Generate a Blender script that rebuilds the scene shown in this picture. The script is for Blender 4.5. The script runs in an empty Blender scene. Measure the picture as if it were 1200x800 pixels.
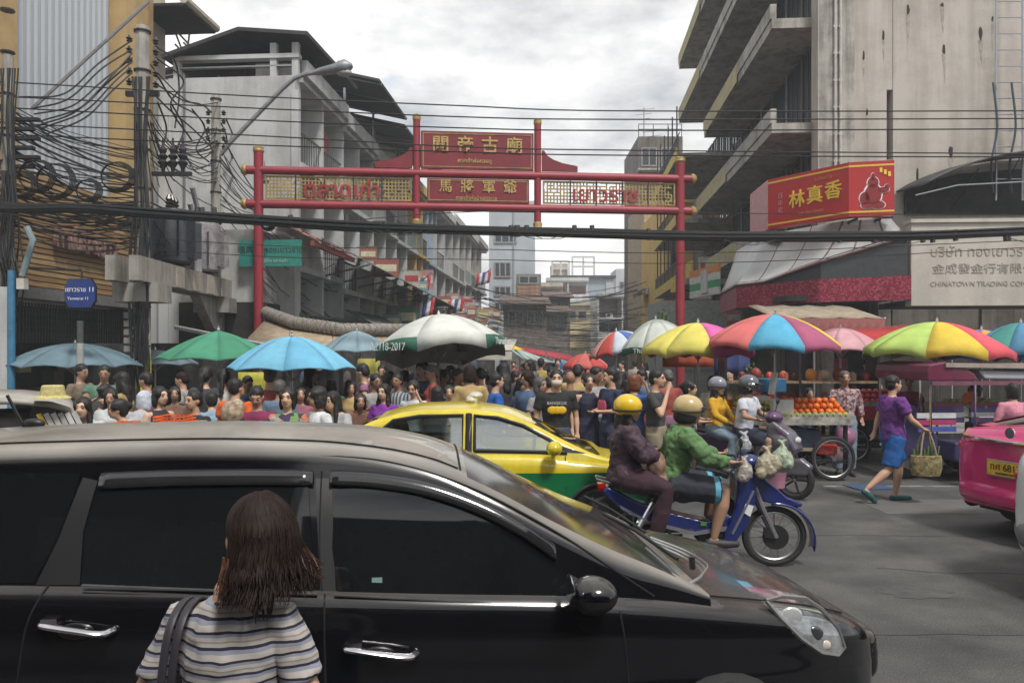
import bpy, bmesh, math, random
from math import radians, sin, cos, pi, sqrt
from mathutils import Vector, Matrix, Euler
random.seed(11)
S = bpy.context.scene
COL = S.collection
# ---------------------------------------------------------------- camera, sky, sun, exposure
H, F, HY = 1.9, 920.0, 412.0            # eye height, focal length in photo pixels, horizon row
cam = bpy.data.cameras.new('camera'); co = bpy.data.objects.new('camera', cam); COL.objects.link(co)
cam.sensor_width = 36; cam.lens = 36*F/1200; cam.shift_y = (HY-400)/1200; cam.clip_end = 3000; cam.clip_start = .05
co.location = (0, 0, H); co.rotation_euler = (radians(90), 0, 0); S.camera = co
SUN_EL, SUN_AZ = radians(56), radians(152)   # azimuth clockwise from +Y
w = bpy.data.worlds.new('World'); S.world = w; w.use_nodes = True
nt = w.node_tree; N = nt.nodes; L = nt.links; N.clear()
out = N.new('ShaderNodeOutputWorld'); bg = N.new('ShaderNodeBackground'); bg.inputs[1].default_value = .1
sky = N.new('ShaderNodeTexSky'); sky.sky_type = 'NISHITA'; sky.sun_disc = False
sky.sun_elevation = SUN_EL; sky.sun_rotation = SUN_AZ; sky.air_density = 1.2; sky.dust_density = 2.0
tc = N.new('ShaderNodeTexCoord'); mp = N.new('ShaderNodeMapping'); mp.inputs['Scale'].default_value = (1, 1, 2.4)
mp.inputs['Location'].default_value = (2.1, 1.2, .3)
n1 = N.new('ShaderNodeTexNoise'); n1.inputs['Scale'].default_value = 2.9; n1.inputs['Detail'].default_value = 9; n1.inputs['Roughness'].default_value = .58
n2 = N.new('ShaderNodeTexNoise'); n2.inputs['Scale'].default_value = 2.6; n2.inputs['Detail'].default_value = 7; n2.inputs['Roughness'].default_value = .62
r1 = N.new('ShaderNodeValToRGB'); r1.color_ramp.elements[0].position = .29; r1.color_ramp.elements[1].position = .43
r2 = N.new('ShaderNodeValToRGB'); e = r2.color_ramp.elements
e[0].position = .41; e[0].color = (7.0, 6.9, 6.75, 1); e[1].position = .66; e[1].color = (2.3, 2.5, 2.8, 1)
mx = N.new('ShaderNodeMixRGB')
L.new(tc.outputs['Generated'], mp.inputs[0]); L.new(mp.outputs[0], n1.inputs[0]); L.new(mp.outputs[0], n2.inputs[0])
L.new(n1.outputs[0], r1.inputs[0]); L.new(n2.outputs[0], r2.inputs[0])
L.new(r1.outputs[0], mx.inputs[0]); L.new(sky.outputs[0], mx.inputs[1]); L.new(r2.outputs[0], mx.inputs[2])
L.new(mx.outputs[0], bg.inputs[0]); L.new(bg.outputs[0], out.inputs[0])
sl = bpy.data.lights.new('sun', 'SUN'); sl.energy = 1.9; sl.angle = radians(10); sl.color = (1, .97, .92)
so = bpy.data.objects.new('sun', sl); COL.objects.link(so)
sd = Vector((sin(SUN_AZ)*cos(SUN_EL), cos(SUN_AZ)*cos(SUN_EL), sin(SUN_EL)))
so.rotation_euler = sd.to_track_quat('Z', 'Y').to_euler(); so.location = (0, 0, 60)
S.view_settings.view_transform = 'Standard'; S.view_settings.look = 'None'
S.view_settings.exposure = 0.85; S.view_settings.gamma = 1
S.cycles.max_bounces = 6; S.cycles.transparent_max_bounces = 16

# ---------------------------------------------------------------- helpers
def W(px, py, Y):            # photo pixel at distance Y -> world point
    return Vector(((px-600)/F*Y, Y, H-(py-HY)/F*Y))
def X_(px, Y): return (px-600)/F*Y
def Z_(py, Y): return H-(py-HY)/F*Y
def V(*a): return Vector(a)
_m = {}
def mat(name, col, rough=.7, metal=0, var=.18, scale=6, bump=0, coat=0, col2=None, detail=5, stretch=None, spec=None, alpha=None, trans=0, bscale=None, sheen=0):
    if name in _m: return _m[name]
    m = bpy.data.materials.new(name); m.use_nodes = True; nt = m.node_tree; N = nt.nodes; L = nt.links
    p = N['Principled BSDF']; p.inputs['Roughness'].default_value = rough; p.inputs['Metallic'].default_value = metal
    if coat: p.inputs['Coat Weight'].default_value = coat; p.inputs['Coat Roughness'].default_value = .04
    if spec is not None: p.inputs['Specular IOR Level'].default_value = spec
    if trans: p.inputs['Transmission Weight'].default_value = trans
    if alpha is not None: p.inputs['Alpha'].default_value = alpha
    if sheen: p.inputs['Sheen Weight'].default_value = sheen
    tc = N.new('ShaderNodeTexCoord'); mp = N.new('ShaderNodeMapping'); L.new(tc.outputs['Object'], mp.inputs[0])
    if stretch: mp.inputs['Scale'].default_value = stretch
    n = N.new('ShaderNodeTexNoise'); n.inputs['Scale'].default_value = scale; n.inputs['Detail'].default_value = detail; n.inputs['Roughness'].default_value = .6
    L.new(mp.outputs[0], n.inputs[0])
    r = N.new('ShaderNodeValToRGB'); e = r.color_ramp.elements; e[0].position = .3; e[1].position = .7
    c2 = col2 if col2 else tuple(c*(1-var*1.6) for c in col)
    c1 = tuple(min(1, c*(1+var*.6)) for c in col) if not col2 else col
    e[0].color = (*c2, 1); e[1].color = (*c1, 1)
    L.new(n.outputs[0], r.inputs[0]); L.new(r.outputs[0], p.inputs['Base Color'])
    if bump:
        b = N.new('ShaderNodeBump'); b.inputs['Strength'].default_value = bump; b.inputs['Distance'].default_value = .02
        if bscale:
            n3 = N.new('ShaderNodeTexNoise'); n3.inputs['Scale'].default_value = bscale; n3.inputs['Detail'].default_value = 3
            L.new(mp.outputs[0], n3.inputs[0]); L.new(n3.outputs[0], b.inputs['Height'])
        else: L.new(n.outputs[0], b.inputs['Height'])
        L.new(b.outputs[0], p.inputs['Normal'])
    _m[name] = m; return m
def cmat(c, rough=.85, kind='cloth', **k):   # colour-keyed material
    return mat('%s_%02x%02x%02x' % (kind, *[int(max(0, min(1, x))*255) for x in c]), c, rough, **k)
def stain_mat(name, col, dark, rough=.85, s=1.2):     # concrete with vertical streaks and blotches
    if name in _m: return _m[name]
    m = bpy.data.materials.new(name); m.use_nodes = True; nt = m.node_tree; N = nt.nodes; L = nt.links
    p = N['Principled BSDF']; p.inputs['Roughness'].default_value = rough
    tc = N.new('ShaderNodeTexCoord'); mp = N.new('ShaderNodeMapping'); mp.inputs['Scale'].default_value = (2.2, 2.2, .16)
    L.new(tc.outputs['Object'], mp.inputs[0])
    a = N.new('ShaderNodeTexNoise'); a.inputs['Scale'].default_value = s; a.inputs['Detail'].default_value = 8; a.inputs['Roughness'].default_value = .65
    b = N.new('ShaderNodeTexNoise'); b.inputs['Scale'].default_value = s*.7; b.inputs['Detail'].default_value = 9; b.inputs['Roughness'].default_value = .7
    L.new(mp.outputs[0], a.inputs[0]); L.new(tc.outputs['Object'], b.inputs[0])
    mu = N.new('ShaderNodeMath'); mu.operation = 'MULTIPLY'; L.new(a.outputs[0], mu.inputs[0]); L.new(b.outputs[0], mu.inputs[1])
    r = N.new('ShaderNodeValToRGB'); e = r.color_ramp.elements; e[0].position = .14; e[1].position = .30
    e[0].color = (*dark, 1); e[1].color = (*col, 1)
    L.new(mu.outputs[0], r.inputs[0]); L.new(r.outputs[0], p.inputs['Base Color'])
    bp = N.new('ShaderNodeBump'); bp.inputs['Strength'].default_value = .25; bp.inputs['Distance'].default_value = .02
    n3 = N.new('ShaderNodeTexNoise'); n3.inputs['Scale'].default_value = 18; n3.inputs['Detail'].default_value = 5
    L.new(tc.outputs['Object'], n3.inputs[0]); L.new(n3.outputs[0], bp.inputs['Height']); L.new(bp.outputs[0], p.inputs['Normal'])
    _m[name] = m; return m
def band_mat(name, cols, axis='Z', period=.1, rough=.85, warp=.012, stops=None):  # printed stripes on cloth (flat print)
    if name in _m: return _m[name]
    m = bpy.data.materials.new(name); m.use_nodes = True; nt = m.node_tree; N = nt.nodes; L = nt.links
    p = N['Principled BSDF']; p.inputs['Roughness'].default_value = rough
    tc = N.new('ShaderNodeTexCoord'); sx = N.new('ShaderNodeSeparateXYZ'); L.new(tc.outputs['Object'], sx.inputs[0])
    n = N.new('ShaderNodeTexNoise'); n.inputs['Scale'].default_value = 5; L.new(tc.outputs['Object'], n.inputs[0])
    a = N.new('ShaderNodeMath'); a.operation = 'MULTIPLY_ADD'; L.new(n.outputs[0], a.inputs[0]); a.inputs[1].default_value = warp; L.new(sx.outputs[axis], a.inputs[2])
    d = N.new('ShaderNodeMath'); d.operation = 'DIVIDE'; d.inputs[1].default_value = period; L.new(a.outputs[0], d.inputs[0])
    f = N.new('ShaderNodeMath'); f.operation = 'FRACT'; L.new(d.outputs[0], f.inputs[0])
    r = N.new('ShaderNodeValToRGB'); r.color_ramp.interpolation = 'CONSTANT'; e = r.color_ramp.elements
    k = len(cols)
    while len(e) < k: e.new(.5)
    for i, c in enumerate(cols): e[i].position = stops[i] if stops else i/k; e[i].color = (*c, 1)
    L.new(f.outputs[0], r.inputs[0]); L.new(r.outputs[0], p.inputs['Base Color'])
    _m[name] = m; return m
def blot_mat(name, cols, scale=9, rough=.85):    # printed patches (voronoi) on cloth
    if name in _m: return _m[name]
    m = bpy.data.materials.new(name); m.use_nodes = True; nt = m.node_tree; N = nt.nodes; L = nt.links
    p = N['Principled BSDF']; p.inputs['Roughness'].default_value = rough
    tc = N.new('ShaderNodeTexCoord'); v = N.new('ShaderNodeTexVoronoi'); v.inputs['Scale'].default_value = scale
    L.new(tc.outputs['Object'], v.inputs['Vector']); sx = N.new('ShaderNodeSeparateColor'); L.new(v.outputs['Color'], sx.inputs[0])
    r = N.new('ShaderNodeValToRGB'); r.color_ramp.interpolation = 'CONSTANT'; e = r.color_ramp.elements
    k = len(cols)
    while len(e) < k: e.new(.5)
    for i, c in enumerate(cols): e[i].position = i/k; e[i].color = (*c, 1)
    L.new(sx.outputs[0], r.inputs[0]); L.new(r.outputs[0], p.inputs['Base Color'])
    _m[name] = m; return m
def glass_mat(name, tint=(.8, .85, .85), op=.35, rough=.03):
    if name in _m: return _m[name]
    m = bpy.data.materials.new(name); m.use_nodes = True; nt = m.node_tree; N = nt.nodes; L = nt.links; N.clear()
    o = N.new('ShaderNodeOutputMaterial'); t = N.new('ShaderNodeBsdfTransparent'); t.inputs[0].default_value = (*tint, 1)
    g = N.new('ShaderNodeBsdfGlossy'); g.inputs['Roughness'].default_value = rough; g.inputs[0].default_value = (.9, .92, .92, 1)
    fr = N.new('ShaderNodeFresnel'); fr.inputs[0].default_value = 1.5
    ad = N.new('ShaderNodeMath'); ad.operation = 'ADD'; ad.inputs[1].default_value = op; ad.use_clamp = True; L.new(fr.outputs[0], ad.inputs[0])
    mx = N.new('ShaderNodeMixShader'); L.new(ad.outputs[0], mx.inputs[0]); L.new(t.outputs[0], mx.inputs[1]); L.new(g.outputs[0], mx.inputs[2])
    L.new(mx.outputs[0], o.inputs[0]); _m[name] = m; return m

def cr(tab, x):               # smooth table lookup: tab = [(x, v), ...]
    n = len(tab)
    if x <= tab[0][0]: return tab[0][1]
    if x >= tab[-1][0]: return tab[-1][1]
    for i in range(n-1):
        if x <= tab[i+1][0]: break
    x0, y0 = tab[i]; x1, y1 = tab[i+1]; h = x1-x0; t = (x-x0)/h
    d = (y1-y0)/h
    def sl(j):
        if j <= 0 or j >= n-1: return (tab[min(j+1, n-1)][1]-tab[max(j-1, 0)][1])/(tab[min(j+1, n-1)][0]-tab[max(j-1, 0)][0])
        a = (tab[j][1]-tab[j-1][1])/(tab[j][0]-tab[j-1][0]); b = (tab[j+1][1]-tab[j][1])/(tab[j+1][0]-tab[j][0])
        return 0 if a*b <= 0 else 2*a*b/(a+b)
    m0, m1 = sl(i), sl(i+1)
    return (2*t**3-3*t*t+1)*y0+(t**3-2*t*t+t)*h*m0+(-2*t**3+3*t*t)*y1+(t**3-t*t)*h*m1

class MB:
    def __init__(s): s.v = []; s.f = []
    def add(s, vs, fs):
        b = len(s.v); s.v += [tuple(v) for v in vs]; s.f += [tuple(i+b for i in f) for f in fs]; return s
    def box(s, c, d, rz=0, R=None):
        x, y, z = (k/2 for k in d); M = R if R else Matrix.Rotation(rz, 3, 'Z'); c = Vector(c)
        vs = [c+M @ Vector((a*x, b*y, e*z)) for e in (-1, 1) for a, b in ((-1, -1), (1, -1), (1, 1), (-1, 1))]
        return s.add(vs, [(3, 2, 1, 0), (4, 5, 6, 7), (0, 1, 5, 4), (1, 2, 6, 5), (2, 3, 7, 6), (3, 0, 4, 7)])
    def bx(s, x0, x1, y0, y1, z0, z1): return s.box(((x0+x1)/2, (y0+y1)/2, (z0+z1)/2), (x1-x0, y1-y0, z1-z0))
    def tube(s, path, r, n=8, cap=True, closed=False, sq=1.0, round_=False):
        P = [Vector(p) for p in path]; k = len(P)
        R = list(r) if isinstance(r, (list, tuple)) else [r]*k
        if round_:
            a = (P[0]-P[1]).normalized(); b = (P[-1]-P[-2]).normalized()
            pre = [(P[0]+a*R[0]*q, R[0]*sqrt(max(.02, 1-q*q))) for q in (.95, .7, .35)]
            post = [(P[-1]+b*R[-1]*q, R[-1]*sqrt(max(.02, 1-q*q))) for q in (.35, .7, .95)]
            P = [p for p, _ in pre]+P+[p for p, _ in post]; R = [q for _, q in pre]+R+[q for _, q in post]; k = len(P)
        T = []
        for i in range(k):
            if closed: d = P[(i+1) % k]-P[i-1]
            else: d = P[min(i+1, k-1)]-P[max(i-1, 0)]
            T.append(d.normalized() if d.length > 1e-9 else Vector((0, 0, 1)))
        u = T[0].orthogonal().normalized()
        if abs(T[0].z) < .95: u = T[0].cross(Vector((0, 0, 1))).normalized()
        vs = []
        for i in range(k):
            u = (u-T[i]*u.dot(T[i])); u = u.normalized() if u.length > 1e-6 else T[i].orthogonal().normalized()
            w_ = T[i].cross(u)
            for j in range(n):
                a = 2*pi*(j+.5)/n; vs.append(P[i]+(u*cos(a)+w_*sin(a)*sq)*R[i])
        fs = []
        for i in range(k if closed else k-1):
            for j in range(n):
                a = i*n+j; b = i*n+(j+1) % n; c = ((i+1) % k)*n+(j+1) % n; d = ((i+1) % k)*n+j; fs.append((a, b, c, d))
        if cap and not closed: fs += [tuple(range(n-1, -1, -1)), tuple((k-1)*n+j for j in range(n))]
        return s.add(vs, fs)
    def loft(s, rings, caps=True, closed=True):
        n = len(rings[0]); vs = [p for r in rings for p in r]; fs = []
        for i in range(len(rings)-1):
            for j in range(n if closed else n-1):
                fs.append((i*n+j, i*n+(j+1) % n, (i+1)*n+(j+1) % n, (i+1)*n+j))
        if caps: fs += [tuple(range(n-1, -1, -1)), tuple((len(rings)-1)*n+j for j in range(n))]
        return s.add(vs, fs)
    def erings(s, rs, n=14, M=None):      # rs: (cx,cy,cz,rx,ry) elliptical rings
        R = []
        for cx, cy, cz, rx, ry in rs:
            ring = [Vector((cx+rx*cos(2*pi*j/n), cy+ry*sin(2*pi*j/n), cz)) for j in range(n)]
            R.append([M @ p for p in ring] if M else ring)
        return s.loft(R)
    def ell(s, c, r, n=12, m=8, M=None):
        c = Vector(c); rings = []
        for i in range(m+1):
            a = pi*(i/m); a = max(.04, min(pi-.04, a))
            rings.append([c+Vector((r[0]*sin(a)*cos(2*pi*j/n), r[1]*sin(a)*sin(2*pi*j/n), -r[2]*cos(a))) for j in range(n)])
        if M: rings = [[M @ p for p in q] for q in rings]
        return s.loft(rings)
    def lathe(s, prof, c=(0, 0, 0), n=20, axis='Z', caps=True, M=None):   # prof: (r, h)
        rings = []
        for r, h in prof:
            ring = []
            for j in range(n):
                a = 2*pi*j/n; x, y = r*cos(a), r*sin(a)
                p = Vector((x, y, h)) if axis == 'Z' else (Vector((x, h, -y)) if axis == 'Y' else Vector((h, x, y)))
                if M: p = M @ p
                ring.append(Vector(c)+p)
            rings.append(ring)
        return s.loft(rings, caps)
    def prism(s, poly, y0, y1, axes='XZ'):
        def q(a, b, c): return (a, c, b) if axes == 'XZ' else ((c, a, b) if axes == 'YZ' else (a, b, c))
        n = len(poly); vs = [q(a, b, y0) for a, b in poly]+[q(a, b, y1) for a, b in poly]
        fs = [tuple(range(n)), tuple(range(2*n-1, n-1, -1))]+[(i, i+n, (i+1) % n+n, (i+1) % n) for i in range(n)]
        return s.add(vs, fs)
    def grid(s, G):
        n = len(G[0]); vs = [p for r in G for p in r]; fs = []
        for i in range(len(G)-1):
            for j in range(n-1): fs.append((i*n+j, i*n+j+1, (i+1)*n+j+1, (i+1)*n+j))
        return s.add(vs, fs)
    def mesh(s, name, m=None, smooth=True, ang=38):
        me = bpy.data.meshes.new(name); me.from_pydata(s.v, [], s.f); me.validate(); me.update()
        bm = bmesh.new(); bm.from_mesh(me); bmesh.ops.recalc_face_normals(bm, faces=bm.faces); bm.to_mesh(me); bm.free()
        if smooth:
            me.polygons.foreach_set('use_smooth', [True]*len(me.polygons)); me.set_sharp_from_angle(angle=radians(ang))
        if m: me.materials.append(m)
        return me
    def obj(s, name, m=None, parent=None, smooth=True, ang=38, **k):
        return put(name, s.mesh(name, m, smooth, ang), parent, **k)
def put(name, me, parent=None, loc=None, rot=None, kind=None, label=None):
    o = bpy.data.objects.new(name, me); COL.objects.link(o)
    if parent: o.parent = parent
    if loc is not None: o.location = loc
    if rot is not None: o.rotation_euler = rot
    if kind: o['kind'] = kind
    if label: o['label'] = label
    return o
_seen = {}
def uniq(s_, extras):
    for e_ in ['']+extras:
        if s_+e_ not in _seen: _seen[s_+e_] = 1; return s_+e_
    return s_+extras[-1]
def tag(o, label=None, cat=None, group=None, kind=None):
    if label: o['label'] = label
    if cat: o['category'] = cat
    if group: o['group'] = group
    if kind: o['kind'] = kind
    return o
def thing(name, label, cat, loc=(0, 0, 0), rz=0, group=None):
    o = bpy.data.objects.new(name, None); COL.objects.link(o); o.location = loc; o.rotation_euler = (0, 0, rz)
    o.empty_display_size = .2
    return tag(o, label, cat, group)
def kids(o): return [c for c in bpy.data.objects if c.parent == o]
def dup(root, loc=None, rz=None, label=None, group=None, ch=None):
    r = root.copy(); COL.objects.link(r)
    if loc is not None: r.location = loc
    if rz is not None: r.rotation_euler = (0, 0, rz)
    if label: r['label'] = label
    if group: r['group'] = group
    for c0 in (ch if ch is not None else kids(root)):
        c = c0.copy(); COL.objects.link(c); c.parent = r
        for g0 in kids(c0):
            g = g0.copy(); COL.objects.link(g); g.parent = c
    return r
def solid(o, t, off=-1):
    m = o.modifiers.new('solid', 'SOLIDIFY'); m.thickness = t; m.offset = off; return o
def bevel(o, wd, seg=2):
    m = o.modifiers.new('bevel', 'BEVEL'); m.width = wd; m.segments = seg; m.limit_method = 'ANGLE'; m.angle_limit = radians(40); return o
def remesh(o, vs, it=3, fac=.6):
    m = o.modifiers.new('remesh', 'REMESH'); m.mode = 'VOXEL'; m.voxel_size = vs; m.use_smooth_shade = True
    if it:
        k = o.modifiers.new('smooth', 'SMOOTH'); k.factor = fac; k.iterations = it
    return o
def text(name, s, size, m, parent, loc, rot=(pi/2, 0, 0), ext=.01, sx=1, bold=0, align='CENTER', kind=None):
    c = bpy.data.curves.new(name, 'FONT'); c.body = s; c.size = size; c.extrude = ext; c.offset = bold
    c.align_x = align; c.align_y = 'CENTER'; c.resolution_u = 3
    t = bpy.data.objects.new(name, c); me = bpy.data.meshes.new_from_object(t)
    bpy.data.objects.remove(t); bpy.data.curves.remove(c)
    me.materials.clear(); me.materials.append(m)
    o = put(name, me, parent, loc, rot, kind); o.scale = (sx, 1, 1); return o

# common materials
BLACK = mat('black_rubber', (.018, .018, .02), .75, var=.1)
DARKM = mat('dark_metal', (.05, .05, .055), .45, .7, var=.15)
STEEL = mat('steel', (.42, .42, .43), .35, .9, var=.1)
CHROME = mat('chrome', (.75, .75, .77), .12, 1.0, var=.03)
WOODM = mat('rough_wood', (.26, .17, .10), .8, var=.35, stretch=(1, 1, .1), scale=14)
CABLE = mat('cable_black', (.012, .012, .014), .55, var=.1)
# ---------------------------------------------------------------- ground and roads
ASPH = mat('asphalt', (.100, .097, .094), .78, var=.35, scale=1.1, bump=.35, bscale=55, detail=9)
def asphalt_setup():
    nt = ASPH.node_tree; N = nt.nodes; L = nt.links; p = N['Principled BSDF']
    r = N['Color Ramp'] if 'Color Ramp' in N else [n for n in N if n.type == 'VALTORGB'][0]
    tc = [n for n in N if n.type == 'TEX_COORD'][0]
    mp = N.new('ShaderNodeMapping'); mp.inputs['Scale'].default_value = (.5, 1.1, 1)
    n = N.new('ShaderNodeTexNoise'); n.inputs['Scale'].default_value = 1.3; n.inputs['Detail'].default_value = 6
    L.new(tc.outputs['Object'], mp.inputs[0]); L.new(mp.outputs[0], n.inputs[0])
    rr = N.new('ShaderNodeValToRGB'); rr.color_ramp.elements[0].position = .42; rr.color_ramp.elements[1].position = .72
    rr.color_ramp.elements[0].color = (.8, .8, .8, 1); rr.color_ramp.elements[1].color = (1.25, 1.24, 1.22, 1)
    g = N.new('ShaderNodeTexNoise'); g.inputs['Scale'].default_value = 95; g.inputs['Detail'].default_value = 2; L.new(tc.outputs['Object'], g.inputs[0])
    gr = N.new('ShaderNodeValToRGB'); gr.color_ramp.elements[0].position = .35; gr.color_ramp.elements[1].position = .7
    gr.color_ramp.elements[0].color = (.55, .55, .55, 1); gr.color_ramp.elements[1].color = (1.45, 1.44, 1.42, 1); L.new(g.outputs[0], gr.inputs[0])
    m1 = N.new('ShaderNodeMixRGB'); m1.blend_type = 'MULTIPLY'; m1.inputs[0].default_value = 1
    m2 = N.new('ShaderNodeMixRGB'); m2.blend_type = 'MULTIPLY'; m2.inputs[0].default_value = 1
    L.new(n.outputs[0], rr.inputs[0]); L.new(r.outputs[0], m1.inputs[1]); L.new(rr.outputs[0], m1.inputs[2])
    L.new(m1.outputs[0], m2.inputs[1]); L.new(gr.outputs[0], m2.inputs[2]); L.new(m2.outputs[0], p.inputs['Base Color'])
asphalt_setup()
STAINM = mat('oil_stain', (.082, .079, .076), .7, var=.25, scale=5)
def blob_sheet(x, y, rx, ry, m, nm, seed, z=.003):
    r_ = random.Random(seed); k = 26; b = MB(); b.add([(x+rx*cos(2*pi*i/k)*(q_:=r_.uniform(.7, 1.1)), y+ry*sin(2*pi*i/k)*q_, z) for i in range(k)], [tuple(range(k))]); return tag(b.obj(nm, m, smooth=False), kind='structure')
for i, (x, y, rx, ry) in enumerate(((3.2, 6.2, .3, .16), (2.6, 8.6, .5, .14), (4.9, 7.2, .2, .12), (1.9, 9.3, .5, .16))): blob_sheet(x, y, rx, ry, STAINM, 'oil_stain', i)
ck = MB(); rck = random.Random(2)
for (x0, y0, dx, dy) in ((1.6, 5.2, .9, .05), (3.2, 6.9, .8, -.08), (4.0, 4.8, .3, .5), (2.2, 8.0, 1.1, .04)):
    p = Vector((x0, y0, .0025)); pts = [p.copy()]
    for i in range(9): p = p+Vector((dx*.28, dy*.28, 0))+Vector((rck.uniform(-.05, .05), rck.uniform(-.06, .06), 0)); pts.append(p.copy())
    for a, b in zip(pts, pts[1:]):
        n_ = Vector((a.y-b.y, b.x-a.x, 0)).normalized()*.005; ck.add([a-n_, b-n_, b+n_, a+n_], [(0, 1, 2, 3)])
tag(ck.obj('asphalt_cracks', mat('crack_dark', (.045, .045, .045), .9), smooth=False), kind='structure')
CONC = mat('pavement_concrete', (.24, .23, .215), .85, var=.3, scale=2.2, bump=.3, bscale=30)
g = MB(); g.grid([[V(x, y, -.02) for x in (-900, -60, 0, 60, 900)] for y in (-900, -20, 40, 200, 1200)])
tag(g.obj('ground', CONC), kind='structure')
road = MB(); road.grid([[V(-120+i*8, -1.0+j*1.5, .0) for i in range(31)] for j in range(10)])
tag(road.obj('road', ASPH), kind='structure')
soi = MB(); soi.grid([[V(-6.4+.076*(y-12.5)+a*12.2, y, -.004) for a in (0, .5, 1)] for y in (12.5, 30, 60, 100, 180)])
tag(soi.obj('side_street', ASPH), kind='structure')
def pave(name, x0, x1, y0, y1):
    root = tag(bpy.data.objects.new(name, None), kind='structure'); COL.objects.link(root)
    b = MB(); b.bx(x0, x1, y0, y1, -.02, .11); b.obj('slab', CONC, root, smooth=False)
    k = MB()
    x = x0
    KM = mat('kerb_stone', (.33, .32, .30), .8, var=.3, scale=4)
    s = MB(); s.bx(0, .98, -.18, 0, -.01, .13); me = s.mesh('kerb_stone', KM, False)
    while x < x1-.5 and x < x0+14:
        yy = y0 if y0 > 5 else y1+.18
        put('kerb_stone', me, root, (x, yy, 0)); x += 1.0
pave('left_pavement', -22, -6.6, 12.7, 21.95)
pave('right_pavement', 6.3, 26, 13.9, 21.95)
# lane dashes, faint and worn
WORN = mat('worn_paint', (.30, .30, .29), .8, var=.6, scale=7, col2=(.075, .075, .075))
lm = MB()
for i in range(-4, 9): lm.bx(i*4.2+.2, i*4.2+2.2, 11.05, 11.14, .0, .004)
tag(lm.obj('lane_marking', WORN, smooth=False), kind='structure')
pt = MB(); pt.bx(4.4, 12, 9.2, 10.1, 0, .003)
tag(pt.obj('road_patch', mat('asphalt_patch', (.125, .12, .115), .85, var=.4, scale=3, col2=(.09, .088, .085)), smooth=False), kind='structure')
tag(MB().box((4.31, 5.66, .008), (.10, .055, .012), .3).obj('litter', mat('paper_white', (.7, .7, .68))), 'small scrap of white paper on the grey asphalt', 'litter')
pt = MB(); pt.box((5.0, 11.0, .01), (.55, .4, .012), .15)
tag(pt.obj('road_mat', mat('blue_mat', (.05, .09, .18), .7)), 'flat blue mat on the road beneath the fruit carts', 'mat')
# ---------------------------------------------------------------- buildings
WH = stain_mat('white_render', (.50, .51, .51), (.33, .33, .325), s=.8)
WH2 = stain_mat('pale_render', (.48, .48, .46), (.29, .285, .27), s=1.1)
YEL = mat('yellow_render', (.56, .39, .15), .8, var=.2, scale=2)
YEL2 = mat('pale_yellow_render', (.55, .45, .24), .8, var=.2, scale=2)
BLU = mat('pale_blue_render', (.33, .42, .50), .8, var=.15, scale=2)
CRM = stain_mat('cream_render', (.52, .46, .37), (.32, .27, .21), s=.8)
CON = stain_mat('raw_concrete', (.40, .375, .335), (.14, .13, .115), s=1.5)
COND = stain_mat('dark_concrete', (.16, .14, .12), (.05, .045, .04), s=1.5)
ROOFD = mat('dark_sheet_roof', (.045, .042, .045), .6, var=.3, scale=3)
GLZ = mat('window_glass_dark', (.02, .024, .028), .08, var=.3, spec=.7)
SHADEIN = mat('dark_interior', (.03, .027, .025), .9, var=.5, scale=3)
FRAME = mat('window_frame_grey', (.3, .3, .29), .6)
RAIL = mat('railing_metal', (.12, .12, .12), .6, .3)
BROWN = mat('brown_brick', (.36, .22, .15), .85, var=.3, scale=5)

def window(parent, x0, x1, z0, z1, y=-.02, frame=FRAME, glass=GLZ, n=2, t=.07, cross=True):
    f = MB(); f.bx(x0, x1, y-t, y, z0, z0+t); f.bx(x0, x1, y-t, y, z1-t, z1)
    f.bx(x0, x0+t, y-t, y, z0+t, z1-t); f.bx(x1-t, x1, y-t, y, z0+t, z1-t)
    for i in range(1, n):
        x = x0+(x1-x0)*i/n; f.bx(x-t/2, x+t/2, y-t+.005, y, z0+t, z1-t)
    w_ = f.obj('window', frame, parent, smooth=False)
    for i in range(n):
        a = x0+(x1-x0)*i/n+t*.5; b = x0+(x1-x0)*(i+1)/n-t*.5
        MB().bx(a, b, y-t*.5, y-t*.3, z0+t*.5, z1-t*.5).obj('pane', glass, w_, smooth=False)
    return w_
def wall_with_holes(x0, x1, z0, z1, holes, y0, y1):      # wall slab in the XZ plane with rectangular holes, made of butting boxes
    xs = sorted({x0, x1, *[h[0] for h in holes], *[h[1] for h in holes]}); zs = sorted({z0, z1, *[h[2] for h in holes], *[h[3] for h in holes]})
    m = MB()
    for i in range(len(xs)-1):
        run = None
        for j in range(len(zs)-1):
            cx, cz = (xs[i]+xs[i+1])/2, (zs[j]+zs[j+1])/2
            solid_ = x0 <= cx <= x1 and z0 <= cz <= z1 and not any(h[0] < cx < h[1] and h[2] < cz < h[3] for h in holes)
            if solid_: run = (run[0], zs[j+1]) if run else (zs[j], zs[j+1])
            if (not solid_ or j == len(zs)-2) and run:
                m.bx(xs[i], xs[i+1], y0, y1, run[0], run[1]); run = None
    return m
U = Vector((.076, 1, 0)).normalized()
def left_at(Y, X0=-7.65):  return (X0+.076*Y, Y, 0), math.atan2(1, .076)
def right_at(Y, X0=6.9):  return (X0+.076*Y, Y, 0), math.atan2(-1, -.076)

def ac_unit(parent, x, y, z):
    a = MB(); a.bx(x-.4, x+.4, y-.32, y-.02, z, z+.55); o = a.obj('air_conditioner', mat('ac_white', (.55, .55, .52), .5), parent, smooth=False)
    b = MB(); b.lathe([(.2, 0), (.2, -.02), (.02, -.03)], (x-.1, y-.322, z+.28), 12, 'Y'); b.obj('fan_grille', DARKM, o)

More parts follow.
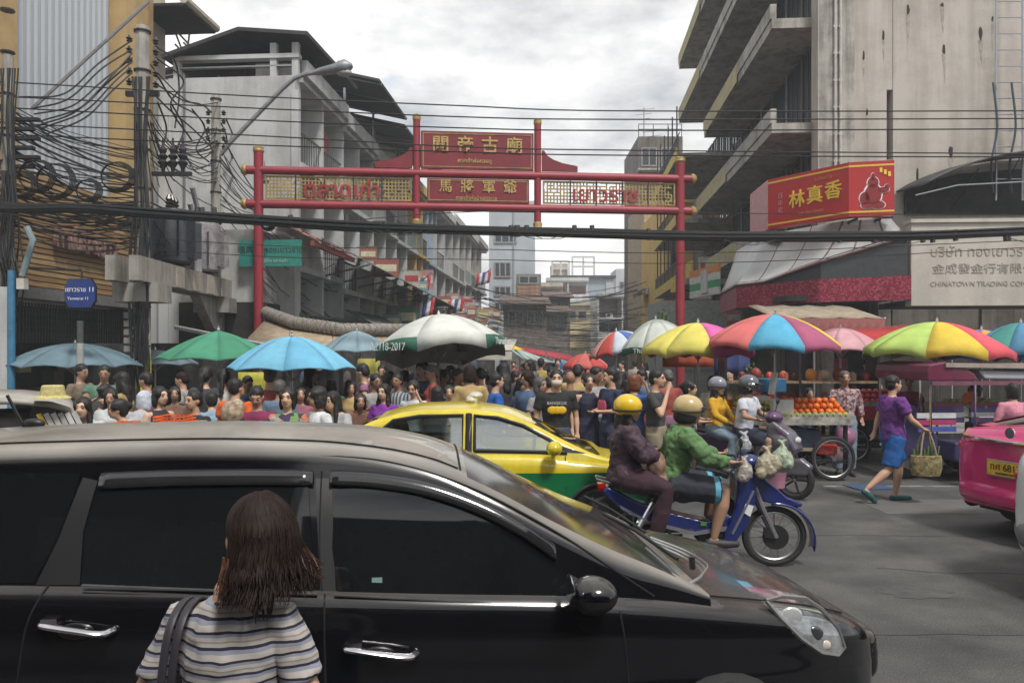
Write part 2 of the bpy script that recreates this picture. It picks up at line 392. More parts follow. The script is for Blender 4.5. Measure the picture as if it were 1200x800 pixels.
def shophouse(name, label, loc, rz, w_, wall, fin=None, depth=9, floors=(3.6, 6.9, 10.0), style='fins', roof=True, seed=0, awn=None):
    r_ = random.Random(seed); t = thing(name, label, 'building', loc, rz)
    fin = fin or wall; top = floors[-1]
    ms = MB(); ms.bx(0, w_-.03, 1.25, depth, 0, top); ms.obj('wall', wall, t, smooth=False)
    if style != 'flat':
        for x in (0.02, w_*.5):
            MB().bx(x, x+.14, 0, 1.248, 3.0, top+.4).obj('fin_wall', fin, t, smooth=False)
    for i, z in enumerate(floors):
        if style == 'flat' and i < len(floors)-1: continue
        MB().bx(-.015, w_-.045, -.12, 1.244, z-.16, z).obj('floor_slab', fin, t, smooth=False)
    for i in range(len(floors)-1):
        z = floors[i]; zt = floors[i+1]
        for k in range(2):
            a = w_*.5*k+.25; b = w_*.5*(k+1)-.12
            st = r_.random()
            if st < .45 or style == 'flat':
                window(t, a+.1, b-.1, z+1.0, zt-.55, 1.24, n=2)
            else:
                MB().bx(a+.2, b-.2, 1.18, 1.245, z+.02, z+2.2).obj('door', cmat((.1+.1*r_.random(), .09, .08), kind='door'), t, smooth=False)
            if r_.random() < .55:   # solid parapet
                MB().bx(w_*.5*k+.17, w_*.5*(k+1)-.02, 0.02, .12, z+.003, z+.95).obj('balcony_parapet', r_.choice([fin, fin, WH2, cmat((.22, .27, .25), kind='pnt')]), t, smooth=False)
            else:
                f = MB(); f.bx(w_*.5*k+.17, w_*.5*(k+1)-.02, .03, .07, z+.9, z+.95)
                for q in range(9): f.bx(w_*.5*k+.2+q*(w_*.5-.25)/9, w_*.5*k+.22+q*(w_*.5-.25)/9, .03, .06, z+.003, z+.9)
                f.obj('balcony_railing', RAIL, t, smooth=False)
            if r_.random() < .4: ac_unit(t, (a+b)/2, .9, z+.005)
            if r_.random() < .35:
                m = MB()
                for q in range(r_.randint(3, 6)):
                    m.box((a+.15+q*.2, .3, z+1.35), (.16, .05, .5+.2*r_.random()))
                m.tube([(a, .3, z+1.7), (b, .3, z+1.7)], .012, 6)
                m.obj('laundry_line', cmat(r_.choice([(.4, .1, .1), (.1, .2, .4), (.5, .5, .5), (.35, .3, .1)])), t, smooth=False)
    if roof:
        MB().bx(-.005, w_-.055, -.25, -.08, top+.003, top+.45).obj('roof_parapet', fin, t, smooth=False)
    # ground floor: shutter and dark interior
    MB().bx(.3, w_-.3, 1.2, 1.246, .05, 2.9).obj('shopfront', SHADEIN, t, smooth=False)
    if awn:
        a = MB(); a.grid([[V(x, -.1-q*1.5, 3.3-q*.7+.02*sin(x*5)) for x in [i*w_/10 for i in range(11)]] for q in (0, .5, 1)])
        solid(a.obj('awning', awn, t), .03)
    return t
def rooftop_canopy(t, w_, z0, col=ROOFD, over=1.6, h=2.2):
    c = MB(); c.add([(-.2, -over, z0+h-.5), (w_+.2, -over, z0+h-.5), (w_+.2, 3.0, z0+h+.5), (-.2, 3.0, z0+h+.5), (-.2, 8.5, z0+h-.3), (w_+.2, 8.5, z0+h-.3)], [(0, 1, 2, 3), (3, 2, 5, 4)])
    r_ = solid(c.obj('roof', col, t, smooth=False), .08)
    p = MB()
    for x in (.1, w_-.1):
        for y, hh in ((-.05, h-.2), (2.9, h+.4), (8, h-.3)): p.bx(x-.04, x+.04, y-.04, y+.04, z0, z0+hh)
    p.obj('roof_post', STEEL, t, smooth=False)
    q = MB()
    for x in (.1, w_*.5, w_-.1): q.tube([(x, -over, z0+h-.58), (x, 2.9, z0+h+.4), (x, 8.4, z0+h-.4)], .04, 6)
    q.obj('rafter', STEEL, t)

# --- left row along the soi, from the white block at the corner backwards
GREENNET = mat('green_netting', (.16, .20, .17), .8, var=.3)
loc, rz = left_at(22)
L1 = shophouse('corner_building', 'tall white rendered building left of the gate with dark open roof shelter', loc, rz, 4.2, WH, WH, 8, (4.3, 7.2, 9.6), seed=3)
MB().bx(-.35, -.02, -.02, 3.6, 0, 9.52).obj('end_wall', WH, L1, smooth=False)
MB().bx(-.33, 4.0, 3.62, 3.9, 0, 9.5).obj('back_wall', WH, L1, smooth=False)
MB().bx(-.42, -.355, -.14, .06, 5.2, 9.1).obj('corner_pier', WH, L1, smooth=False)
MB().bx(-.40, -.353, 3.1, 3.16, 0, 9.6).obj('drain_pipe', STEEL, L1, smooth=False)
r = MB()   # roof shelter: dark pitched sheet roof with white posts and rails over a brick back
r.add([(-.6, -.45, 10.62), (3.6, -.7, 10.5), (3.6, 1.5, 10.95), (-.6, 1.5, 10.8), (-.6, 3.7, 10.1), (3.6, 3.7, 10.2)], [(0, 1, 2, 3), (3, 2, 5, 4)])
solid(r.obj('roof', ROOFD, L1, smooth=False), .1)
for y in (-.0, .62, 3.4): MB().bx(-.3, -.12, y-.09, y+.09, 9.525, 10.2+(.2 if y > 3 else .25)-(.4 if y > 3 else 0)).obj('roof_post', WH, L1, smooth=False)
MB().bx(-.34, -.08, -.12, 3.5, 10.2 if 0 else 10.02, 10.14).obj('roof_beam', WH, L1, smooth=False)
MB().bx(1.6, 1.8, .1, 3.5, 9.62, 10.6).obj('brick_back_wall', mat('dark_red_brick', (.09, .06, .055), .9, var=.4, scale=9), L1, smooth=False)
MB().bx(-.3, -.16, .1, 3.3, 9.8, 9.84).obj('rail', STEEL, L1, smooth=False)
Y0 = 26.2
specs = [  # (length, name, label, wall, fin, floors, canopy, seed, awning)
 (4.0, 'white shophouse directly behind the tall corner block, dark canopy over its roof', WH, WH, (4.0, 6.9, 9.4), 1),
 (4.0, 'white shophouse second behind the corner block with a sloping black roof', WH, WH2, (4.0, 6.9, 9.3), 1),
 (4.4, 'pale shophouse whose rooftop shed ends just left of the gate centre panel', WH2, WH, (3.9, 6.8, 9.8), 1),
 (3.2, 'shophouse with a yellow ochre front seen just below the gate panel edge', YEL, YEL, (3.9, 6.8, 9.8), 0),
 (2.6, 'narrow shophouse with pale blue front next to the yellow one', BLU, BLU, (3.8, 6.7, 9.8), 0),
 (6.0, 'grey white shophouse with deep fins beyond the blue front', WH2, WH, (3.8, 6.7, 10.0), 0),
 (6.0, 'cream fin-fronted shophouse in the middle of the left row', CRM, WH2, (3.8, 6.7, 10.3), 0),
 (6.5, 'stained grey shophouse with small balconies near the far end of the left row', CON, WH2, (3.8, 6.9, 10.5), 0),
 (7.0, 'farthest low shophouse of the left row beside the white slab block', COND, CON, (3.8, 7.0, 10.8), 0)]
AWG = mat('awning_grey_green', (.16, .18, .17), .8, var=.35)
AWB = mat('awning_faded', (.3, .27, .22), .85, var=.35)
for i, (ln, lab, wl, fn, fl, cn) in enumerate(specs):
    loc, rz = left_at(Y0); t = shophouse('shophouse', lab, loc, rz, ln, wl, fn, 9, fl, seed=20+i, awn=[AWG, AWB][i % 2])
    if cn: rooftop_canopy(t, ln, fl[-1], over=1.3, h=2.0-.25*i)
    Y0 += ln
# sloping netted awning along the first floors of the left row
an = MB(); an.grid([[V(x, -1.5*q, 5.4-x*.02-.8*q) for x in range(0, 24, 2)] for q in (0, .5, 1)])
t = thing('netted_awning', 'long sloping greenish net awning running along the left shophouses', 'awning', *left_at(24))
solid(an.obj('sheet', GREENNET, t), .03)
for i in range(0, 23, 2): MB().tube([(i, -.05, 4.2), (i, -1.5, 4.55-i*.02)], .03, 6).obj('bracket', RAIL, t)
# --- ends of the view
t = thing('apartment_block', 'white slab block closing the left side of the soi, dark strip windows', 'building', (X_(573, 75), 75, 0))
w0 = X_(627, 75)-X_(573, 75)
MB().bx(0, w0, 0, 8, 0, 16.3).obj('wall', mat('slab_white', (.42, .46, .49), .8, var=.12, scale=.5), t, smooth=False)
MB().bx(-.1, w0*.75, -.4, 8, 16.31, 16.6).obj('roof', ROOFD, t, smooth=False)
for z0_, z1_ in ((9.9, 6.8+0), (5.2, 2.2)): pass
for py0, py1 in ((307, 325), (335, 347), (354, 366)):
    window(t, .5, w0*.48, Z_(py1, 75), Z_(py0, 75), -.01, n=3, t=.12)
window(t, .5, w0*.6, Z_(285, 75), Z_(272, 75), -.01, n=3, t=.12)
MB().bx(w0*.52, w0*.55, -.12, -.01, 0, 16).obj('drain_pipe', FRAME, t, smooth=False)
t = thing('brick_house', 'narrow house of orange brown boards beside the white slab block', 'building', (X_(605, 62), 62, 0))
w0 = X_(634, 62)-X_(605, 62)
MB().bx(0, w0, 0, 8, 0, Z_(321, 62)).obj('wall', mat('house_side', (.2, .19, .17)), t, smooth=False)
zz = Z_(378, 62); k = 0
bm_ = MB().bx(.1, w0-.1, -.07, -.01, 0, .27).mesh('board', BROWN, False)
while zz < Z_(334, 62): put('board', bm_, t, (0, 0, zz)); zz += .3
window(t, .2, w0-.2, Z_(333, 62), Z_(323, 62), -.02, n=2, t=.1)
t = thing('grey_block', 'wide pale blue grey sheet-clad building at the far end of the soi', 'building', (X_(648, 120), 120, 0))
w0 = X_(719, 120)-X_(648, 120)
MB().bx(0, w0, 0, 12, 0, Z_(326, 120)).obj('wall', mat('sheet_blue_grey', (.30, .35, .39), .6, var=.12, stretch=(8, 1, .1), scale=2), t, smooth=False)
MB().bx(-.3, w0+.3, -.6, 12, Z_(326, 120)+.01, Z_(323, 120)).obj('roof', ROOFD, t, smooth=False)
MB().bx(w0-1.2, w0, -.2, -.01, 0, Z_(326, 120)-.3).obj('corner_pier', mat('pier_grey', (.4, .42, .42)), t, smooth=False)
for px0, px1, y0, y1 in ((648, 668, 304, 322), (672, 698, 299, 322)):
    f = MB(); x0, x1 = X_(px0, 120)-X_(648, 120), X_(px1, 120)-X_(648, 120); a, b = Z_(y1, 120), Z_(y0, 120)
    for x in (x0, (x0+x1)/2, x1): f.bx(x-.12, x+.12, 2, 2.3, a, b)
    for z in (a+(b-a)*.5, b): f.bx(x0, x1, 2.02, 2.28, z-.12, z+.1)
    f.obj('roof_frame', mat('pipe_white', (.55, .55, .55)), t, smooth=False)
MB().bx(0, X_(667, 120)-X_(648, 120), 3, 9, Z_(326, 120)+.3, Z_(306, 120)).obj('roof_room', CRM, t, smooth=False)
t = thing('yellow_house', 'pale yellow two storey house closing the end of the soi', 'building', (X_(658, 100), 100, 0))
w0 = X_(722, 100)-X_(658, 100)
MB().bx(0, w0, 0, 10, 0, Z_(358, 100)).obj('wall', YEL2, t, smooth=False)
g_ = MB(); g_.prism([(-.3, Z_(358, 100)), (w0+.3, Z_(358, 100)), (w0*.55, Z_(353, 100))], -.4, 10); g_.obj('roof', mat('roof_pale', (.4, .36, .28)), t, smooth=False)
window(t, .9, 1.9, Z_(374, 100), Z_(364, 100), -.01, n=1, t=.1)
window(t, 2.1, 3.2, Z_(374, 100), Z_(364, 100), -.01, n=1, t=.1)
MB().bx(4.3, 6.6, -.12, -.01, Z_(371, 100), Z_(364, 100)).obj('sign_board', BLU, t, smooth=False)
for z in (0, 3.1): MB().bx(-.05, w0, -.3, -.012, 2.2+z*.6, 2.35+z*.6).obj('ledge', YEL2, t, smooth=False)
t = thing('pale_tower', 'slim pale grey building between the soi end and the right row', 'building', (X_(722, 140), 140, 0))
MB().bx(0, 3.6, 0, 8, 0, Z_(315, 140)).obj('wall', mat('pale_grey', (.45, .47, .48), .8, var=.1, scale=.5), t, smooth=False)
for z in (4, 7, 10, 13): window(t, .6, 2.2, z, z+1.4, -.01, n=2, t=.12)
# clutter house row seen low in the middle
for i, (px0, px1, py, Y, c) in enumerate(((590, 640, 352, 55, (.20, .17, .15)), (620, 665, 362, 66, (.25, .22, .19)), (640, 668, 345, 70, (.17, .15, .13)))):
    t = thing('low_house', ['low brown house with patched boards under the slab block', 'low greyish lean-to house left of the yellow house', 'narrow dark stepped house beside the grey sheet building'][i], 'building', (X_(px0, Y), Y, 0))
    w0 = X_(px1, Y)-X_(px0, Y); zt = Z_(py, Y)
    MB().bx(0, w0, 0, 7, 0, zt).obj('wall', cmat(c, kind='wall', var=.4, scale=3), t, smooth=False)
    c_ = MB(); c_.add([(-.3, -1.0, zt-.3), (w0+.3, -1.0, zt-.35), (w0+.3, 3, zt+.35), (-.3, 3, zt+.4)], [(0, 1, 2, 3)]); solid(c_.obj('roof', mat('rust_roof', (.16, .11, .09), .8, var=.4, scale=3), t, smooth=False), .08)
    for q in range(2):
        window(t, .3+q*w0*.45, .2+w0*.4+q*w0*.45, zt-1.7, zt-.7, -.01, n=2, t=.08)

# small hanging shop boards, cloth awnings and flags along the narrowing soi
rs = random.Random(77); SC_ = [(.32, .09, .07, 'red'), (.42, .40, .37, 'white'), (.10, .15, .26, 'blue'), (.07, .17, .12, 'green'), (.42, .33, .10, 'yellow'), (.30, .12, .08, 'brown'), (.45, .22, .24, 'pink'), (.16, .30, .34, 'teal')]
for i in range(58):
    left = i % 2 == 0; Y = 27+i*.95+rs.uniform(-.4, .4); c_ = rs.choice(SC_); X = (-7.45 if left else 6.5)+.076*Y; wd = rs.uniform(.5, 1.0); hh = rs.uniform(.35, .95); z = rs.uniform(2.7, 5.2)
    sgn = 1 if left else -1; t = thing('hanging_sign', uniq('%s %s board hung out from the %s shopfronts %s' % ('tall' if hh > .7 else 'small', c_[3], 'left' if left else 'right', 'near the gate' if Y < 38 else ('midway down the soi' if Y < 60 else 'far down the soi')), [', mounted low' if z < 4 else ', mounted high', ', second of its colour', ', third of its colour', ', partly hidden', ', rearmost']), 'sign', (X+sgn*(wd/2+.1), Y, z), 0, 'small signs hung over the side street')
    MB().bx(-wd/2, wd/2, -.05, .05, 0, hh).obj('board', cmat(c_[:3], .6, 'sign'), t, smooth=False); MB().bx(-wd/2*.85, wd/2*.85, -.058, -.051, hh*.3, hh*.7).obj('print_band', cmat((.6, .55, .4) if c_[3] != 'white' else (.4, .05, .05), .6, 'sign'), t, smooth=False)
    MB().tube([(-sgn*(wd/2+.1), 0, hh), (sgn*wd/2, 0, hh+.04)], .02, 5).obj('bracket', RAIL, t)
for i in range(22):
    left = i % 2 == 0; Y = 24+i*2.3; c_ = rs.choice(SC_); X = (-7.4 if left else 6.4)+.076*Y; sgn = 1 if left else -1; z = rs.uniform(2.3, 3.1)
    t = thing('stall_awning', uniq('%s cloth awning sloping out over the %s side of the soi' % (c_[3], 'left' if left else 'right'), [', farther back', ', farthest back', ' behind the rest']), 'awning', (X, Y, 0), 0, 'cloth awnings along the side street')
    solid(MB().grid([[V(sgn*2.3*u, v*2.0, z-.7*u+.05*sin(v*5+i)) for v in (0, .25, .5, .75, 1)] for u in (0, .5, 1)]).obj('cloth', cmat(tuple(q_*.8 for q_ in c_[:3]), .85, 'canopy'), t), .02)
    MB().tube([(sgn*2.25, .1, 0), (sgn*2.25, .1, z-.7)], .025, 5).obj('pole', RAIL, t)
for i, (px, py, Y) in enumerate(((498, 334, 38), (570, 326, 46), (538, 358, 42), (502, 362, 34), (394, 282, 27))):
    p = W(px, py, Y); t = thing('flag', ['tricolour flag', 'purple and yellow flag', 'small red and white flag', 'short tricolour flag', 'torn red flag'][i]+' hanging on a slanted staff from the left shophouses', 'flag', p)
    MB().tube([(-1.0, 0, -.5), (.3, 0, .6)], .02, 5).obj('staff', RAIL, t)
    for k, c_ in enumerate([(.5, .04, .06), (.6, .6, .6), (.05, .07, .30), (.6, .6, .6), (.5, .04, .06)]): solid(MB().grid([[V(.28-.09*v-.17*k+.02*sin(v*4), .05*sin(v*3+k), .5-.05*k-.75*v) for v in (0, .33, .66, 1)], [V(.28-.09*v-.17*(k+1)+.02*sin(v*4), .05*sin(v*3+k+1), .42-.05*k-.75*v) for v in (0, .33, .66, 1)]]).obj('stripe', cmat(c_, kind='flag'), t), .01)
# --- right row: the big concrete corner building
loc, rz = right_at(22)
for (px_, Y_, ln_, fl_, wl_, lb_) in ((592, 86, 6.4, (3.4, 6.2, 9.0), CRM, 'cream balconied house far back left of the pale yellow house'), (700, 90, 5.6, (3.2, 5.8, 8.2), WH2, 'pale balconied house far back right of the pale yellow house'), (640, 110, 6, (3.4, 6.2, 9.0, 11.8), WH, 'tall pale house with balconies far back above the patched roofs')):
    shophouse('far_house', lb_, (X_(px_, Y_), Y_, 0), 0, ln_, wl_, wl_, 8, fl_, seed=int(px_), awn=AWB)
YE0 = mat('yellow_edge_worn', (.45, .36, .12), .75, var=.5, scale=3, col2=(.25, .23, .18))
R1 = thing('concrete_building', 'huge stained concrete building at right with slanting balcony slabs along the soi', 'building', loc, rz)
# local: +x toward the camera, -y toward the street, +y into the building
def yl(x0, x1, y0, y1, z0, z1, nm, m, par=None): return MB().bx(x0, x1, y0, y1, z0, z1).obj(nm, m, par or R1, smooth=False)
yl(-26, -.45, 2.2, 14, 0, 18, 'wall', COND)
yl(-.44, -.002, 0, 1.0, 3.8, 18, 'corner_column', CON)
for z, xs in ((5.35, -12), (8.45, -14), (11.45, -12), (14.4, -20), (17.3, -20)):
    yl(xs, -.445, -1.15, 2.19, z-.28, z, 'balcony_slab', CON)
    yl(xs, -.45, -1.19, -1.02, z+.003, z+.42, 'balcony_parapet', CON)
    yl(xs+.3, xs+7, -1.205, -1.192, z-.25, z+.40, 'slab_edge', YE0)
for z in (5.35, 8.45, 11.45, 14.4):
    n = 7
    for k in range(n):
        x = -.9-k*1.75
        window(R1, x-1.6, x, z+.30, z+2.60, .35, frame=DARKM, glass=mat('shaded_glass', (.018, .02, .022), .55, spec=.12), n=3, t=.05)
        yl(x-1.6, x, .30, .42, z+.003, z+.295, 'spandrel', COND if k else WH)
        yl(x-1.70, x-1.61, .27, .42, z+.003, z+2.7, 'mullion_pier', CON if k % 2 else COND)
# front wall toward the main road (built as its own wing, facing the camera)
RF = thing('concrete_wing', 'blank pale concrete wall rising at the right edge behind the red shop sign', 'building', (8.58, 22, 0))
WALLM = stain_mat('wing_concrete', (.45, .41, .365), (.31, .275, .235), s=.9)
WALLM.node_tree.nodes['Principled BSDF'].inputs['Roughness'].default_value = .9
MB().bx(0.0, 1.92, 0, .5, 3.9, 18).obj('wall_panel', WALLM, RF, smooth=False)
MB().bx(2.10, 14, 0, .5, 3.9, 18).obj('wall_panel', WALLM, RF, smooth=False)
MB().bx(1.921, 2.099, .3, .5, 3.9, 18).obj('slit_back', COND, RF, smooth=False)
MB().bx(1.921, 2.099, .02, .298, Z_(105, 22), 18).obj('slit_fill', WALLM, RF, smooth=False)
MB().bx(1.921, 2.099, .02, .298, 3.9, Z_(187, 22)).obj('slit_fill', WALLM, RF, smooth=False)
MB().bx(3.2, 14, .51, 12, 4.5, 18).obj('core', COND, RF, smooth=False)
for px, py, ww, hh in ((1035, 42, 3, 16), (1012, 66, 3, 14), (1106, 58, 5, 14), (1149, 40, 6, 18), (998, 80, 3, 10), (1114, 178, 7, 16), (1163, 22, 3, 8), (1064, 12, 5, 14), (1075, 205, 4, 20), (1016, 132, 3, 10), (1104, 6, 5, 6)):
    a, b = X_(px-ww/2, 22)-8.58, X_(px+ww/2, 22)-8.58; z0_, z1_ = Z_(py+hh/2, 22), Z_(py-hh/2, 22)
    kx, kz = (a+b)/2, (z0_+z1_)/2; rv = random.Random(px*7+py); po = [(kx+(b-a)*.42*cos(q_)*rv.uniform(.6, 1.1), kz+(z1_-z0_)*.46*sin(q_)*rv.uniform(.7, 1.1)) for q_ in [2*pi*u/9 for u in range(9)]]
    o = MB().prism(po, -.012, .0-.001).obj('wall_vent', SHADEIN, RF, smooth=False)
    MB().prism([(kx-(b-a)*.5, z0_+.05), (kx+(b-a)*.5, z0_+.05), (kx+(b-a)*.25, z0_-rv.uniform(.3, .9)), (kx-(b-a)*.1, z0_-rv.uniform(.3, .9))], -.005, -.0005).obj('damp_streak', mat('damp_streak', (.37, .33, .285), .9, var=.3), RF, smooth=False)
p_ = MB()
for px in (981, 987):
    x = X_(px, 21.8)-8.58; p_.tube([(x, -.08, 7.0), (x, -.08, 17.9)], .035, 8)
    for i in range(14): p_.bx(x-.05, x+.05, -.1, -.001, 7.2+i*.75, 7.26+i*.75)
p_.obj('drain_pipe', mat('pipe_cream', (.5, .48, .44)), RF)
# low part of the wing: ground floor shops in shade
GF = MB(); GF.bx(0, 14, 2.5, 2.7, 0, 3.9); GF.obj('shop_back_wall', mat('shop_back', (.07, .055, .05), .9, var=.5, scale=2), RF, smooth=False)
for x in (0.1, 1.7, 4.6, 8.4, 12): MB().bx(x, x+.35, .02, .4, 0, 3.89).obj('pillar', COND, RF, smooth=False)
r_ = random.Random(5)
for i in range(26):     # shelves of goods in the shaded shops
    x = .8+i*.5; z = .8+.55*(i % 3)
    MB().bx(x, x+.38, 2.0, 2.4, z, z+.35).obj('shop_goods', cmat(r_.choice([(.45, .04, .03), (.5, .15, .03), (.35, .05, .1), (.4, .32, .08), (.25, .04, .04)]), kind='box'), RF, smooth=False)
# further buildings of the right row
t = thing('balcony_house', 'dark house with yellow painted balcony edges behind the big concrete building', 'building', *right_at(46, 6.5))
MB().bx(-14, 10.0, 1.2, 8, 0, 12.2).obj('wall', COND, t, smooth=False)
YE = mat('yellow_edge', (.55, .42, .08), .7)
for z in (5.2, 8.0, 11.0):
    MB().bx(0, 10.2, -1.6, 1.19, z-.2, z).obj('balcony_slab', CON, t, smooth=False)
    MB().bx(0, 10.2, -1.68, -1.62, z-.22, z+.25).obj('slab_edge', YE, t, smooth=False)
    for k in range(6):
        window(t, .4+k*1.6, 1.7+k*1.6, z+.5, z+2.2, 1.18, frame=DARKM, n=2)
        MB().bx(.1+k*1.7, .16+k*1.7, -1.5, -1.44, z+.003, z+2.6).obj('post', DARKM, t, smooth=False)
    f = MB(); f.bx(0, 10.2, -1.58, -1.54, z+.9, z+.94)
    for k in range(30): f.bx(k*.34, k*.34+.02, -1.58, -1.55, z+.004, z+.9)
    f.obj('balcony_railing', RAIL, t, smooth=False)
t = thing('yellow_building', 'bright yellow building right behind the right hand gate post', 'building', (X_(779, 50), 50, 0))
w0 = X_(830, 50)-X_(779, 50)
MB().bx(0, w0, 0, 9, 0, Z_(238, 50)).obj('wall', mat('strong_yellow', (.58, .38, .10), .75, var=.12, scale=.8), t, smooth=False)
for z in (4.5, 7.3): window(t, .3, 1.0, z, z+1.6, -.01, n=1)
MB().bx(-.1, w0, -.3, -.01, Z_(238, 50), Z_(235, 50)).obj('ledge', YE, t, smooth=False)
t = thing('brown_tenement', 'dark weathered tenement with antennas on its roof beyond the right gate post', 'building', (X_(748, 64), 64, 0))
w0 = X_(800, 64)-X_(748, 64)
MB().bx(0, w0, 0, 8, 0, Z_(160, 64)).obj('wall', stain_mat('tenement', (.15, .125, .105), (.05, .04, .035), s=1), t, smooth=False)
for z in range(5, 19, 3):
    for k in range(2): window(t, .25+k*1.6, 1.5+k*1.6, z, z+1.5, -.01, n=2, t=.08)
    MB().bx(-.15, w0, -.9, -.012, z-.5, z-.35).obj('ledge', CON, t, smooth=False)
f = MB()
for x in (0, 1.2, 2.4, 3.5): f.bx(x, x+.06, 0, .06, Z_(160, 64), Z_(146, 64))
for z in (Z_(152, 64), Z_(146, 64)): f.bx(0, 3.6, 0.005, .055, z, z+.06)
f.obj('roof_railing', RAIL, t, smooth=False)
for px, py in ((757, 122), (768, 148)):
    x = X_(px, 64)-X_(748, 64); f = MB(); f.tube([(x, 1, Z_(160, 64)), (x, 1, Z_(py, 64))], .06, 6)
    for i, dz in enumerate((.2, .6, 1.0)): f.tube([(x-.9+.2*i, 1, Z_(py, 64)-dz), (x+.9-.2*i, 1, Z_(py, 64)-dz+.15)], .03, 5)
    f.obj('antenna', STEEL, t)
t = thing('white_house', 'pale house with white shutters and a striped awning right of the soi end', 'building', (X_(745, 58), 58, 0))
w0 = X_(781, 58)-X_(745, 58)
MB().bx(.6, w0, 0, 8, 0, Z_(235, 58)).obj('wall', mat('faded_tan', (.42, .33, .22), .85, var=.3), t, smooth=False)
window(t, .9, 1.9, Z_(330, 58), Z_(300, 58), -.01, frame=WH, n=2)
a = MB(); a.prism([(-.2, Z_(345, 58)), (w0+.4, Z_(325, 58)), (w0+.4, Z_(329, 58)), (-.2, Z_(350, 58))], -2.2, -.01); a.obj('awning', mat('awning_brown', (.14, .09, .08)), t, smooth=False)
for i in range(10):
    MB().bx(.1+i*.24, .1+i*.24+.2, -2.26, -2.21, Z_(347, 58), Z_(340, 58)).obj('awning_scallop', WH if i % 2 else mat('grey_cloth', (.35, .35, .35)), t, smooth=False)
t = thing('grey_shop', 'low grey shop building with a plant behind the right gate post', 'building', (X_(775, 30), 30, 0))
MB().bx(0, 2.6, 0, 3, 0, Z_(352, 30)).obj('wall', mat('grey_green_wall', (.33, .36, .32), .85), t, smooth=False)
MB().bx(0.2, 2.2, -.05, -.01, 1.2, 2.7).obj('shutter', FRAME, t, smooth=False)
# ---------------------------------------------------------------- left corner building with wooden slat front
loc, rz = left_at(15.0, -12.0)
A = thing('slat_front_building', 'corner building at left with wooden slat fascia, corrugated white panel and yellow pillars', 'building', loc, rz)
def ax(px): return (11040/(670-px)-15.0)*1.0029     # pixel column -> local x on this front
OCH = mat('ochre_pillar', (.48, .33, .15), .8, var=.15, scale=1.5)
CORR = mat('corrugated_white', (.40, .43, .46), .5, var=.06, scale=1, stretch=(1, 1, .2))
MB().bx(-1, ax(205), .3, 5, 3.2, 12.6).obj('wall', CRM, A, smooth=False)
MB().bx(-1, ax(14), -.12, .29, 5.9, 13).obj('pillar', OCH, A, smooth=False)
MB().bx(ax(140), ax(170), -.18, .29, 5.4, 13).obj('pillar', OCH, A, smooth=False)
MB().bx(ax(165), ax(171), -.22, -.181, 5.4, 13).obj('pillar_edge', mat('ochre_dark', (.35, .24, .11), .8), A, smooth=False)
x = ax(14)+.01; rib = MB().prism([(0, -.0), (.05, -.05), (.14, -.05), (.19, 0), (.24, 0.0), (.24, .02), (0, .02)], 5.92, 13, 'XY').mesh('corrugated_rib', CORR, False)
while x < ax(140)-.24: put('corrugated_rib', rib, A, (x, .2, 0)); x += .24
e_ = MB(); e_.bx(ax(171), ax(212), -1.1, .6, 11.62, 11.7); e_.obj('eave_soffit', SHADEIN, A, smooth=False)
e_ = MB(); e_.tube([(ax(171), -1.1, 11.8), (ax(213), -1.1, 11.8)], .13, 8); e_.obj('gutter', mat('gutter_beige', (.45, .4, .33)), A)
SL = [mat('slat_wood_%s' % n, c, .65, var=.3, stretch=(.4, 3, 12), scale=6) for n, c in (('light', (.36, .22, .09)), ('mid', (.29, .17, .07)), ('pale', (.40, .27, .13)))]
ml = MB().bx(0, ax(158), -.04, .0, 0, .105); meshes = [ml.mesh('slat', m, False) for m in SL]
MB().bx(-1, ax(160), .02, .29, 3.3, 5.88).obj('slat_backing', mat('backing_dark', (.05, .035, .025)), A, smooth=False)
rr = random.Random(8)
for k in range(20):
    o = put('slat', rr.choice(meshes), A, (0, .01-.012*rr.random(), 3.36+k*.127), rot=(radians(-6), 0, 0))
MB().bx(-1, ax(160), -.35, .28, 3.05, 3.3).obj('ledge', mat('ledge_grey', (.22, .21, .21)), A, smooth=False)
# raised Thai lettering on the slats
LM = mat('letter_maroon', (.26, .15, .13), .5, var=.1)
tx = text('lettering', 'ทำเปี๊ยะเยาว', .74, LM, A, ((ax(48)+ax(137))/2, -.14, 4.52), ext=.05, sx=.72, bold=.012)
# dark ground floor with folding grille
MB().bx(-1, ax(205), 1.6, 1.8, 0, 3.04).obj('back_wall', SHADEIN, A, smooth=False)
gr = MB(); gb = MB().bx(0, .03, 0, .04, 2.1, 3.0).mesh('grille_bar', RAIL, False)
for i in range(60): put('grille_bar', gb, A, (i*.105, .1, 0))
for px in (12, 148, 200): MB().bx(ax(px)-.12, ax(px)+.12, 0.02, .4, 0, 3.04).obj('pillar', COND, A, smooth=False)
for i in range(9):
    MB().bx(.6+i*.62, 1.0+i*.62, 1.2, 1.55, .6+(i % 3)*.4, 1.0+(i % 3)*.4).obj('shop_goods', cmat([(.3, .12, .05), (.12, .1, .08), (.35, .3, .2)][i % 3], kind='box'), A, smooth=False)
lantern = MB(); lantern.ell((1.4, .2, 2.35), (.16, .16, .13)); lantern.obj('red_lantern', mat('lantern_red', (.6, .04, .02), .5), A)
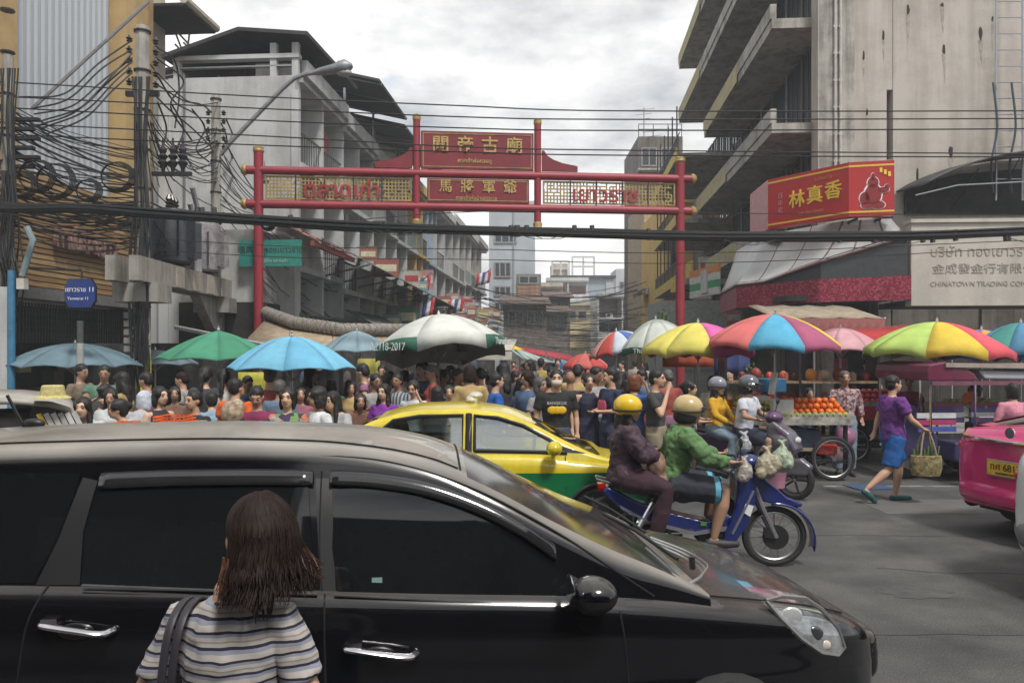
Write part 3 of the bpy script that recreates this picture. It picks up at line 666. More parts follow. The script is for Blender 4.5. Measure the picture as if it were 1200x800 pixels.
# blue street name sign
t = thing('street_sign', 'small blue eight sided street name sign with white lettering before the wooden slats', 'sign', W(94, 344, 14.2))
pts = [(-.27, -.12), (-.2, -.25), (.2, -.25), (.27, -.12), (.27, .12), (.2, .25), (-.2, .25), (-.27, .12)]
MB().prism(pts, -.015, .015).obj('plate', mat('sign_blue', (.015, .04, .19), .35), t, smooth=False)
MB().prism([(a*1.08, b*1.08) for a, b in pts], .016, .03).obj('rim', DARKM, t, smooth=False)
SW = mat('sign_white', (.75, .77, .8), .5)
text('lettering', 'เยาวราช 11', .12, SW, t, (0, -.018, .07), ext=.003); text('lettering', 'Yaowarat 11', .075, SW, t, (-.03, -.018, -.09), ext=.003)
MB().tube([(0, .05, .28), (0, .05, .42), (-1.1, .3, .5)], .02, 6).obj('bracket', DARKM, t)
# blue and white post at the far left, with angled grey arm
t = thing('drain_post', 'blue painted pipe beside a white post at the left edge', 'pipe', (X_(7, 14.5), 14.5, .0))
MB().bx(-.12, .02, 0, .14, 0, 3.1).obj('white_post', WH, t, smooth=False)
MB().tube([(.1, 0, 0), (.1, 0, 3.4)], .065, 10).obj('blue_pipe', mat('pipe_blue', (.05, .19, .33), .5), t)
MB().tube([(.3, 0, 3.3), (.42, 0, 3.7), (.5, 0, 3.95), (.38, 0, 4.2)], .06, 8).obj('grey_arm', mat('arm_grey', (.22, .29, .30), .5), t)
MB().bx(.24, .38, -.08, .06, 3.05, 3.25).obj('lamp_box', mat('lamp_box', (.5, .48, .42), .5), t, smooth=False)
# steel post between stalls
t = thing('steel_post', 'plain grey steel post standing through the blue grey umbrella', 'post', (X_(94, 14), 14, 0))
MB().tube([(0, 0, 0), (0, 0, 2.05)], .06, 12).obj('tube', mat('post_grey', (.38, .38, .37), .5), t)
MB().tube([(0, 0, 2.05), (0, 0, 2.45)], .055, 12).obj('upper_tube', mat('post_dark', (.08, .08, .08), .6), t)

# ---------------------------------------------------------------- poles, transformers, lamp
POLE = stain_mat('pole_concrete', (.31, .29, .26), (.15, .14, .12), s=2.5)
def insulators(t, x, z, n=4, dx=.16, y=0):
    for i in range(n):
        m = MB(); zz = z-i*.22; m.lathe([(.02, 0), (.06, .02), (.03, .05), (.07, .08), (.03, .11), (.02, .15)], (x, y, zz), 8); m.obj('insulator', mat('insulator_brown', (.04, .025, .02), .3), t)
def pole(px, Y, top_py, wpx, label):
    t = thing('utility_pole', label, 'pole', (X_(px, Y), Y, 0)); r = wpx/F*Y/2; zt = Z_(top_py, Y)
    m = MB(); m.erings([(0, 0, 0, r*1.08, r*1.08), (0, 0, zt-.05, r*.85, r*.85), (0, 0, zt, r*.7, r*.7)], 8); m.obj('shaft', POLE, t, ang=30)
    s_ = MB()
    for k in range(9): s_.lathe([(r*1.06, 0), (r*1.06, .03)], (0, 0, 2.0+k*.8), 8)
    s_.obj('steel_band', DARKM, t); return t, zt
P1, z1 = pole(167, 16, 31, 19, 'tall concrete power pole nearest the wooden slat front, yellow tape at its foot')
insulators(P1, -.27, 8.2, 5); insulators(P1, .27, 8.15, 5)
MB().bx(-.33, .33, -.05, .05, 7.1, 7.2).obj('crossarm', DARKM, P1, smooth=False)
for dx in (.42, .62, .82):
    m = MB(); m.lathe([(.03, -.2), (.05, -.1), (.11, 0), (.05, .05), (.1, .13), (.05, .18), (.08, .26), (.03, .34), (.02, .5)], (dx, 0, 5.75), 8); m.obj('surge_arrester', BLACK, P1)
MB().bx(.2, 1.0, -.04, .04, 5.48, 5.56).obj('arrester_bar', DARKM, P1, smooth=False)
MB().lathe([(.185, 1.15), (.185, 1.72)], (0, -.02, 0), 8).obj('yellow_tape', mat('tape_yellow', (.65, .58, .02), .5), P1)
for k in range(5): MB().bx(-.34, -.19, -.09, .09, 1.9+k*.17, 2.02+k*.17).obj('cable_guard', POLE, P1, smooth=False)
P2, z2 = pole(253, 20.3, 112, 13, 'shorter concrete power pole carrying the street lamp arm left of the white building')
insulators(P2, .2, 8.0, 5); insulators(P2, -.2, 8.0, 4)
P0, z0 = pole(9, 15, 64, 15, 'dark concrete power pole wrapped in cables at the left edge of the street')
insulators(P0, -.2, 7.2, 4)
for k in range(6): MB().bx(.12, .5+.1*(k % 2), -.06, .06, 5.4+k*.18, 5.46+k*.18).obj('cable_clamp', BLACK, P0, smooth=False)
lm_ = thing('street_lamp', 'grey street lamp on a long slanting arm above the left poles', 'lamp', (X_(262, 20.3), 20.3, 0))
def q(px, py, Y=20.3): v = W(px, py, Y); return (v.x-X_(262, 20.3), v.y-20.3, v.z)
MB().tube([q(258, 182), q(272, 165), q(330, 105), q(345, 92), q(358, 87), q(372, 85)], .055, 8).obj('arm', mat('lamp_grey', (.24, .25, .26), .5, .4), lm_)
hd = MB(); a = Vector(q(366, 86)); b = Vector(q(413, 77)); M_ = Matrix.Translation(a) @ Matrix.Rotation(-math.atan2(b.z-a.z, b.x-a.x), 4, 'Y')
hl = (b-a).length; hd.erings([(0, 0, 0, .05, .05), (0, 0, hl*.2, .10, .12), (.0, 0, hl*.6, .13, .16), (0, 0, hl*.68, .17, .19), (0, 0, hl*.85, .19, .19), (0, 0, hl, .05, .08)], 12, M_ @ Matrix.Rotation(pi/2, 4, 'Y'))
hd.obj('lamp_head', mat('lamp_grey', (0, 0, 0)), lm_); MB().ell((a+(b-a)*.8+Vector((0, 0, -.15))), (.2, .14, .1)).obj('lens', mat('lamp_lens', (.35, .36, .34), .2), lm_)
# transformer platform between the two poles
bd = Vector((X_(253, 20.3)-X_(167, 16), 4.3, 0)); ba = math.atan2(bd.y, bd.x)
T_ = thing('transformer_platform', 'stained concrete beam platform spanning between the two left poles', 'platform', (X_(167, 16), 16, 0), ba)
bl = bd.length
MB().bx(-.9, bl+.4, -.32, -.13, 3.28, 3.76).obj('beam', POLE, T_, smooth=False); MB().bx(-.9, bl+.4, .13, .32, 3.28, 3.76).obj('beam', POLE, T_, smooth=False)
for x in (0, bl): MB().bx(x-.35, x+.35, -.45, .45, 2.9, 3.277).obj('corbel', POLE, T_, smooth=False)
MB().prism([(bl-1.5, 3.278), (bl+.3, 3.278), (bl+.3, 2.3), (bl-.5, 2.5)], -.12, .12).obj('bracket', POLE, T_, smooth=False)
for i in range(5): MB().bx(.9+i*.95, 1.35+i*.95, -.325 if 0 else -.335, -.321, 3.3, 3.74).obj('warning_plate', mat('plate_faded', (.42, .38, .32), .7), T_, smooth=False)
def transformer(x, label, c, wd):
    t = thing('transformer', label, 'transformer', Vector((X_(167, 16), 16, 3.765))+bd.normalized()*x, ba)
    tm = cmat(c, .5, 'steelpaint', var=.3)
    m = MB(); m.lathe([(wd*.9, 0), (wd, .05), (wd, 1.1), (wd*.92, 1.2), (.1, 1.25)], (0, 0, .08), 14); bevel(m.obj('tank', tm, t), .01)
    for k in range(10):
        a = 2*pi*k/10; MB().box((cos(a)*(wd+.09), sin(a)*(wd+.09), .62), (.2, .03, .8), a).obj('cooling_fin', tm, t, smooth=False)
    for dx in (-.22, 0, .22):
        MB().lathe([(.05, 0), (.09, .04), (.05, .08), (.09, .12), (.05, .16), (.08, .2), (.03, .3)], (dx*.8, 0, 1.3), 8).obj('bushing', mat('insulator_brown', (0, 0, 0)), t)
    MB().bx(-wd, wd, -.06, .06, 0, .08).obj('base', DARKM, t, smooth=False)
transformer(1.5, 'dark transformer tank, nearer of the two on the concrete beam', (.04, .045, .055), .42)
transformer(3.3, 'grey transformer tank, farther of the two on the concrete beam', (.24, .22, .23), .45)
MB_ = MB()
for k, (x, zt) in enumerate(((2.3, 5.3), (2.45, 5.7), (2.6, 5.0))): MB_.tube([(x, -.2, 3.77), (x, -.2, zt-.4), (x-.3, -.2, zt)], .06, 8)
MB_.obj('conduit', mat('conduit_grey', (.3, .3, .32), .5), T_)
# low house with tiled roof and teal shop board behind the gate's left post
loc, rz = (X_(262, 21), 21, 0), 0
LH = thing('tiled_shop', 'low shop with rusty red tiled canopy and teal sign board left of the gate', 'building', *left_at(20.5, -7.75))
MB().bx(0, 1.4, .4, 2.6, 3.2, 5.1).obj('wall', WH2, LH, smooth=False)
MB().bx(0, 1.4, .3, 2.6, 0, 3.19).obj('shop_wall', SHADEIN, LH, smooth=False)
TR = mat('roof_tile_red', (.30, .12, .09), .8, var=.4, scale=7); tile = MB().grid([[V(.18*i/3-.09, -q_*.42, .04*sin(pi*i/3)-q_*.16) for i in range(4)] for q_ in (0, 1)]).mesh('roof_tile', TR)
for row in range(4):
    for k in range(19): put('roof_tile', tile, LH, (-.2+k*.19, .35-row*.38, 5.45-row*.17+.02*rr.random()), rot=(0, 0, rr.uniform(-.05, .05)))
MB().bx(-.3, 3.5, -1.15, -1.05, 4.62, 4.75).obj('fascia', mat('fascia_red', (.25, .05, .04)), LH, smooth=False)
TEAL = mat('teal_board', (.03, .22, .18), .5, var=.15)
sb = thing('shop_sign', 'teal shop sign board with dark Chinese and Thai lettering behind the left red post', 'sign', W(308, 293, 19.6)+Vector((0, .6, 0)), radians(-4))
MB().bx(-.82, .82, 0, .05, -.34, .34).obj('board', TEAL, sb, smooth=False)
text('lettering', '順興行 ทองเยาวราช', .21, mat('dark_letter', (.02, .05, .05)), sb, (0, -.006, .08), ext=.004)
text('lettering', 'หมู่บ้าน ตลาดเก่า', .11, mat('pale_letter', (.4, .5, .45)), sb, (.1, -.006, -.2), ext=.004)
# faded corrugated awning over the left pavement
ca = thing('pavement_awning', 'ribbed faded awning rolled along the left shops above the stalls', 'awning', (0, 0, 0))
pa = [W(312, 366, 20), W(345, 378, 19), W(400, 386, 18.6), W(470, 386, 20.5), W(545, 382, 26)]
m = MB(); m.tube(pa, .15, 10); m.obj('canvas_roll', mat('canvas_faded', (.26, .24, .21), .9, var=.35, scale=9), ca)
rk = MB()
for i in range(40):
    f_ = i/40*4; a = pa[int(f_)]; b = pa[min(int(f_)+1, 4)]; p = a.lerp(b, f_-int(f_)); d = (b-a).normalized()
    rk.tube([p-d*.015, p+d*.015], .16, 10)
rk.obj('canvas_ribs', mat('canvas_rib', (.25, .22, .19), .9), ca, kind='stuff')
m = MB(); m.grid([[p+Vector((0, .1-q_*1.5, -.15-q_*.55)) for p in pa] for q_ in (0, .5, 1)]); solid(m.obj('canvas', mat('canvas_tan', (.40, .31, .21), .9, var=.2), ca), .02)
MB().tube([W(205, 383, 17), W(250, 392, 17), W(310, 404, 17)], .05, 8).obj('pole', STEEL, ca)

# ---------------------------------------------------------------- overhead wires
def cat_curve(pts, n=10):     # catmull-rom through points
    P = [Vector(p) for p in pts]; P = [P[0]*2-P[1]]+P+[P[-1]*2-P[-2]]; o = []
    for i in range(1, len(P)-2):
        for k in range(n):
            t = k/n; a, b, c, d = P[i-1:i+3]
            o.append(.5*((2*b)+(c-a)*t+(2*a-5*b+4*c-d)*t*t+(3*b-a-3*c+d)*t**3))
    o.append(P[-2]); return o
def wire(name, label, pts, r, m=CABLE, group=None, parent=None, n=8):
    o = MB().tube(cat_curve(pts, n), r, 6).obj(name, m, parent)
    if not parent: tag(o, label, 'cable', group)
    return o
wl = [(97, 113, 124, 130, 130), (114, 127, 137, 140, 139), (127, 141, 150, 153, 151), (145, 159, 172, 176, 180), (158, 170, 178, 182, 184)]
wn = ['topmost', 'second from the top', 'middle', 'second from the bottom', 'lowest']
for i, ys in enumerate(wl):
    Y = 15.1+.12*i; xs = (20, 300, 540, 720, 1200)
    pts = [W(-60, ys[0]-4, Y)]+[W(x, y, Y) for x, y in zip(xs, ys)]+[W(1290, ys[4]+(-2), Y)]
    wire('power_line', 'thin overhead wire crossing above the red gate, %s of five' % wn[i], pts, .013, group='long wires over the street')
cb = thing('cable_bundle', 'thick black bundle of telephone cables crossing the whole street before the gate', 'cables', (0, 0, 0))
base = [(-60, 232), (0, 243), (90, 244), (175, 249), (300, 258), (420, 265), (560, 270), (700, 274), (840, 277), (1000, 277), (1100, 275), (1260, 268)]
rr = random.Random(4)
for k in range(9):
    ox, oz = .05*cos(k*2.4)*(1 if k else 0), .06*sin(k*2.4)*(1 if k else 0)
    pts = [W(x, y, 14)+Vector((0, ox, oz+rr.uniform(-.016, .016))) for x, y in base]
    MB().tube(cat_curve(pts, 6), .02+.014*rr.random(), 6).obj('cable', CABLE, cb)
lb = MB()
for k in range(26):
    px = rr.uniform(200, 1190); y = [b for a, b in base if a <= px][-1]
    p = W(px, y, 14)+Vector((0, 0, .09)); lb.tube([p+Vector((0, 0, 0)), p+Vector((.02, 0, -.2))], .045, 6)
    if k % 3 == 0: lb.tube([p+Vector((x*.3, -.06, -.16-.10*sin(x*pi/3))) for x in range(4)], .008, 4)
lb.obj('cable_ties', mat('tie_grey', (.05, .05, .05), .6), cb, kind='stuff')
for k, (y0, y1, y2, y3) in enumerate(((287, 292, 296, 280), (262, 248, 250, 252), (300, 304, 308, 288))):
    wire('loose_wire', ['thin slack wire just under the thick bundle', 'thin slack wire just above the thick bundle near the gate', 'lowest slack wire under the thick bundle'][k],
         [W(-20, y0-24, 15.0+k*.4), W(300, y0, 15.0+k*.4), W(560, y1, 15+k*.4), W(840, y2, 15+k*.4), W(1240, y3, 15+k*.4)], .008)
# cables climbing from the left pole cluster to the insulators of the first tall pole
up = thing('rising_cables', 'fan of black cables rising from the left pole to the tall concrete pole', 'cables', (0, 0, 0))
for (a, b, c, d) in (((22, 114), (75, 110), (115, 75), (155, 47)), ((35, 128), (80, 116), (120, 80), (155, 58)), ((40, 134), (85, 124), (120, 95), (155, 68)), ((48, 142), (95, 126), (125, 98), (155, 72)), ((50, 150), (100, 130), (135, 95), (153, 80)), ((55, 157), (100, 138), (130, 108), (155, 85)), ((45, 147), (90, 130), (130, 90), (155, 62))):
    MB().tube(cat_curve([W(*a, 15.2), W(*b, 15.4), W(*c, 15.7), W(*d, 16)], 8), .017, 6).obj('cable', CABLE, up)
MB().tube([W(38, 127, 15.5), W(174, 2, 17)], .035, 6).obj('guy_rod', mat('rod_grey', (.17, .17, .18), .5), up)
dn = thing('falling_cables', 'dark cables falling from the tall pole to the lamp pole and gate', 'cables', (0, 0, 0))
for pts in (((183, 55), (205, 72), (210, 110), (205, 150)), ((183, 68), (215, 95), (200, 125), (225, 165)), ((185, 90), (205, 120), (235, 140), (255, 185), (300, 235)), ((180, 110), (200, 130), (230, 155), (262, 190), (295, 240)), ((185, 120), (195, 150), (190, 175)), ((200, 120), (215, 150), (207, 175)), ((225, 128), (240, 150), (230, 175), (245, 190)), ((265, 140), (285, 180), (320, 215), (345, 240)), ((262, 160), (280, 200), (300, 225), (315, 250)),
            ((185, 100), (215, 118), (240, 125), (262, 150), (270, 178), (290, 200))):
    MB().tube(cat_curve([W(x, y, 16+(x-180)/16) for x, y in pts], 8), .02, 6).obj('cable', CABLE, dn)
def tangle(name, label, boxes, n, seed, rad=.009, loops=.0):
    r_ = random.Random(seed); m = MB()
    for i in range(n):
        x0, x1, y0, y1, Y = r_.choice(boxes); px, py = r_.uniform(x0, x1), r_.uniform(y0, y1); pts = []
        if r_.random() < loops:
            c = W(px, py, Y); R = r_.uniform(.10, .22); ph = r_.random()*6; tl = r_.uniform(-.2, .2)
            pts = [c+Vector((R*cos(ph+a*.55), tl*R*sin(a*.55), R*.8*sin(ph+a*.55)+.004*a)) for a in range(22)]
        else:
            dx = r_.uniform(40, 130); dy = r_.uniform(-16, 24); sg = r_.uniform(2, 13)
            if r_.random() < .2: dx, dy = r_.uniform(-25, 25), r_.uniform(30, 70)
            pts = [W(px+dx*t, py+dy*t+sg*4*t*(1-t), Y)+Vector((0, r_.uniform(-.05, .05), 0)) for t in (0, .25, .5, .75, 1)]
        m.tube(cat_curve(pts, 4), rad*r_.uniform(.8, 1.7), 5)
    o = m.obj(name, CABLE, kind='stuff'); o['label'] = label; o['category'] = 'cables'; return o
def strung(name, label, ends, n, seed, rad, coils=()):
    r_ = random.Random(seed); m = MB()
    for i in range(n):
        (ax0, ax1, ay0, ay1, aY), (bx0, bx1, by0, by1, bY) = r_.choice(ends); t0 = r_.random(); t1 = min(1, max(0, t0+r_.uniform(-.3, .3)))
        A_ = W(r_.uniform(ax0, ax1), ay0+(ay1-ay0)*t0, aY); B_ = W(r_.uniform(bx0, bx1), by0+(by1-by0)*t1, bY); sag = r_.uniform(.02, .11)*(B_-A_).length; k = r_.uniform(-.06, .06)
        m.tube([A_.lerp(B_, t)+Vector((0, k*sin(pi*t), -sag*4*t*(1-t)*(1+.15*sin(6*t+i)))) for t in [q_/10 for q_ in range(11)]], rad*r_.uniform(.7, 1.8), 5)
    for (px, py, Y, R) in coils:
        for q_ in range(5): c_ = W(px, py, Y); m.tube([c_+Vector(((R+.012*q_)*cos(a), .03*q_, (R*.92+.01*q_)*sin(a))) for a in [2*pi*u/26 for u in range(26)]], .011, 5, closed=True)
    o = m.obj(name, CABLE, kind='stuff'); o['label'] = label; o['category'] = 'cables'; return o
strung('strung_wires', 'dense sagging black wires strung from the left pole to the first tall pole, with coils', [((-6, 16, 120, 180, 15), (158, 172, 175, 260, 16)), ((-6, 20, 175, 270, 15), (158, 172, 205, 290, 16)), ((0, 16, 225, 262, 15), (158, 174, 236, 262, 15.8)), ((-40, -30, 100, 250, 14.5), (0, 16, 130, 260, 15))], 78, 2, .010,
       [(40, 205, 14.9, .30), (62, 211, 15, .33), (101, 222, 15.1, .2), (135, 206, 15.3, .28), (118, 250, 15.2, .17), (22, 215, 14.8, .24)])
strung('strung_wires', 'wires dropping and looping between the two concrete poles around the transformers', [((160, 175, 60, 230, 16), (250, 258, 120, 250, 20.3)), ((166, 180, 120, 300, 15.9), (186, 215, 180, 300, 17)), ((200, 215, 165, 180, 17), (250, 258, 140, 200, 20.3)), ((250, 262, 150, 240, 20.3), (296, 310, 225, 262, 20))], 46, 5, .010, [(312, 262, 14.2, .08)])
def drops(name, label, cols, n, seed, rad):
    r_ = random.Random(seed); m = MB()
    for i in range(n):
        x0, x1, y0, y1, Y = r_.choice(cols); px = r_.uniform(x0, x1); m.tube(cat_curve([W(px+r_.uniform(-3, 3)*(1+q_*.5), y0+(y1-y0)*q_/5, Y+r_.uniform(-.05, .05)) for q_ in range(6)], 4), rad*r_.uniform(.7, 2), 5)
    o = m.obj(name, CABLE, kind='stuff'); o['label'] = label; o['category'] = 'cables'; return o
drops('hanging_cables', 'black cables strapped vertically down both left poles', [(-4, 20, 80, 400, 14.75), (156, 180, 90, 470, 15.72), (0, 14, 200, 420, 14.7), (160, 176, 250, 480, 15.7)], 40, 7, .013)
strung('strung_wires', 'thin grey wires sagging along the left shophouse fronts', [((296, 312, 250, 330, 20.1), (380, 420, 300, 385, 27)), ((330, 350, 280, 380, 23), (470, 500, 320, 390, 41)), ((400, 430, 290, 380, 30), (540, 560, 345, 395, 60)), ((254, 262, 220, 330, 20.4), (330, 360, 300, 380, 24))], 44, 3, .009)
strung('strung_wires', 'web of thin wires crossing the far end of the soi', [((560, 585, 340, 400, 62), (720, 745, 350, 405, 62)), ((545, 560, 330, 390, 50), (745, 760, 330, 400, 50)), ((585, 600, 350, 400, 80), (705, 720, 350, 400, 80))], 62, 6, .014)
t = thing('steel_truss', 'thin leaning steel lattice on the roof edge left of the white building', 'frame', (0, 0, 0))
for a, b in (((208, 38), (266, 100)), ((205, 52), (258, 108)), ((204, 62), (262, 70)), ((206, 40), (232, 108)), ((232, 55), (232, 120)), ((215, 50), (262, 95)), ((205, 84), (262, 96)), ((222, 40), (215, 95)), ((245, 75), (240, 112))): MB().tube([W(*a, 23.8), W(*b, 23.8)], .03, 5).obj('bar', mat('truss_grey', (.3, .3, .3), .6, .3), t)
# ---------------------------------------------------------------- the red gate
G = thing('street_gate', 'red tubular street gate with gold lettered centre boards spanning the soi mouth', 'gate', (-6.457, 20, 0), math.atan2(1, 10.954))
RED = mat('gate_red', (.27, .022, .036), .5, var=.15, scale=1.2); RED2 = mat('board_red', (.19, .014, .022), .5, var=.14, scale=1.5)
GOLD = mat('gate_gold', (.48, .33, .12), .45, .3, var=.3, scale=6); GOLDD = mat('gate_gold_dull', (.36, .26, .10), .6, .2, var=.3, scale=3)
LR = mat('letter_red', (.30, .03, .03), .5)
def gpost(x, z0, z1, r=.115, cap_b=False):
    m = MB(); m.tube([(x, 0, z0), (x, 0, z1)], r, 16); m.obj('post', RED, G)
    MB().lathe([(r*1.05, 0), (r*1.2, .04), (r*1.1, .08), (r*1.15, .12), (r*.6, .16)], (x, 0, z1), 14).obj('gold_cap', GOLD, G)
    if cap_b: MB().lathe([(r*.6, -.2), (r*1.3, -.15), (r*1.2, -.1), (r*1.35, -.05), (r*1.15, 0)], (x, 0, z0), 14).obj('gold_cap', GOLD, G)
gpost(0, 0, 6.97, .12); gpost(11, 0, 6.95, .12); gpost(4.0, 5.33, 7.9, .092, True); gpost(7.16, 5.3, 7.86, .092, True)
for z in (6.52, 5.66):
    MB().tube([(-.3, 0, z), (11.3, 0, z)], .11, 14).obj('beam', RED, G)
    for x, s_ in ((-.3, -1), (11.3, 1)): MB().lathe([(.125, 0), (.145, .04*s_), (.13, .08*s_), (.09, .13*s_)], (x, 0, z), 12, 'X').obj('gold_cap', GOLD, G)
for x in (0, 11): MB().lathe([(.3, .0), (.3, .25), (.2, .35)], (x, 0, 0), 14).obj('post_foot', CONC, G)
MB().bx(4.11, 7.05, -.05, .05, 6.645, 7.62).obj('upper_board', RED2, G, smooth=False)
MB().bx(4.27, 6.93, -.05, .05, 5.78, 6.395).obj('lower_board', RED2, G, smooth=False)
def rim(x0, x1, z0, z1, nm='gold_line'):
    m = MB(); t = .022
    m.bx(x0, x1, -.062, -.05, z0, z0+t); m.bx(x0, x1, -.062, -.05, z1-t, z1); m.bx(x0, x0+t, -.062, -.05, z0+t, z1-t); m.bx(x1-t, x1, -.062, -.05, z0+t, z1-t); m.obj(nm, GOLDD, G, smooth=False)
rim(4.16, 7.0, 6.69, 7.57); rim(4.31, 6.89, 5.82, 6.36)
for i, ch in enumerate('關帝古廟'): text('lettering', ch, .46, GOLD, G, (4.62+i*.64, -.056, 7.25), ext=.02, bold=.006)
text('lettering', 'ศาลเจ้าพ่อกวนอู', .14, GOLD, G, (5.5, -.056, 6.86), ext=.01, bold=.003)
for i, ch in enumerate('馬將軍爺'): text('lettering', ch, .36, GOLD, G, (4.75+i*.56, -.056, 6.18), ext=.02, bold=.005)
text('lettering', 'ศาลเจ้าพ่อม้าเยาวราช', .13, GOLD, G, (5.55, -.056, 5.89), ext=.01, bold=.002)
def wing(sg, x0):
    pts = [(0, 6.645), (0, 7.18), (.06*1, 7.18), (.14, 7.05), (.3, 6.95), (.55, 6.86), (.9, 6.80), (.95, 6.78), (.95, 6.645)]
    MB().prism([(x0+sg*a, b) for a, b in pts], -.04, .04).obj('wing_board', RED2, G, smooth=False)
wing(-1, 3.89); wing(1, 7.27)
rl = random.Random(3)
def lattice(x0, x1, mt, nm):
    z0, z1 = 5.82, 6.36; m = MB(); s_ = .088; nx = int((x1-x0)/s_); nz = 6
    fr = MB(); fr.bx(x0-.03, x1+.03, -.03, .03, z0-.03, z0); fr.bx(x0-.03, x1+.03, -.03, .03, z1, z1+.03); fr.bx(x0-.03, x0, -.03, .03, z0, z1); fr.bx(x1, x1+.03, -.03, .03, z0, z1)
    fr.obj('lattice_frame', mt, G, smooth=False)
    for i in range(nx+1):
        for j in range(nz):
            if rl.random() < .90: m.bx(x0+i*s_-.017, x0+i*s_+.017, -.012, .012, z0+j*.09, z0+j*.09+.09)
    for j in range(nz+1):
        for i in range(nx):
            if rl.random() < .90: m.bx(x0+i*s_, x0+(i+1)*s_, -.010, .010, z0+j*.09-.016, z0+j*.09+.016)
    o = m.obj(nm, mt, G, smooth=False); o['kind'] = 'stuff'
    for i in range(1, 5): MB().bx(x0+(x1-x0)*i/5-.015, x0+(x1-x0)*i/5+.015, -.03, .03, 5.775, 6.405).obj('lattice_strut', DARKM, G, smooth=False)
lattice(.2, 3.84, GOLDD, 'fretwork'); lattice(7.33, 10.82, GOLDD, 'fretwork')
bk = lambda x0, x1: MB().bx(x0, x1, .02, .03, 5.9, 6.3)
text('lettering', 'ตลาดเก่า', .56, LR, G, (2.1, -.05, 6.03), ext=.012, sx=1.0, bold=.012)
text('lettering', 'เยาวราช', .56, LR, G, (8.95, -.05, 6.03), ext=.012, sx=1.0, bold=.012)
# small shrine finial behind the left end
f = MB(); f.lathe([(.09, 0), (.13, .06), (.06, .1), (.1, .2), (.05, .24), (.07, .32), (.02, .4), (.01, .6)], (X_(310, 21), 21, 6.4), 10)
tag(f.obj('spire_ornament', mat('ornament_grey', (.2, .19, .18))), 'tiny grey spire ornament behind the top of the left gate post', 'ornament')

# ---------------------------------------------------------------- right corner: red sign, canopy, awnings
SR = mat('sign_red', (.42, .018, .02), .38, var=.08, scale=1); SGR = mat('sign_yellow', (.75, .5, .05), .4, var=.1)
RS = thing('shop_sign', 'big red box sign with gold Chinese characters wrapping the concrete corner', 'sign', (0, 0, 0))
sp = [(7.40, 24.4), (7.27, 22.3), (8.69, 20.25), (9.74, 20.0)]; zb, zt = 5.38, 6.78
def panel(a, b, nm, m, z0=zb, z1=zt, off=0, th=.28):
    a, b = Vector((*a, 0)), Vector((*b, 0)); d = (b-a).normalized(); nn = Vector((d.y, -d.x, 0)); A_, B_ = a+nn*off, b+nn*off
    mm = MB(); v = [A_, B_, B_-nn*th, A_-nn*th]; mm.add([p+Vector((0, 0, z0)) for p in v]+[p+Vector((0, 0, z1)) for p in v], [(3, 2, 1, 0), (4, 5, 6, 7), (0, 1, 5, 4), (1, 2, 6, 5), (2, 3, 7, 6), (3, 0, 4, 7)])
    return mm.obj(nm, m, RS, smooth=False), A_, B_, nn, d
panel(sp[0], sp[1], 'end_panel', mat('sign_pink_faded', (.55, .22, .22), .5)); panel(sp[1], sp[2], 'main_panel', SR); panel(sp[2], sp[3], 'front_panel', SR)
for i in (1, 2):
    for z in (zb+.09, zt-.13): panel(sp[i], sp[i+1], 'gold_line', SGR, z, z+.045, .006, .005)
d12 = Vector((*sp[2], 0))-Vector((*sp[1], 0)); an_ = math.atan2(d12.y, d12.x); nn = Vector((d12.y, -d12.x, 0)).normalized(); dd = d12.normalized()
for i, ch in enumerate('林真香'):
    p = Vector((*sp[1], 0))+dd*(.95+i*.55)+nn*.012; text('lettering', ch, .5, SGR, RS, (p.x, p.y, 6.05+.03*i), rot=(pi/2, 0, an_), ext=.012, bold=.008)
p = Vector((*sp[1], 0))+dd*.42+nn*.012
for i, ch in enumerate('百年老'): text('lettering', ch, .17, mat('pink_letter', (.6, .25, .25)), RS, (p.x, p.y, 6.25-.2*i), rot=(pi/2, 0, an_), ext=.006)
p = Vector((*sp[1], 0))+dd*1.4+nn*.012; text('lettering', 'LIM JIN HIANG', .12, mat('dim_gold', (.5, .18, .06)), RS, (p.x, p.y, 5.66), rot=(pi/2, 0, an_), ext=.004)
text('lettering', 'ลิ้มจิงเฮียง', .13, mat('dim_gold', (0, 0, 0)), RS, (p.x+.2, p.y-.3, 6.5), rot=(pi/2, 0, an_), ext=.004)
d23 = Vector((*sp[3], 0))-Vector((*sp[2], 0)); an2 = math.atan2(d23.y, d23.x)
def emblem(m, sc, off, nm):      # plain seated figure emblem outlined in white
    c = Vector((*sp[2], 0))+d23*.5; M = Matrix.Translation((c.x+.03, c.y-off, 5.95)) @ Matrix.Rotation(an2, 4, 'Z')
    b = MB(); R_ = lambda cx, cz, rx, rz_, n=14: b.add([M @ Vector((cx*1+rx*cos(2*pi*k/n)*sc, -.0, cz+rz_*sin(2*pi*k/n)*sc)) for k in range(n)]+[M @ Vector((cx+rx*cos(2*pi*k/n)*sc, .012, cz+rz_*sin(2*pi*k/n)*sc)) for k in range(n)], [tuple(range(n)), tuple(range(2*n-1, n-1, -1))]+[(k, k+n, (k+1) % n+n, (k+1) % n) for k in range(n)])
    for cx, cz, rx, rz_ in ((0, .28, .13, .14), (0, .42, .05, .1), (0, -.02, .2, .26), (.24, .08, .14, .07), (-.2, -.12, .12, .16), (.12, -.3, .16, .1), (-.14, -.3, .14, .09), (.33, .16, .06, .06)):
        R_(cx, cz, rx, rz_)
    b.obj(nm, m, RS, smooth=False)
emblem(mat('sign_white', (.75, .77, .8)), 1.18, .016, 'emblem_outline'); emblem(mat('emblem_maroon', (.25, .015, .02)), 1.0, .034, 'emblem')
cn = MB()
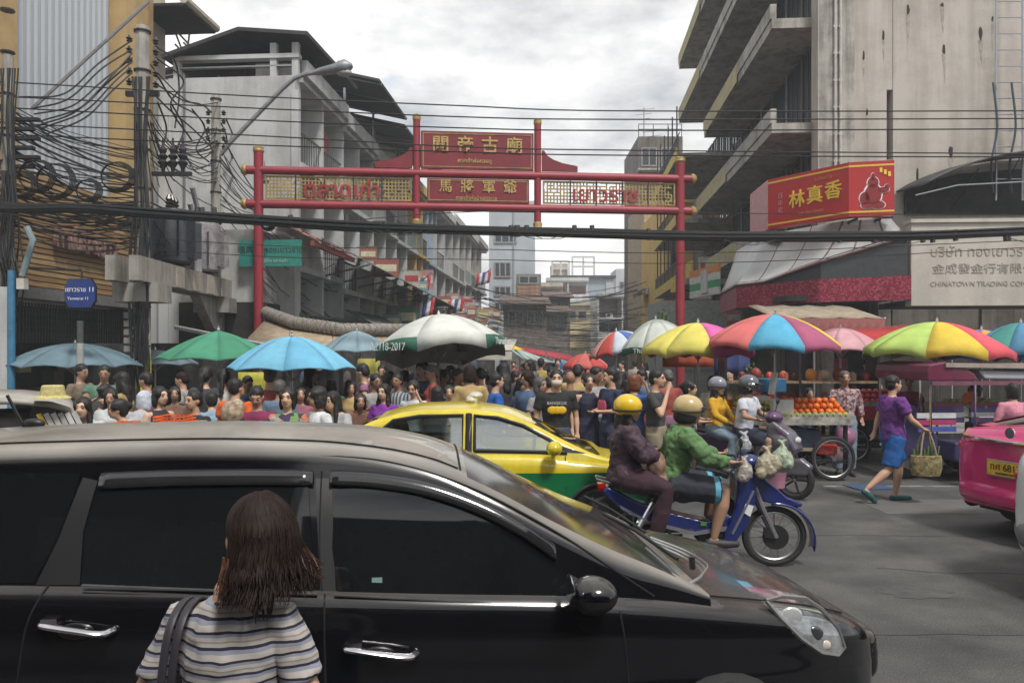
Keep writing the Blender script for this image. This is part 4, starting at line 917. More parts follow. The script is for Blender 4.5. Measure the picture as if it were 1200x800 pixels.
for i in range(3):
    c = Vector((*sp[3], 0))-d23.normalized()*(.12+.1*i); cn.box((c.x, c.y-.012, zt-.24-.09*(2-i)*.6), (.07, .01, .12))
cn.obj('corner_ornament', SGR, RS, smooth=False)
for x in (8.9, 9.5): MB().bx(x, x+.05, 20.3, 22.0, 5.3, 5.36).obj('bracket', DARKM, RS, smooth=False)
# curved ribbed canopy under the sign with maroon patterned band
CP = thing('shop_canopy', 'curved pale ribbed canopy with maroon patterned band below the red sign', 'canopy', (0, 0, 0))
bp = [(7.13, 27.0), (6.63, 23.2), (8.04, 20.6), (9.97, 19.6)]
def along(P, t):
    t = max(0, min(.9999, t))*(len(P)-1); i = int(t); a, b = Vector((*P[i], 0)), Vector((*P[i+1], 0)); return a.lerp(b, t-i)
up_ = [(7.75, 27.0), (7.55, 23.3), (8.8, 20.9), (9.92, 20.55)]
G_ = []
for i in range(25):
    t = i/24; lo = along(bp, t); hi = along(up_, t); zlo = 3.86+(.95*max(0, (t-.45)/.55)**1.0); row = []
    for j in range(9):
        f = j/8; p = lo.lerp(hi, f); row.append(Vector((p.x, p.y, zlo+(5.36-zlo)*f**1.45)))
    G_.append(row)
PALE = mat('canopy_pale', (.42, .42, .41), .35, .15, var=.15, scale=1.5)
solid(MB().grid(G_).obj('canopy_sheet', PALE, CP, ang=70), .03)
for i in range(1, 25, 3): MB().tube([v+Vector((0, -.02, .012)) for v in G_[i]], .028, 6).obj('canopy_rib', mat('rib_brown', (.16, .07, .06), .5), CP)
MB().tube([r_[0] for r_ in G_], .035, 6).obj('canopy_edge', mat('rib_brown', (0, 0, 0)), CP)
PAT = blot_mat('maroon_pattern', [(.22, .014, .035), (.28, .02, .05), (.15, .01, .03), (.36, .07, .10)], 26, .5)
def strip(P, z0, z1, nm, m, par, off=0, th=.1):
    for i in range(len(P)-1):
        a, b = Vector((*P[i], 0)), Vector((*P[i+1], 0)); d = (b-a).normalized(); n_ = Vector((d.y, -d.x, 0)); v = [a+n_*off+d*.004, b+n_*off-d*.004, b-n_*(th-off), a-n_*(th-off)]
        MB().add([p+Vector((0, 0, z0)) for p in v]+[p+Vector((0, 0, z1)) for p in v], [(3, 2, 1, 0), (4, 5, 6, 7), (0, 1, 5, 4), (1, 2, 6, 5), (2, 3, 7, 6), (3, 0, 4, 7)]).obj(nm, m, par, smooth=False)
strip(bp, 3.2, 3.8, 'maroon_band', PAT, CP)
fa = MB(); fa.grid([[Vector((*(along(bp, i/24)*.88+along(up_, i/24)*.12).xy, z)) for z in (3.79, 3.83+(.95*max(0, (i/24-.45)/.55))+.12)] for i in range(25)]); solid(fa.obj('dark_fascia', mat('fascia_grey', (.055, .06, .065), .5), CP, smooth=False), .04)
m = MB(); m.bx(7.3, 10, 20.9, 22, 3.25, 3.4); m.obj('soffit', SHADEIN, CP, smooth=False)
# small striped convenience store board deep in the right row
t = thing('shop_sign', 'small orange green and white striped shop board beyond the curved canopy', 'sign', (6.75, 27.6, 0), radians(-82))
for z, c in ((4.6, (.6, .22, .04)), (4.35, (.6, .6, .57)), (4.1, (.04, .3, .14)), (3.85, (.6, .6, .57))): MB().bx(-1.4, 1.2, 0, .1, z, z+.245).obj('stripe', cmat(c, .4, 'sign'), t, smooth=False)
MB().bx(-.2, .35, -.05, -.002, 3.95, 4.75).obj('white_plate', WH, t, smooth=False)
t = thing('shop_sign', 'yellow vertical shop boards hung in the dark balconies beyond the canopy', 'sign', (6.55, 31, 0), radians(-85))
for i in range(3): MB().bx(i*1.0-1, i*1.0-.3, 0, .08, 4.3+i*.2, 4.9+i*.2).obj('board', cmat((.6, .42, .06), .4, 'sign'), t, smooth=False)
# concrete sign board at the right edge with faint relief letters
CB = thing('concrete_signboard', 'pale concrete sign board with faint worn relief lettering at the right edge', 'sign', (X_(1068, 19.6), 19.6, 0), radians(-3.5))
CBM = stain_mat('signboard_concrete', (.47, .43, .38), (.34, .31, .27), s=.7); RLM = mat('relief_letter', (.36, .32, .28), .9, var=.2)
MB().bx(0, 8, 0, .35, 3.05, 5.1).obj('board', CBM, CB, smooth=False); MB().bx(-.03, 8, -.06, .4, 5.11, 5.2).obj('coping', CBM, CB, smooth=False)
text('lettering', 'บริษัท ทองเยาวราช จำกัด', .34, RLM, CB, (.45, -.004, 4.38), ext=.012, align='LEFT'); text('lettering', '金成發金行有限公司', .27, RLM, CB, (.5, -.004, 3.95), ext=.012, align='LEFT', sx=1.15)
text('lettering', 'CHINATOWN TRADING COMPANY LTD', .17, RLM, CB, (.45, -.004, 3.58), ext=.01, align='LEFT')
MB().bx(0, 8, .41, 2, 3.06, 3.2).obj('soffit', SHADEIN, CB, smooth=False)
# black arched awning and dark loading opening above it
AW = thing('arched_awning', 'black arched sheet awning over a dark opening at the upper right', 'awning', (X_(1070, 21), 21, 0))
arc = [(X_(px, 21)-X_(1070, 21), Z_(py, 21)) for px, py in ((1070, 221), (1085, 212), (1105, 203), (1130, 194), (1160, 186), (1200, 180), (1260, 176))]
m = MB(); m.grid([[V(x, .95, z+.12) for x, z in arc], [V(x, -.5, z) for x, z in arc]]); solid(m.obj('sheet', ROOFD, AW), .05)
MB().bx(.25, 5, .9, .98, Z_(244, 21), Z_(212, 21)).obj('opening', SHADEIN, AW, smooth=False)
MB().prism([(.25, Z_(212, 21)), (5, Z_(212, 21)), (5, Z_(184, 21)), (1.7, Z_(195, 21))], .9, .98).obj('opening', SHADEIN, AW, smooth=False)
for i in range(4): MB().tube([(.4+i*1.1, -.45, Z_(214, 21)+i*.3), (.4+i*1.1, .9, Z_(240, 21))], .015, 5).obj('stay', DARKM, AW)
MB().tube([(X_(1080, 20)-X_(1070, 21), -.7, Z_(226, 20)), (X_(1130, 20)-X_(1070, 21), -.7, Z_(214, 20)), (4.6, -.7, Z_(205, 20))], .02, 5).obj('rail', STEEL, AW)
LD = thing('ladder', 'steel wall ladder climbing out of the picture at the upper right', 'ladder', (X_(1180, 21.5), 21.4, 0))
for x in (-.36, .36): MB().tube([(x, 0, Z_(235, 21.4)), (x, 0, 13.5)], .025, 6).obj('rail', STEEL, LD)
rg = MB().tube([(-.36, 0, 0), (.36, 0, 0)], .017, 6).mesh('rung', STEEL)
for k in range(15): put('rung', rg, LD, (0, 0, 6.6+k*.44))
for x in (-.5, .0, .45): MB().tube(cat_curve([(x, -.1, 9.2), (x+.1, -.12, 8), (x-.05, -.1, 7), (x, -.1, 6.2)], 5), .03, 6).obj('hanging_cable', mat('cable_blue', (.05, .08, .1), .6), LD)
MB().lathe([(.14, -.5), (.16, -.4), (.16, .4), (.14, .5)], (X_(1056, 21)-X_(1180, 21.5), .35, Z_(228, 21)), 8).obj('cable_coil', CABLE, LD)
# beige scalloped awning over the right shops
SA = thing('scalloped_awning', 'dusty beige cloth awning with scalloped pink valance under the maroon band', 'awning', (X_(908, 17.5), 17.5, 0), radians(4))
w0 = 2.55; TAN = mat('awning_tan', (.33, .27, .20), .9, var=.25); PKV = mat('valance_pink', (.33, .14, .13), .9, var=.25)
m = MB(); m.grid([[V(i*w0/12, q_*1.6, Z_(372, 17.5)+.36*q_+.02*sin(i*2)) for i in range(13)] for q_ in (0, .5, 1)]); solid(m.obj('cloth', TAN, SA), .02)
sc = MB().prism([(0, 0), (.21, 0), (.21, -.32), (.18, -.38), (.105, -.42), (.03, -.38), (0, -.32)], -.012, .0).mesh('valance_flap', PKV, False)
for i in range(12): put('valance_flap', sc, SA, (i*w0/12, -.002, Z_(372, 17.5)-.01))
for x in (0, w0): MB().tube([(x, 0, Z_(372, 17.5)), (x+.05, 1.5, Z_(400, 17.5))], .02, 6).obj('arm', STEEL, SA)
t = thing('red_awning', 'flat red cloth awning behind the yellow and pink umbrellas at right', 'awning', (X_(1030, 16.5), 16.5, 0))
m = MB(); m.grid([[V(i*.45-.9, q_*1.5, 2.15+.35*q_+.03*sin(i*3)) for i in range(8)] for q_ in (0, .5, 1)]); solid(m.obj('cloth', mat('awning_red', (.42, .03, .03), .8, var=.2), t), .02)
for x in (-.9, 2.2): MB().tube([(x, 1.2, 0), (x, 1.2, 2.4)], .025, 6).obj('pole', STEEL, t)
# ---------------------------------------------------------------- umbrellas
def umbrella(label, px, top, rim_, half, Y, cols, n=8, tilt=(0, 0), val=.12, ph=.2, valm=None, vset=None, pole=STEEL, kind='market_umbrella', flat=1.0, rz=0, letter=None, lean=0, trans=True):
    zt, zr, R = Z_(top, Y), Z_(rim_, Y), half/F*Y
    t = thing(kind, label, 'umbrella', (X_(px, Y), Y, 0), 0, 'market umbrellas')
    h = zt-zr-val*.0; M = Matrix.Translation((0, 0, zt)) @ Euler((tilt[0], tilt[1], rz)).to_matrix().to_4x4()
    def pt(s, a0, a1, u):       # s: 0 top..1 rim, u across the panel
        a = a0+(a1-a0)*u; rr_ = R*s*(1-.045*s*sin(pi*u)); z = -h*(s**1.75*flat+s*(1-flat))-.0+(.035*s*sin(pi*u)*R)
        return M @ Vector((rr_*cos(a), rr_*sin(a), z))
    for i in range(n):
        a0, a1 = ph+2*pi*i/n, ph+2*pi*(i+1)/n; c = cols[i % len(cols)]
        G_ = [[pt(max(.02, s/6), a0, a1, u/4) for u in range(5)] for s in range(7)]
        last = G_[-1]; G_.append([p+(M.to_3x3() @ Vector((0, 0, -val*(1-.25*sin(pi*j/4)))))+(p-M.translation).normalized()*.01 for j, p in enumerate(last)])
        m = cmat(tuple(q_*.92+.02 for q_ in c), .8, 'canopy', var=.22, scale=1.5)
        ms = MB().grid(G_); me = ms.mesh('canopy_panel', m, ang=70)
        if valm and (vset is None or i in vset):
            me.materials.append(valm)
            for p in me.polygons:
                if p.index >= 24: p.material_index = 1
        o = put('canopy_panel', me, t); solid(o, .006)
    for i in range(n):
        a0 = ph+2*pi*i/n; e = pt(.98, a0, a0, 0); c_ = pt(.45, a0, a0, 0); lo = M @ Vector((0, 0, -h*1.1-.15))
        rb = MB(); rb.tube([pt(s/5*.98+.01, a0, a0, 0)-Vector((0, 0, .015)) for s in range(6)], .008, 4); rb.tube([lo, c_-Vector((0, 0, .02))], .007, 4); rb.obj('rib', STEEL, t)
    top_ = M @ Vector((0, 0, .06)); base = Vector((lean, 0, 0))
    MB().tube([base, top_], .019, 8).obj('pole', pole, t); MB().lathe([(.012, .0), (.022, .015), (.018, .04), (.006, .07)], M @ Vector((0, 0, 0)), 8).obj('finial', mat('finial_white', (.7, .7, .68)), t)
    MB().lathe([(.2, 0), (.22, .02), (.22, .1), (.06, .13)], base, 14).obj('base', CONC, t)
    if letter:
        for (s, ang, size) in letter:
            aa = ang; p = M @ Vector((R*1.005*cos(aa), R*1.005*sin(aa), -h-.075)); text('lettering', s, size, mat('letter_white', (.7, .72, .7)), t, p+Vector((cos(aa), sin(aa), 0))*.02, rot=(pi/2, 0, aa+pi/2), ext=.003)
    return t
GREENV = mat('valance_green', (.03, .12, .08), .7, var=.1)
PK, BL, YL, GR, RD, OR, WT = (.62, .10, .16), (.07, .38, .58), (.70, .52, .03), (.18, .50, .05), (.52, .05, .04), (.70, .20, .04), (.58, .58, .54)
umbrella('worn bluish grey umbrella far left behind the steel post', 88, 402, 428, 76, 15.5, [(.13, .22, .27)], 10, ph=.1, val=.03)
umbrella('second bluish grey umbrella, half hidden behind the concrete power pole', 182, 410, 426, 48, 17.5, [(.14, .20, .24)], 8, val=.03)
umbrella('wide dark green umbrella beside the red gate post', 256, 387, 420, 70, 13, [(.03, .23, .12), (.04, .27, .15)], 8, ph=.35, val=.03, flat=.5)
umbrella('glossy light blue umbrella in front of the red gate post', 342, 394, 431, 74, 10.8, [(.13, .42, .62), (.16, .47, .66)], 8, ph=.15, val=.02, flat=1.0)
umbrella('flat faded blue umbrella between the light blue and the big white one', 418, 387, 411, 44, 15.5, [(.22, .33, .38)], 8, val=.03, flat=.6)
umbrella('biggest umbrella, white with dark green lettered valance, left of centre', 514, 369, 405, 76, 12.6, [(.62, .63, .58), (.62, .63, .58), (.55, .56, .52)], 6, tilt=(radians(-8), radians(-5)), val=.22, ph=-1.815, valm=GREENV, vset={1, 5}, flat=.95,
         letter=[('0-2118-2017', -2.34, .17), ('Thanachart', -.35, .15)], pole=mat('pole_wood', (.3, .2, .12)), lean=.0)
umbrella('white umbrella with green lettered edge between the blue striped and the yellow pink ones', 768, 374, 405, 44, 15, [(.52, .56, .50)], 8, tilt=(0, radians(-6)), val=.14, valm=GREENV, letter=[('Thanachart', -2.0, .13)])
umbrella('white blue and red striped umbrella left of the white one', 722, 388, 409, 38, 17, [RD, (.55, .6, .68), (.06, .14, .42), (.55, .6, .68), (.55, .25, .2)], 10, tilt=(0, radians(-14)), val=.1, ph=.55)
umbrella('small red umbrella over the crowd in the soi', 686, 414, 428, 27, 20, [RD, (.6, .12, .1)], 8, val=.14)
umbrella('distant blue and white umbrella behind the red one', 655, 421, 431, 20, 24, [BL, WT, (.05, .15, .4)], 8, val=.1)
umbrella('yellow and pink umbrella in front of the right gate post', 818, 378, 409, 66, 13.2, [(.60, .10, .34), (.60, .10, .34), (.66, .58, .10), (.66, .58, .10), (.66, .58, .10), (.60, .10, .34), (.60, .10, .34), (.5, .12, .3)], 8, ph=.8, val=.15)
umbrella('large salmon, sky blue and plum umbrella over the orange cart', 908, 368, 402, 76, 11.8, [(.62, .13, .12), BL, (.33, .06, .14), (.7, .55, .04), (.62, .18, .1), (.45, .1, .2), (.62, .13, .12), (.62, .13, .12)], 8, tilt=(radians(3), radians(2)), ph=-3.02, val=.1, flat=1)
umbrella('pale pink umbrella behind the right end of the salmon and blue one', 985, 384, 409, 48, 15, [(.55, .26, .30), (.6, .32, .35)], 8, val=.05)
umbrella('yellow, pink and lime umbrella above the three wheeler', 1098, 377, 411, 80, 12.4, [(.66, .07, .10), (.3, .1, .2), (.15, .25, .6), (.6, .3, .05), (.30, .5, .08), (.38, .55, .10), (.42, .58, .12), (.70, .50, .03)], 8, ph=-1.40, val=.14, tilt=(0, radians(2)))
umbrella('orange and navy umbrella just behind the yellow and pink one', 1150, 386, 414, 52, 14, [(.05, .15, .45), (.65, .3, .05)], 8, val=.14)
umbrella('teal and blue umbrella cut off by the right edge', 1196, 378, 410, 56, 13.4, [(.03, .24, .20), (.06, .22, .36)], 8, val=.12, ph=0)
t = thing('striped_canopy', 'mint and white striped stall canopies running into the soi', 'awning', (0, 0, 0))
st = [mat('canopy_mint', (.25, .40, .36), .8), mat('canopy_white', (.52, .52, .50), .8)]
for i in range(10):
    a, b = W(590+i*4.5, 404+i*1.5, 17+i*.9), W(612+i*5.5, 421+i*.7, 17+i*.9); a2, b2 = W(594.5+i*4.5, 405.5+i*1.5, 17.9+i*.9), W(617.5+i*5.5, 421.7+i*.7, 17.9+i*.9)
    solid(MB().grid([[a, b], [a2, b2]]).obj('canopy_stripe', st[i % 2], t), .02)
for px, Y in ((598, 17), (640, 24)): MB().tube([(X_(px, Y), Y, 0), (X_(px, Y), Y, Z_(412, Y))], .025, 6).obj('pole', STEEL, t)
t = thing('flat_canopy', 'flat cream canopy jutting out to the right of the big white umbrella', 'awning', (0, 0, 0))
a = W(505, 412, 13.5); b = W(600, 411, 13.5); solid(MB().grid([[a, b], [a+Vector((.1, 2, .2)), b+Vector((.1, 2, .2))]]).obj('sheet', mat('cream_sheet', (.5, .47, .4)), t), .03)
MB().bx(a.x, b.x, 13.46, 13.49, a.z-.14, a.z).obj('valance', mat('cream_sheet', (0, 0, 0)), t, smooth=False)
for x in (a.x+.1, b.x-.1): MB().tube([(x, 13.55, 0), (x, 13.55, a.z)], .025, 6).obj('pole', STEEL, t)
t = thing('yellow_parasol', 'tiny yellow and pink parasol top beside the big white umbrella', 'umbrella', (X_(594, 18), 18, 0))
for i in range(6):
    a0, a1 = i*pi/3, (i+1)*pi/3; zt, zr = Z_(402, 18), Z_(410, 18)
    solid(MB().grid([[V(.02*cos(a), .02*sin(a), zt) for a in (a0, a1)], [V(.42*cos(a), .42*sin(a), zr) for a in (a0, a1)]]).obj('canopy_panel', cmat([(.72, .5, .03), (.6, .25, .25)][i % 3 == 0], kind='canopy'), t), .006)
MB().tube([(0, 0, 0), (0, 0, zt)], .018, 6).obj('pole', STEEL, t)
for i, (px, py, c) in enumerate(((640, 420, (.42, .04, .06)), (655, 424, (.05, .05, .05)))):
    t = thing('stall_awning', ['dark red sloping stall cloth deep in the soi', 'black sloping stall cloth deep in the soi'][i], 'awning', (X_(px, 24+i*3), 24+i*3, 0))
    solid(MB().grid([[V(-.9, 0, 1.95), V(.9, 0, 1.6)], [V(-.9, 1.8, 2.1), V(.9, 1.8, 1.8)]]).obj('cloth', cmat(c, kind='canopy'), t), .02); MB().tube([(-.8, 0, 0), (-.8, 0, 2)], .02, 6).obj('pole', STEEL, t)

# ---------------------------------------------------------------- carts and goods
TYRE = mat('tyre', (.02, .02, .02), .8, var=.2)
def spoke_wheel(parent, c, r, axis='Y', n=18, tyre=.035, nm='wheel', rimm=None, disc=False):
    w_ = MB(); A3 = {'Y': (lambda a, q_, h: (c[0]+q_*cos(a), c[1]+h, c[2]+q_*sin(a))), 'X': (lambda a, q_, h: (c[0]+h, c[1]+q_*cos(a), c[2]+q_*sin(a)))}[axis]
    w_.tube([A3(2*pi*k/32, r-tyre, 0) for k in range(32)], tyre, 8, closed=True); o = w_.obj(nm, TYRE, parent)
    m = MB(); m.tube([A3(2*pi*k/32, r-tyre*2.1, 0) for k in range(32)], tyre*.45, 6, closed=True); m.obj('rim', rimm or STEEL, o)
    s_ = MB()
    for k in range(n):
        a = 2*pi*k/n; s_.tube([A3(a, .03, .02*(1 if k % 2 else -1)), A3(a+.12*(1 if k % 2 else -1), r-tyre*2.1, 0)], .0028 if n > 10 else .014, 4)
    s_.obj('spokes', STEEL, o); h = MB(); h.tube([A3(0, 0, -.05), A3(0, 0, .05)], .035, 10); h.obj('hub', STEEL, o)
    return o
CW = mat('cart_wood', (.30, .24, .17), .8, var=.3, stretch=(1, 6, 6))
def cart(label, px, Y, w_, zt=.92, d=.95, rz=0, body=(.16, .13, .11), wheel=.33):
    t = thing('vendor_cart', label, 'cart', (X_(px, Y), Y, 0), rz)
    MB().bx(-w_/2, w_/2, 0, d, zt-.06, zt).obj('table_top', CW, t, smooth=False)
    for (x0, x1, y0, y1) in ((-w_/2-.02, w_/2+.02, -.03, -.002), (-w_/2-.02, w_/2+.02, d+.002, d+.03)): MB().bx(x0, x1, y0, y1, zt-.1, zt+.07).obj('tray_lip', mat('lip_worn', (.40, .38, .33), .7, var=.4, scale=8), t, smooth=False)
    MB().bx(-w_/2+.05, w_/2-.05, .1, d-.1, .42, .46).obj('shelf', CW, t, smooth=False)
    for x in (-w_/2+.06, w_/2-.06):
        for y in (.06, d-.06): MB().bx(x-.025, x+.025, y-.025, y+.025, .1 if wheel else 0, zt-.06).obj('leg', DARKM, t, smooth=False)
    m = MB(); m.bx(-w_/2+.05, w_/2-.05, .04, .08, .25, .29); m.bx(-w_/2+.05, w_/2-.05, d-.08, d-.04, .25, .29); m.obj('frame', DARKM, t, smooth=False)
    for x in (-w_*.28, w_*.3):
        for y in (-.05, d+.05): spoke_wheel(t, (x, y, wheel), wheel, n=14, tyre=.028)
    r_ = random.Random(int(px))
    for i in range(5):
        x = -w_/2+.2+i*(w_-.35)/5; MB().bx(x, x+.22, .2, .55, .463, .463+.15+.15*r_.random()).obj('storage_box', cmat(r_.choice([(.3, .25, .2), (.12, .12, .12), (.35, .06, .05), (.4, .38, .34), (.08, .12, .2)]), kind='box'), t, smooth=False)
    return t
C1 = cart('wooden fruit cart piled with oranges, bicycle wheels beneath, under the salmon and blue umbrella', 940, 11.6, 1.45)
C2 = cart('dark fruit cart with red apples behind the man in the plaid shirt', 1030, 13.4, 1.7, .98)
C3 = cart('low wooden cart of yellow fruit behind the scooter couple', 868, 12.6, 1.2, .9)
C4 = cart('small stall table with orange mesh baskets, left of the orange shirt', 196, 7.2, .36, 1.165, .4, wheel=.2)
C5 = cart('small stall table with a low orange basket in front of the long haired woman', 135, 7.3, .22, 1.15, .4, wheel=.2)
C6 = cart('dark snack stall under the light blue umbrella', 342, 11.2, 1.6, .95)
C7 = cart('round tray stall under the big white umbrella', 505, 12.9, 1.9, 1.0)
ORM = mat('orange_peel', (.80, .20, .015), .45, var=.12, scale=3, bump=.1); ORD = mat('orange_peel_deep', (.70, .13, .01), .45, var=.1)
om = MB().ell((0, 0, 0), (.052, .052, .048), 8, 6).mesh('orange', ORM); om2 = MB().ell((0, 0, 0), (.05, .05, .048), 8, 6).mesh('orange', ORD)
rf = random.Random(7)
def pile(nm, label, group, cat, C, x0, x1, ny, meshes, z0, layers=3, st=.1, y0=.08, slope=.0):
    for L_ in range(layers):
        k = 0; x = x0+L_*st*.5
        while x < x1-L_*st*.5:
            for j in range(ny-L_):
                o = put(nm, rf.choice(meshes), None, (C.location.x+x+rf.uniform(-.008, .008), C.location.y+y0+j*st+L_*st*.5, z0+.05+L_*st*.78+slope*j), rot=(0, 0, rf.random()*6)); tag(o, label, cat, group)
            x += st
pile('orange', 'bright orange among the stacked oranges on the wooden fruit cart', 'oranges stacked on the fruit cart', 'orange', C1, -.30, .66, 3, [om, om2], .96, 3, .102, slope=.03)
gm = [MB().ell((0, 0, 0), (.045, .045, .042), 7, 5).mesh('guava', cmat(c, .5, 'fruit')) for c in ((.25, .33, .07), (.33, .38, .12), (.5, .42, .08))]
pile('green_guava', 'small green guava in the front row of the orange cart', 'green guavas along the front of the orange cart', 'fruit', C1, -.62, .68, 1, gm, .92, 1, .09, y0=.0)
pile('green_guava', 'green guava heaped at the left end of the orange cart', 'green guavas at the left end of the orange cart', 'fruit', C1, -.66, -.34, 4, gm, .93, 3, .1, y0=.1)
am = [MB().ell((0, 0, 0), (.05, .05, .048), 7, 5).mesh('red_apple', cmat(c, .35, 'fruit')) for c in ((.55, .02, .03), (.45, .015, .04), (.6, .06, .06))]
pile('red_apple', 'red apple in the heap on the dark cart behind the plaid shirt', 'red apples on the dark cart', 'apple', C2, -.5, .5, 3, am, 1.0, 3, .105, slope=.05)
MB().bx(C2.location.x-.6, C2.location.x+.6, 13.36, 13.39, .74, .97).obj('red_skirt', mat('skirt_red', (.45, .03, .05), .7)); tag(bpy.data.objects['red_skirt'], 'red cloth skirt hung on the front of the apple cart', 'cloth')
ym = [MB().ell((0, 0, 0), (.06, .045, .045), 7, 5).mesh('yellow_mango', cmat(c, .5, 'fruit')) for c in ((.65, .45, .03), (.6, .5, .1))]
pile('yellow_mango', 'yellow mango on the low cart behind the scooter couple', 'yellow mangoes on the low cart', 'mango', C3, -.1, .5, 3, ym, .92, 3, .11, slope=.05)
pile('orange', 'orange heaped behind the patterned blouse woman', 'oranges on the low cart beside the scooter', 'orange', C3, -.55, -.12, 3, [om, om2], .92, 3, .105, slope=.05)
BK = mat('basket_orange', (.75, .13, .015), .5, var=.15)
for (C, x0, x1, z, lab) in ((C4, -.15, .15, 1.18, 'long orange mesh basket, lower of the two'), (C4, -.14, .13, 1.24, 'long orange mesh basket, stacked on top'), (C5, -.09, .08, 1.17, 'short orange mesh basket in front of the profile woman')):
    m = MB(); X0, X1, Y0_, Y1_ = C.location.x+x0, C.location.x+x1, C.location.y+.03, C.location.y+.32
    for k in range(3): m.tube([(X0, Y0_, z+k*.028), (X1, Y0_, z+k*.028), (X1, Y1_, z+k*.028), (X0, Y1_, z+k*.028)], .008, 5, closed=True)
    q_ = X0
    while q_ < X1: m.tube([(q_, Y0_, z+.056), (q_, Y0_, z), (q_, Y1_, z), (q_, Y1_, z+.056)], .006, 4); q_ += .04
    m.bx(X0, X1, Y0_, Y1_, z-.01, z-.004); tag(m.obj('mesh_basket', BK, smooth=False), lab, 'basket')
def box_thing(nm, label, cat, px, py, Y, sz, m, rz=0, floor=False):
    p = W(px, py, Y); o = MB().box((0, 0, 0), sz).obj(nm, m, None, smooth=False, loc=p, rot=(0, 0, rz)); bevel(o, .008); return tag(o, label, cat)
# hung cloths, banners and back-of-stall clutter
for i, (px, py0, py1, w_, Y, c, lab) in enumerate(((300, 436, 472, 42, 16, (.50, .46, .06), 'yellow banner beneath the dark green umbrella'), (432, 420, 470, 26, 16.5, (.36, .33, .06), 'olive yellow board right of the light blue umbrella'), (168, 440, 475, 8, 15.5, (.60, .55, .03), 'narrow yellow strip beside the power pole foot'),
        (858, 395, 440, 42, 16, (.05, .07, .2), 'dark blue hanging cloth beneath the salmon and blue umbrella'), (806, 400, 430, 60, 15.5, (.55, .12, .05), 'orange red cloth band behind the right gate post'), (645, 424, 440, 14, 30, (.35, .08, .08), 'red shop board deep in the soi'))):
    a, b = W(px-w_/2, py1, Y), W(px+w_/2, py0, Y); o = MB()
    G_ = [[V(a.x+(b.x-a.x)*u/6, Y+.04*sin(u*2+i), a.z+(b.z-a.z)*v/4) for u in range(7)] for v in range(5)]; o.grid(G_); o = o.obj('banner', cmat(c, .8, 'banner')); solid(o, .01); tag(o, lab, 'banner')
# dark tarpaulin walls: real hanging cloths at the back of stalls
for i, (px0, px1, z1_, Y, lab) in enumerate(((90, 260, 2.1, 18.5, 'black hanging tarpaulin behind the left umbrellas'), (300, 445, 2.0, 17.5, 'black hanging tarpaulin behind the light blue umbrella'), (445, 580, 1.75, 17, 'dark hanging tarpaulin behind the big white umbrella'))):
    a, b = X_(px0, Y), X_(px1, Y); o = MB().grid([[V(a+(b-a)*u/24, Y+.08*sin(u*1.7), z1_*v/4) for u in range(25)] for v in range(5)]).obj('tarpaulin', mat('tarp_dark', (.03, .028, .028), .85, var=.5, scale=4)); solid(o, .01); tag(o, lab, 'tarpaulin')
for i in range(14):   # hanging goods in front of the tarpaulins
    Y = 17.2 if i < 8 else 16.6; px = (305+i*17) if i < 8 else (455+(i-8)*20)
    m = MB(); m.ell((0, 0, 0), (.09, .06, .13), 8, 6); m.box((0, 0, -.03), (.15, .08, .16)); m.tube([(0, 0, .12), (0, 0, .5)], .006, 4)
    o = m.obj('hanging_bag', cmat([(.16, .05, .05), (.10, .09, .08), (.22, .14, .08), (.06, .08, .12), (.25, .20, .16)][i % 5], kind='bag'), loc=(X_(px, Y), Y, 1.35+.25*(i % 3))); tag(o, 'dull coloured bag hanging in the dark stall behind the %s umbrella' % ('light blue' if i < 8 else 'big white'), 'bag', 'bags hanging in the %s stall' % ('light blue' if i < 8 else 'white'))
RTRAY = mat('round_tray', (.10, .06, .06), .5)
for i, px in enumerate((424, 437)):
    o = MB().lathe([(.0, .0), (.075, .0), (.085, -.02), (.075, -.03), (.0, -.035)], (0, 0, 0), 16, 'Y').obj('round_tray', RTRAY, loc=W(px, 455, 11.5)); tag(o, ['left', 'right'][i]+' one of two small dark round trays on the olive board', 'tray')
# right side stall interiors: red boxes, bags, counters behind the carts
rr = random.Random(21)
SB = thing('stall_rack', 'dark rack of red and orange packets behind the orange cart', 'rack', (X_(905, 14.6), 14.6, 0))
for z in (.5, .95, 1.35): MB().bx(-.9, 2.0, 0, .5, z-.04, z).obj('shelf', WOODM, SB, smooth=False)
for x in (-.88, .5, 1.96): MB().bx(x, x+.04, 0, .5, 0, 1.9).obj('upright', DARKM, SB, smooth=False)
pk = [MB().ell((0, 0, .11), (.11, .09, .12), 8, 6).box((.03, 0, .1), (.14, .12, .17), .4).mesh('goods_bag', cmat(c, .5, 'packet')) for c in ((.55, .05, .03), (.6, .22, .04), (.5, .12, .08), (.45, .3, .2), (.25, .04, .03))]
for z in (.5, .95, 1.35):
    for k in range(11):
        o = put('goods_bag', rr.choice(pk), None, (SB.location.x-.75+k*.26, 14.85, z), rot=(0, 0, rr.random()*6)); o.scale = (rr.uniform(.7, 1.1),)*3; tag(o, 'red or orange bag of snacks on the dark rack behind the orange cart', 'bag', 'snack bags on the rack')
box_thing('styrofoam_box', 'white foam box on the orange cart beside the scale', 'box', 915, 476, 11.7, (.3, .25, .2), mat('foam', (.62, .62, .58), .7))
box_thing('styrofoam_box', 'pale box on the low fruit cart left of the orange cart', 'box', 890, 472, 12.0, (.25, .25, .22), mat('foam', (0, 0, 0)))
box_thing('blue_cooler', 'blue plastic cooler behind the scooter driver helmet', 'cooler', 893, 451, 13.2, (.7, .35, .22), mat('cooler_blue', (.03, .16, .32), .5))
box_thing('price_board', 'white price board leaning up from the fruit cart', 'sign', 906, 449, 11.7, (.05, .1, .34), mat('board_white', (.65, .66, .64), .6), rz=.3).rotation_euler = (0, .22, .4)
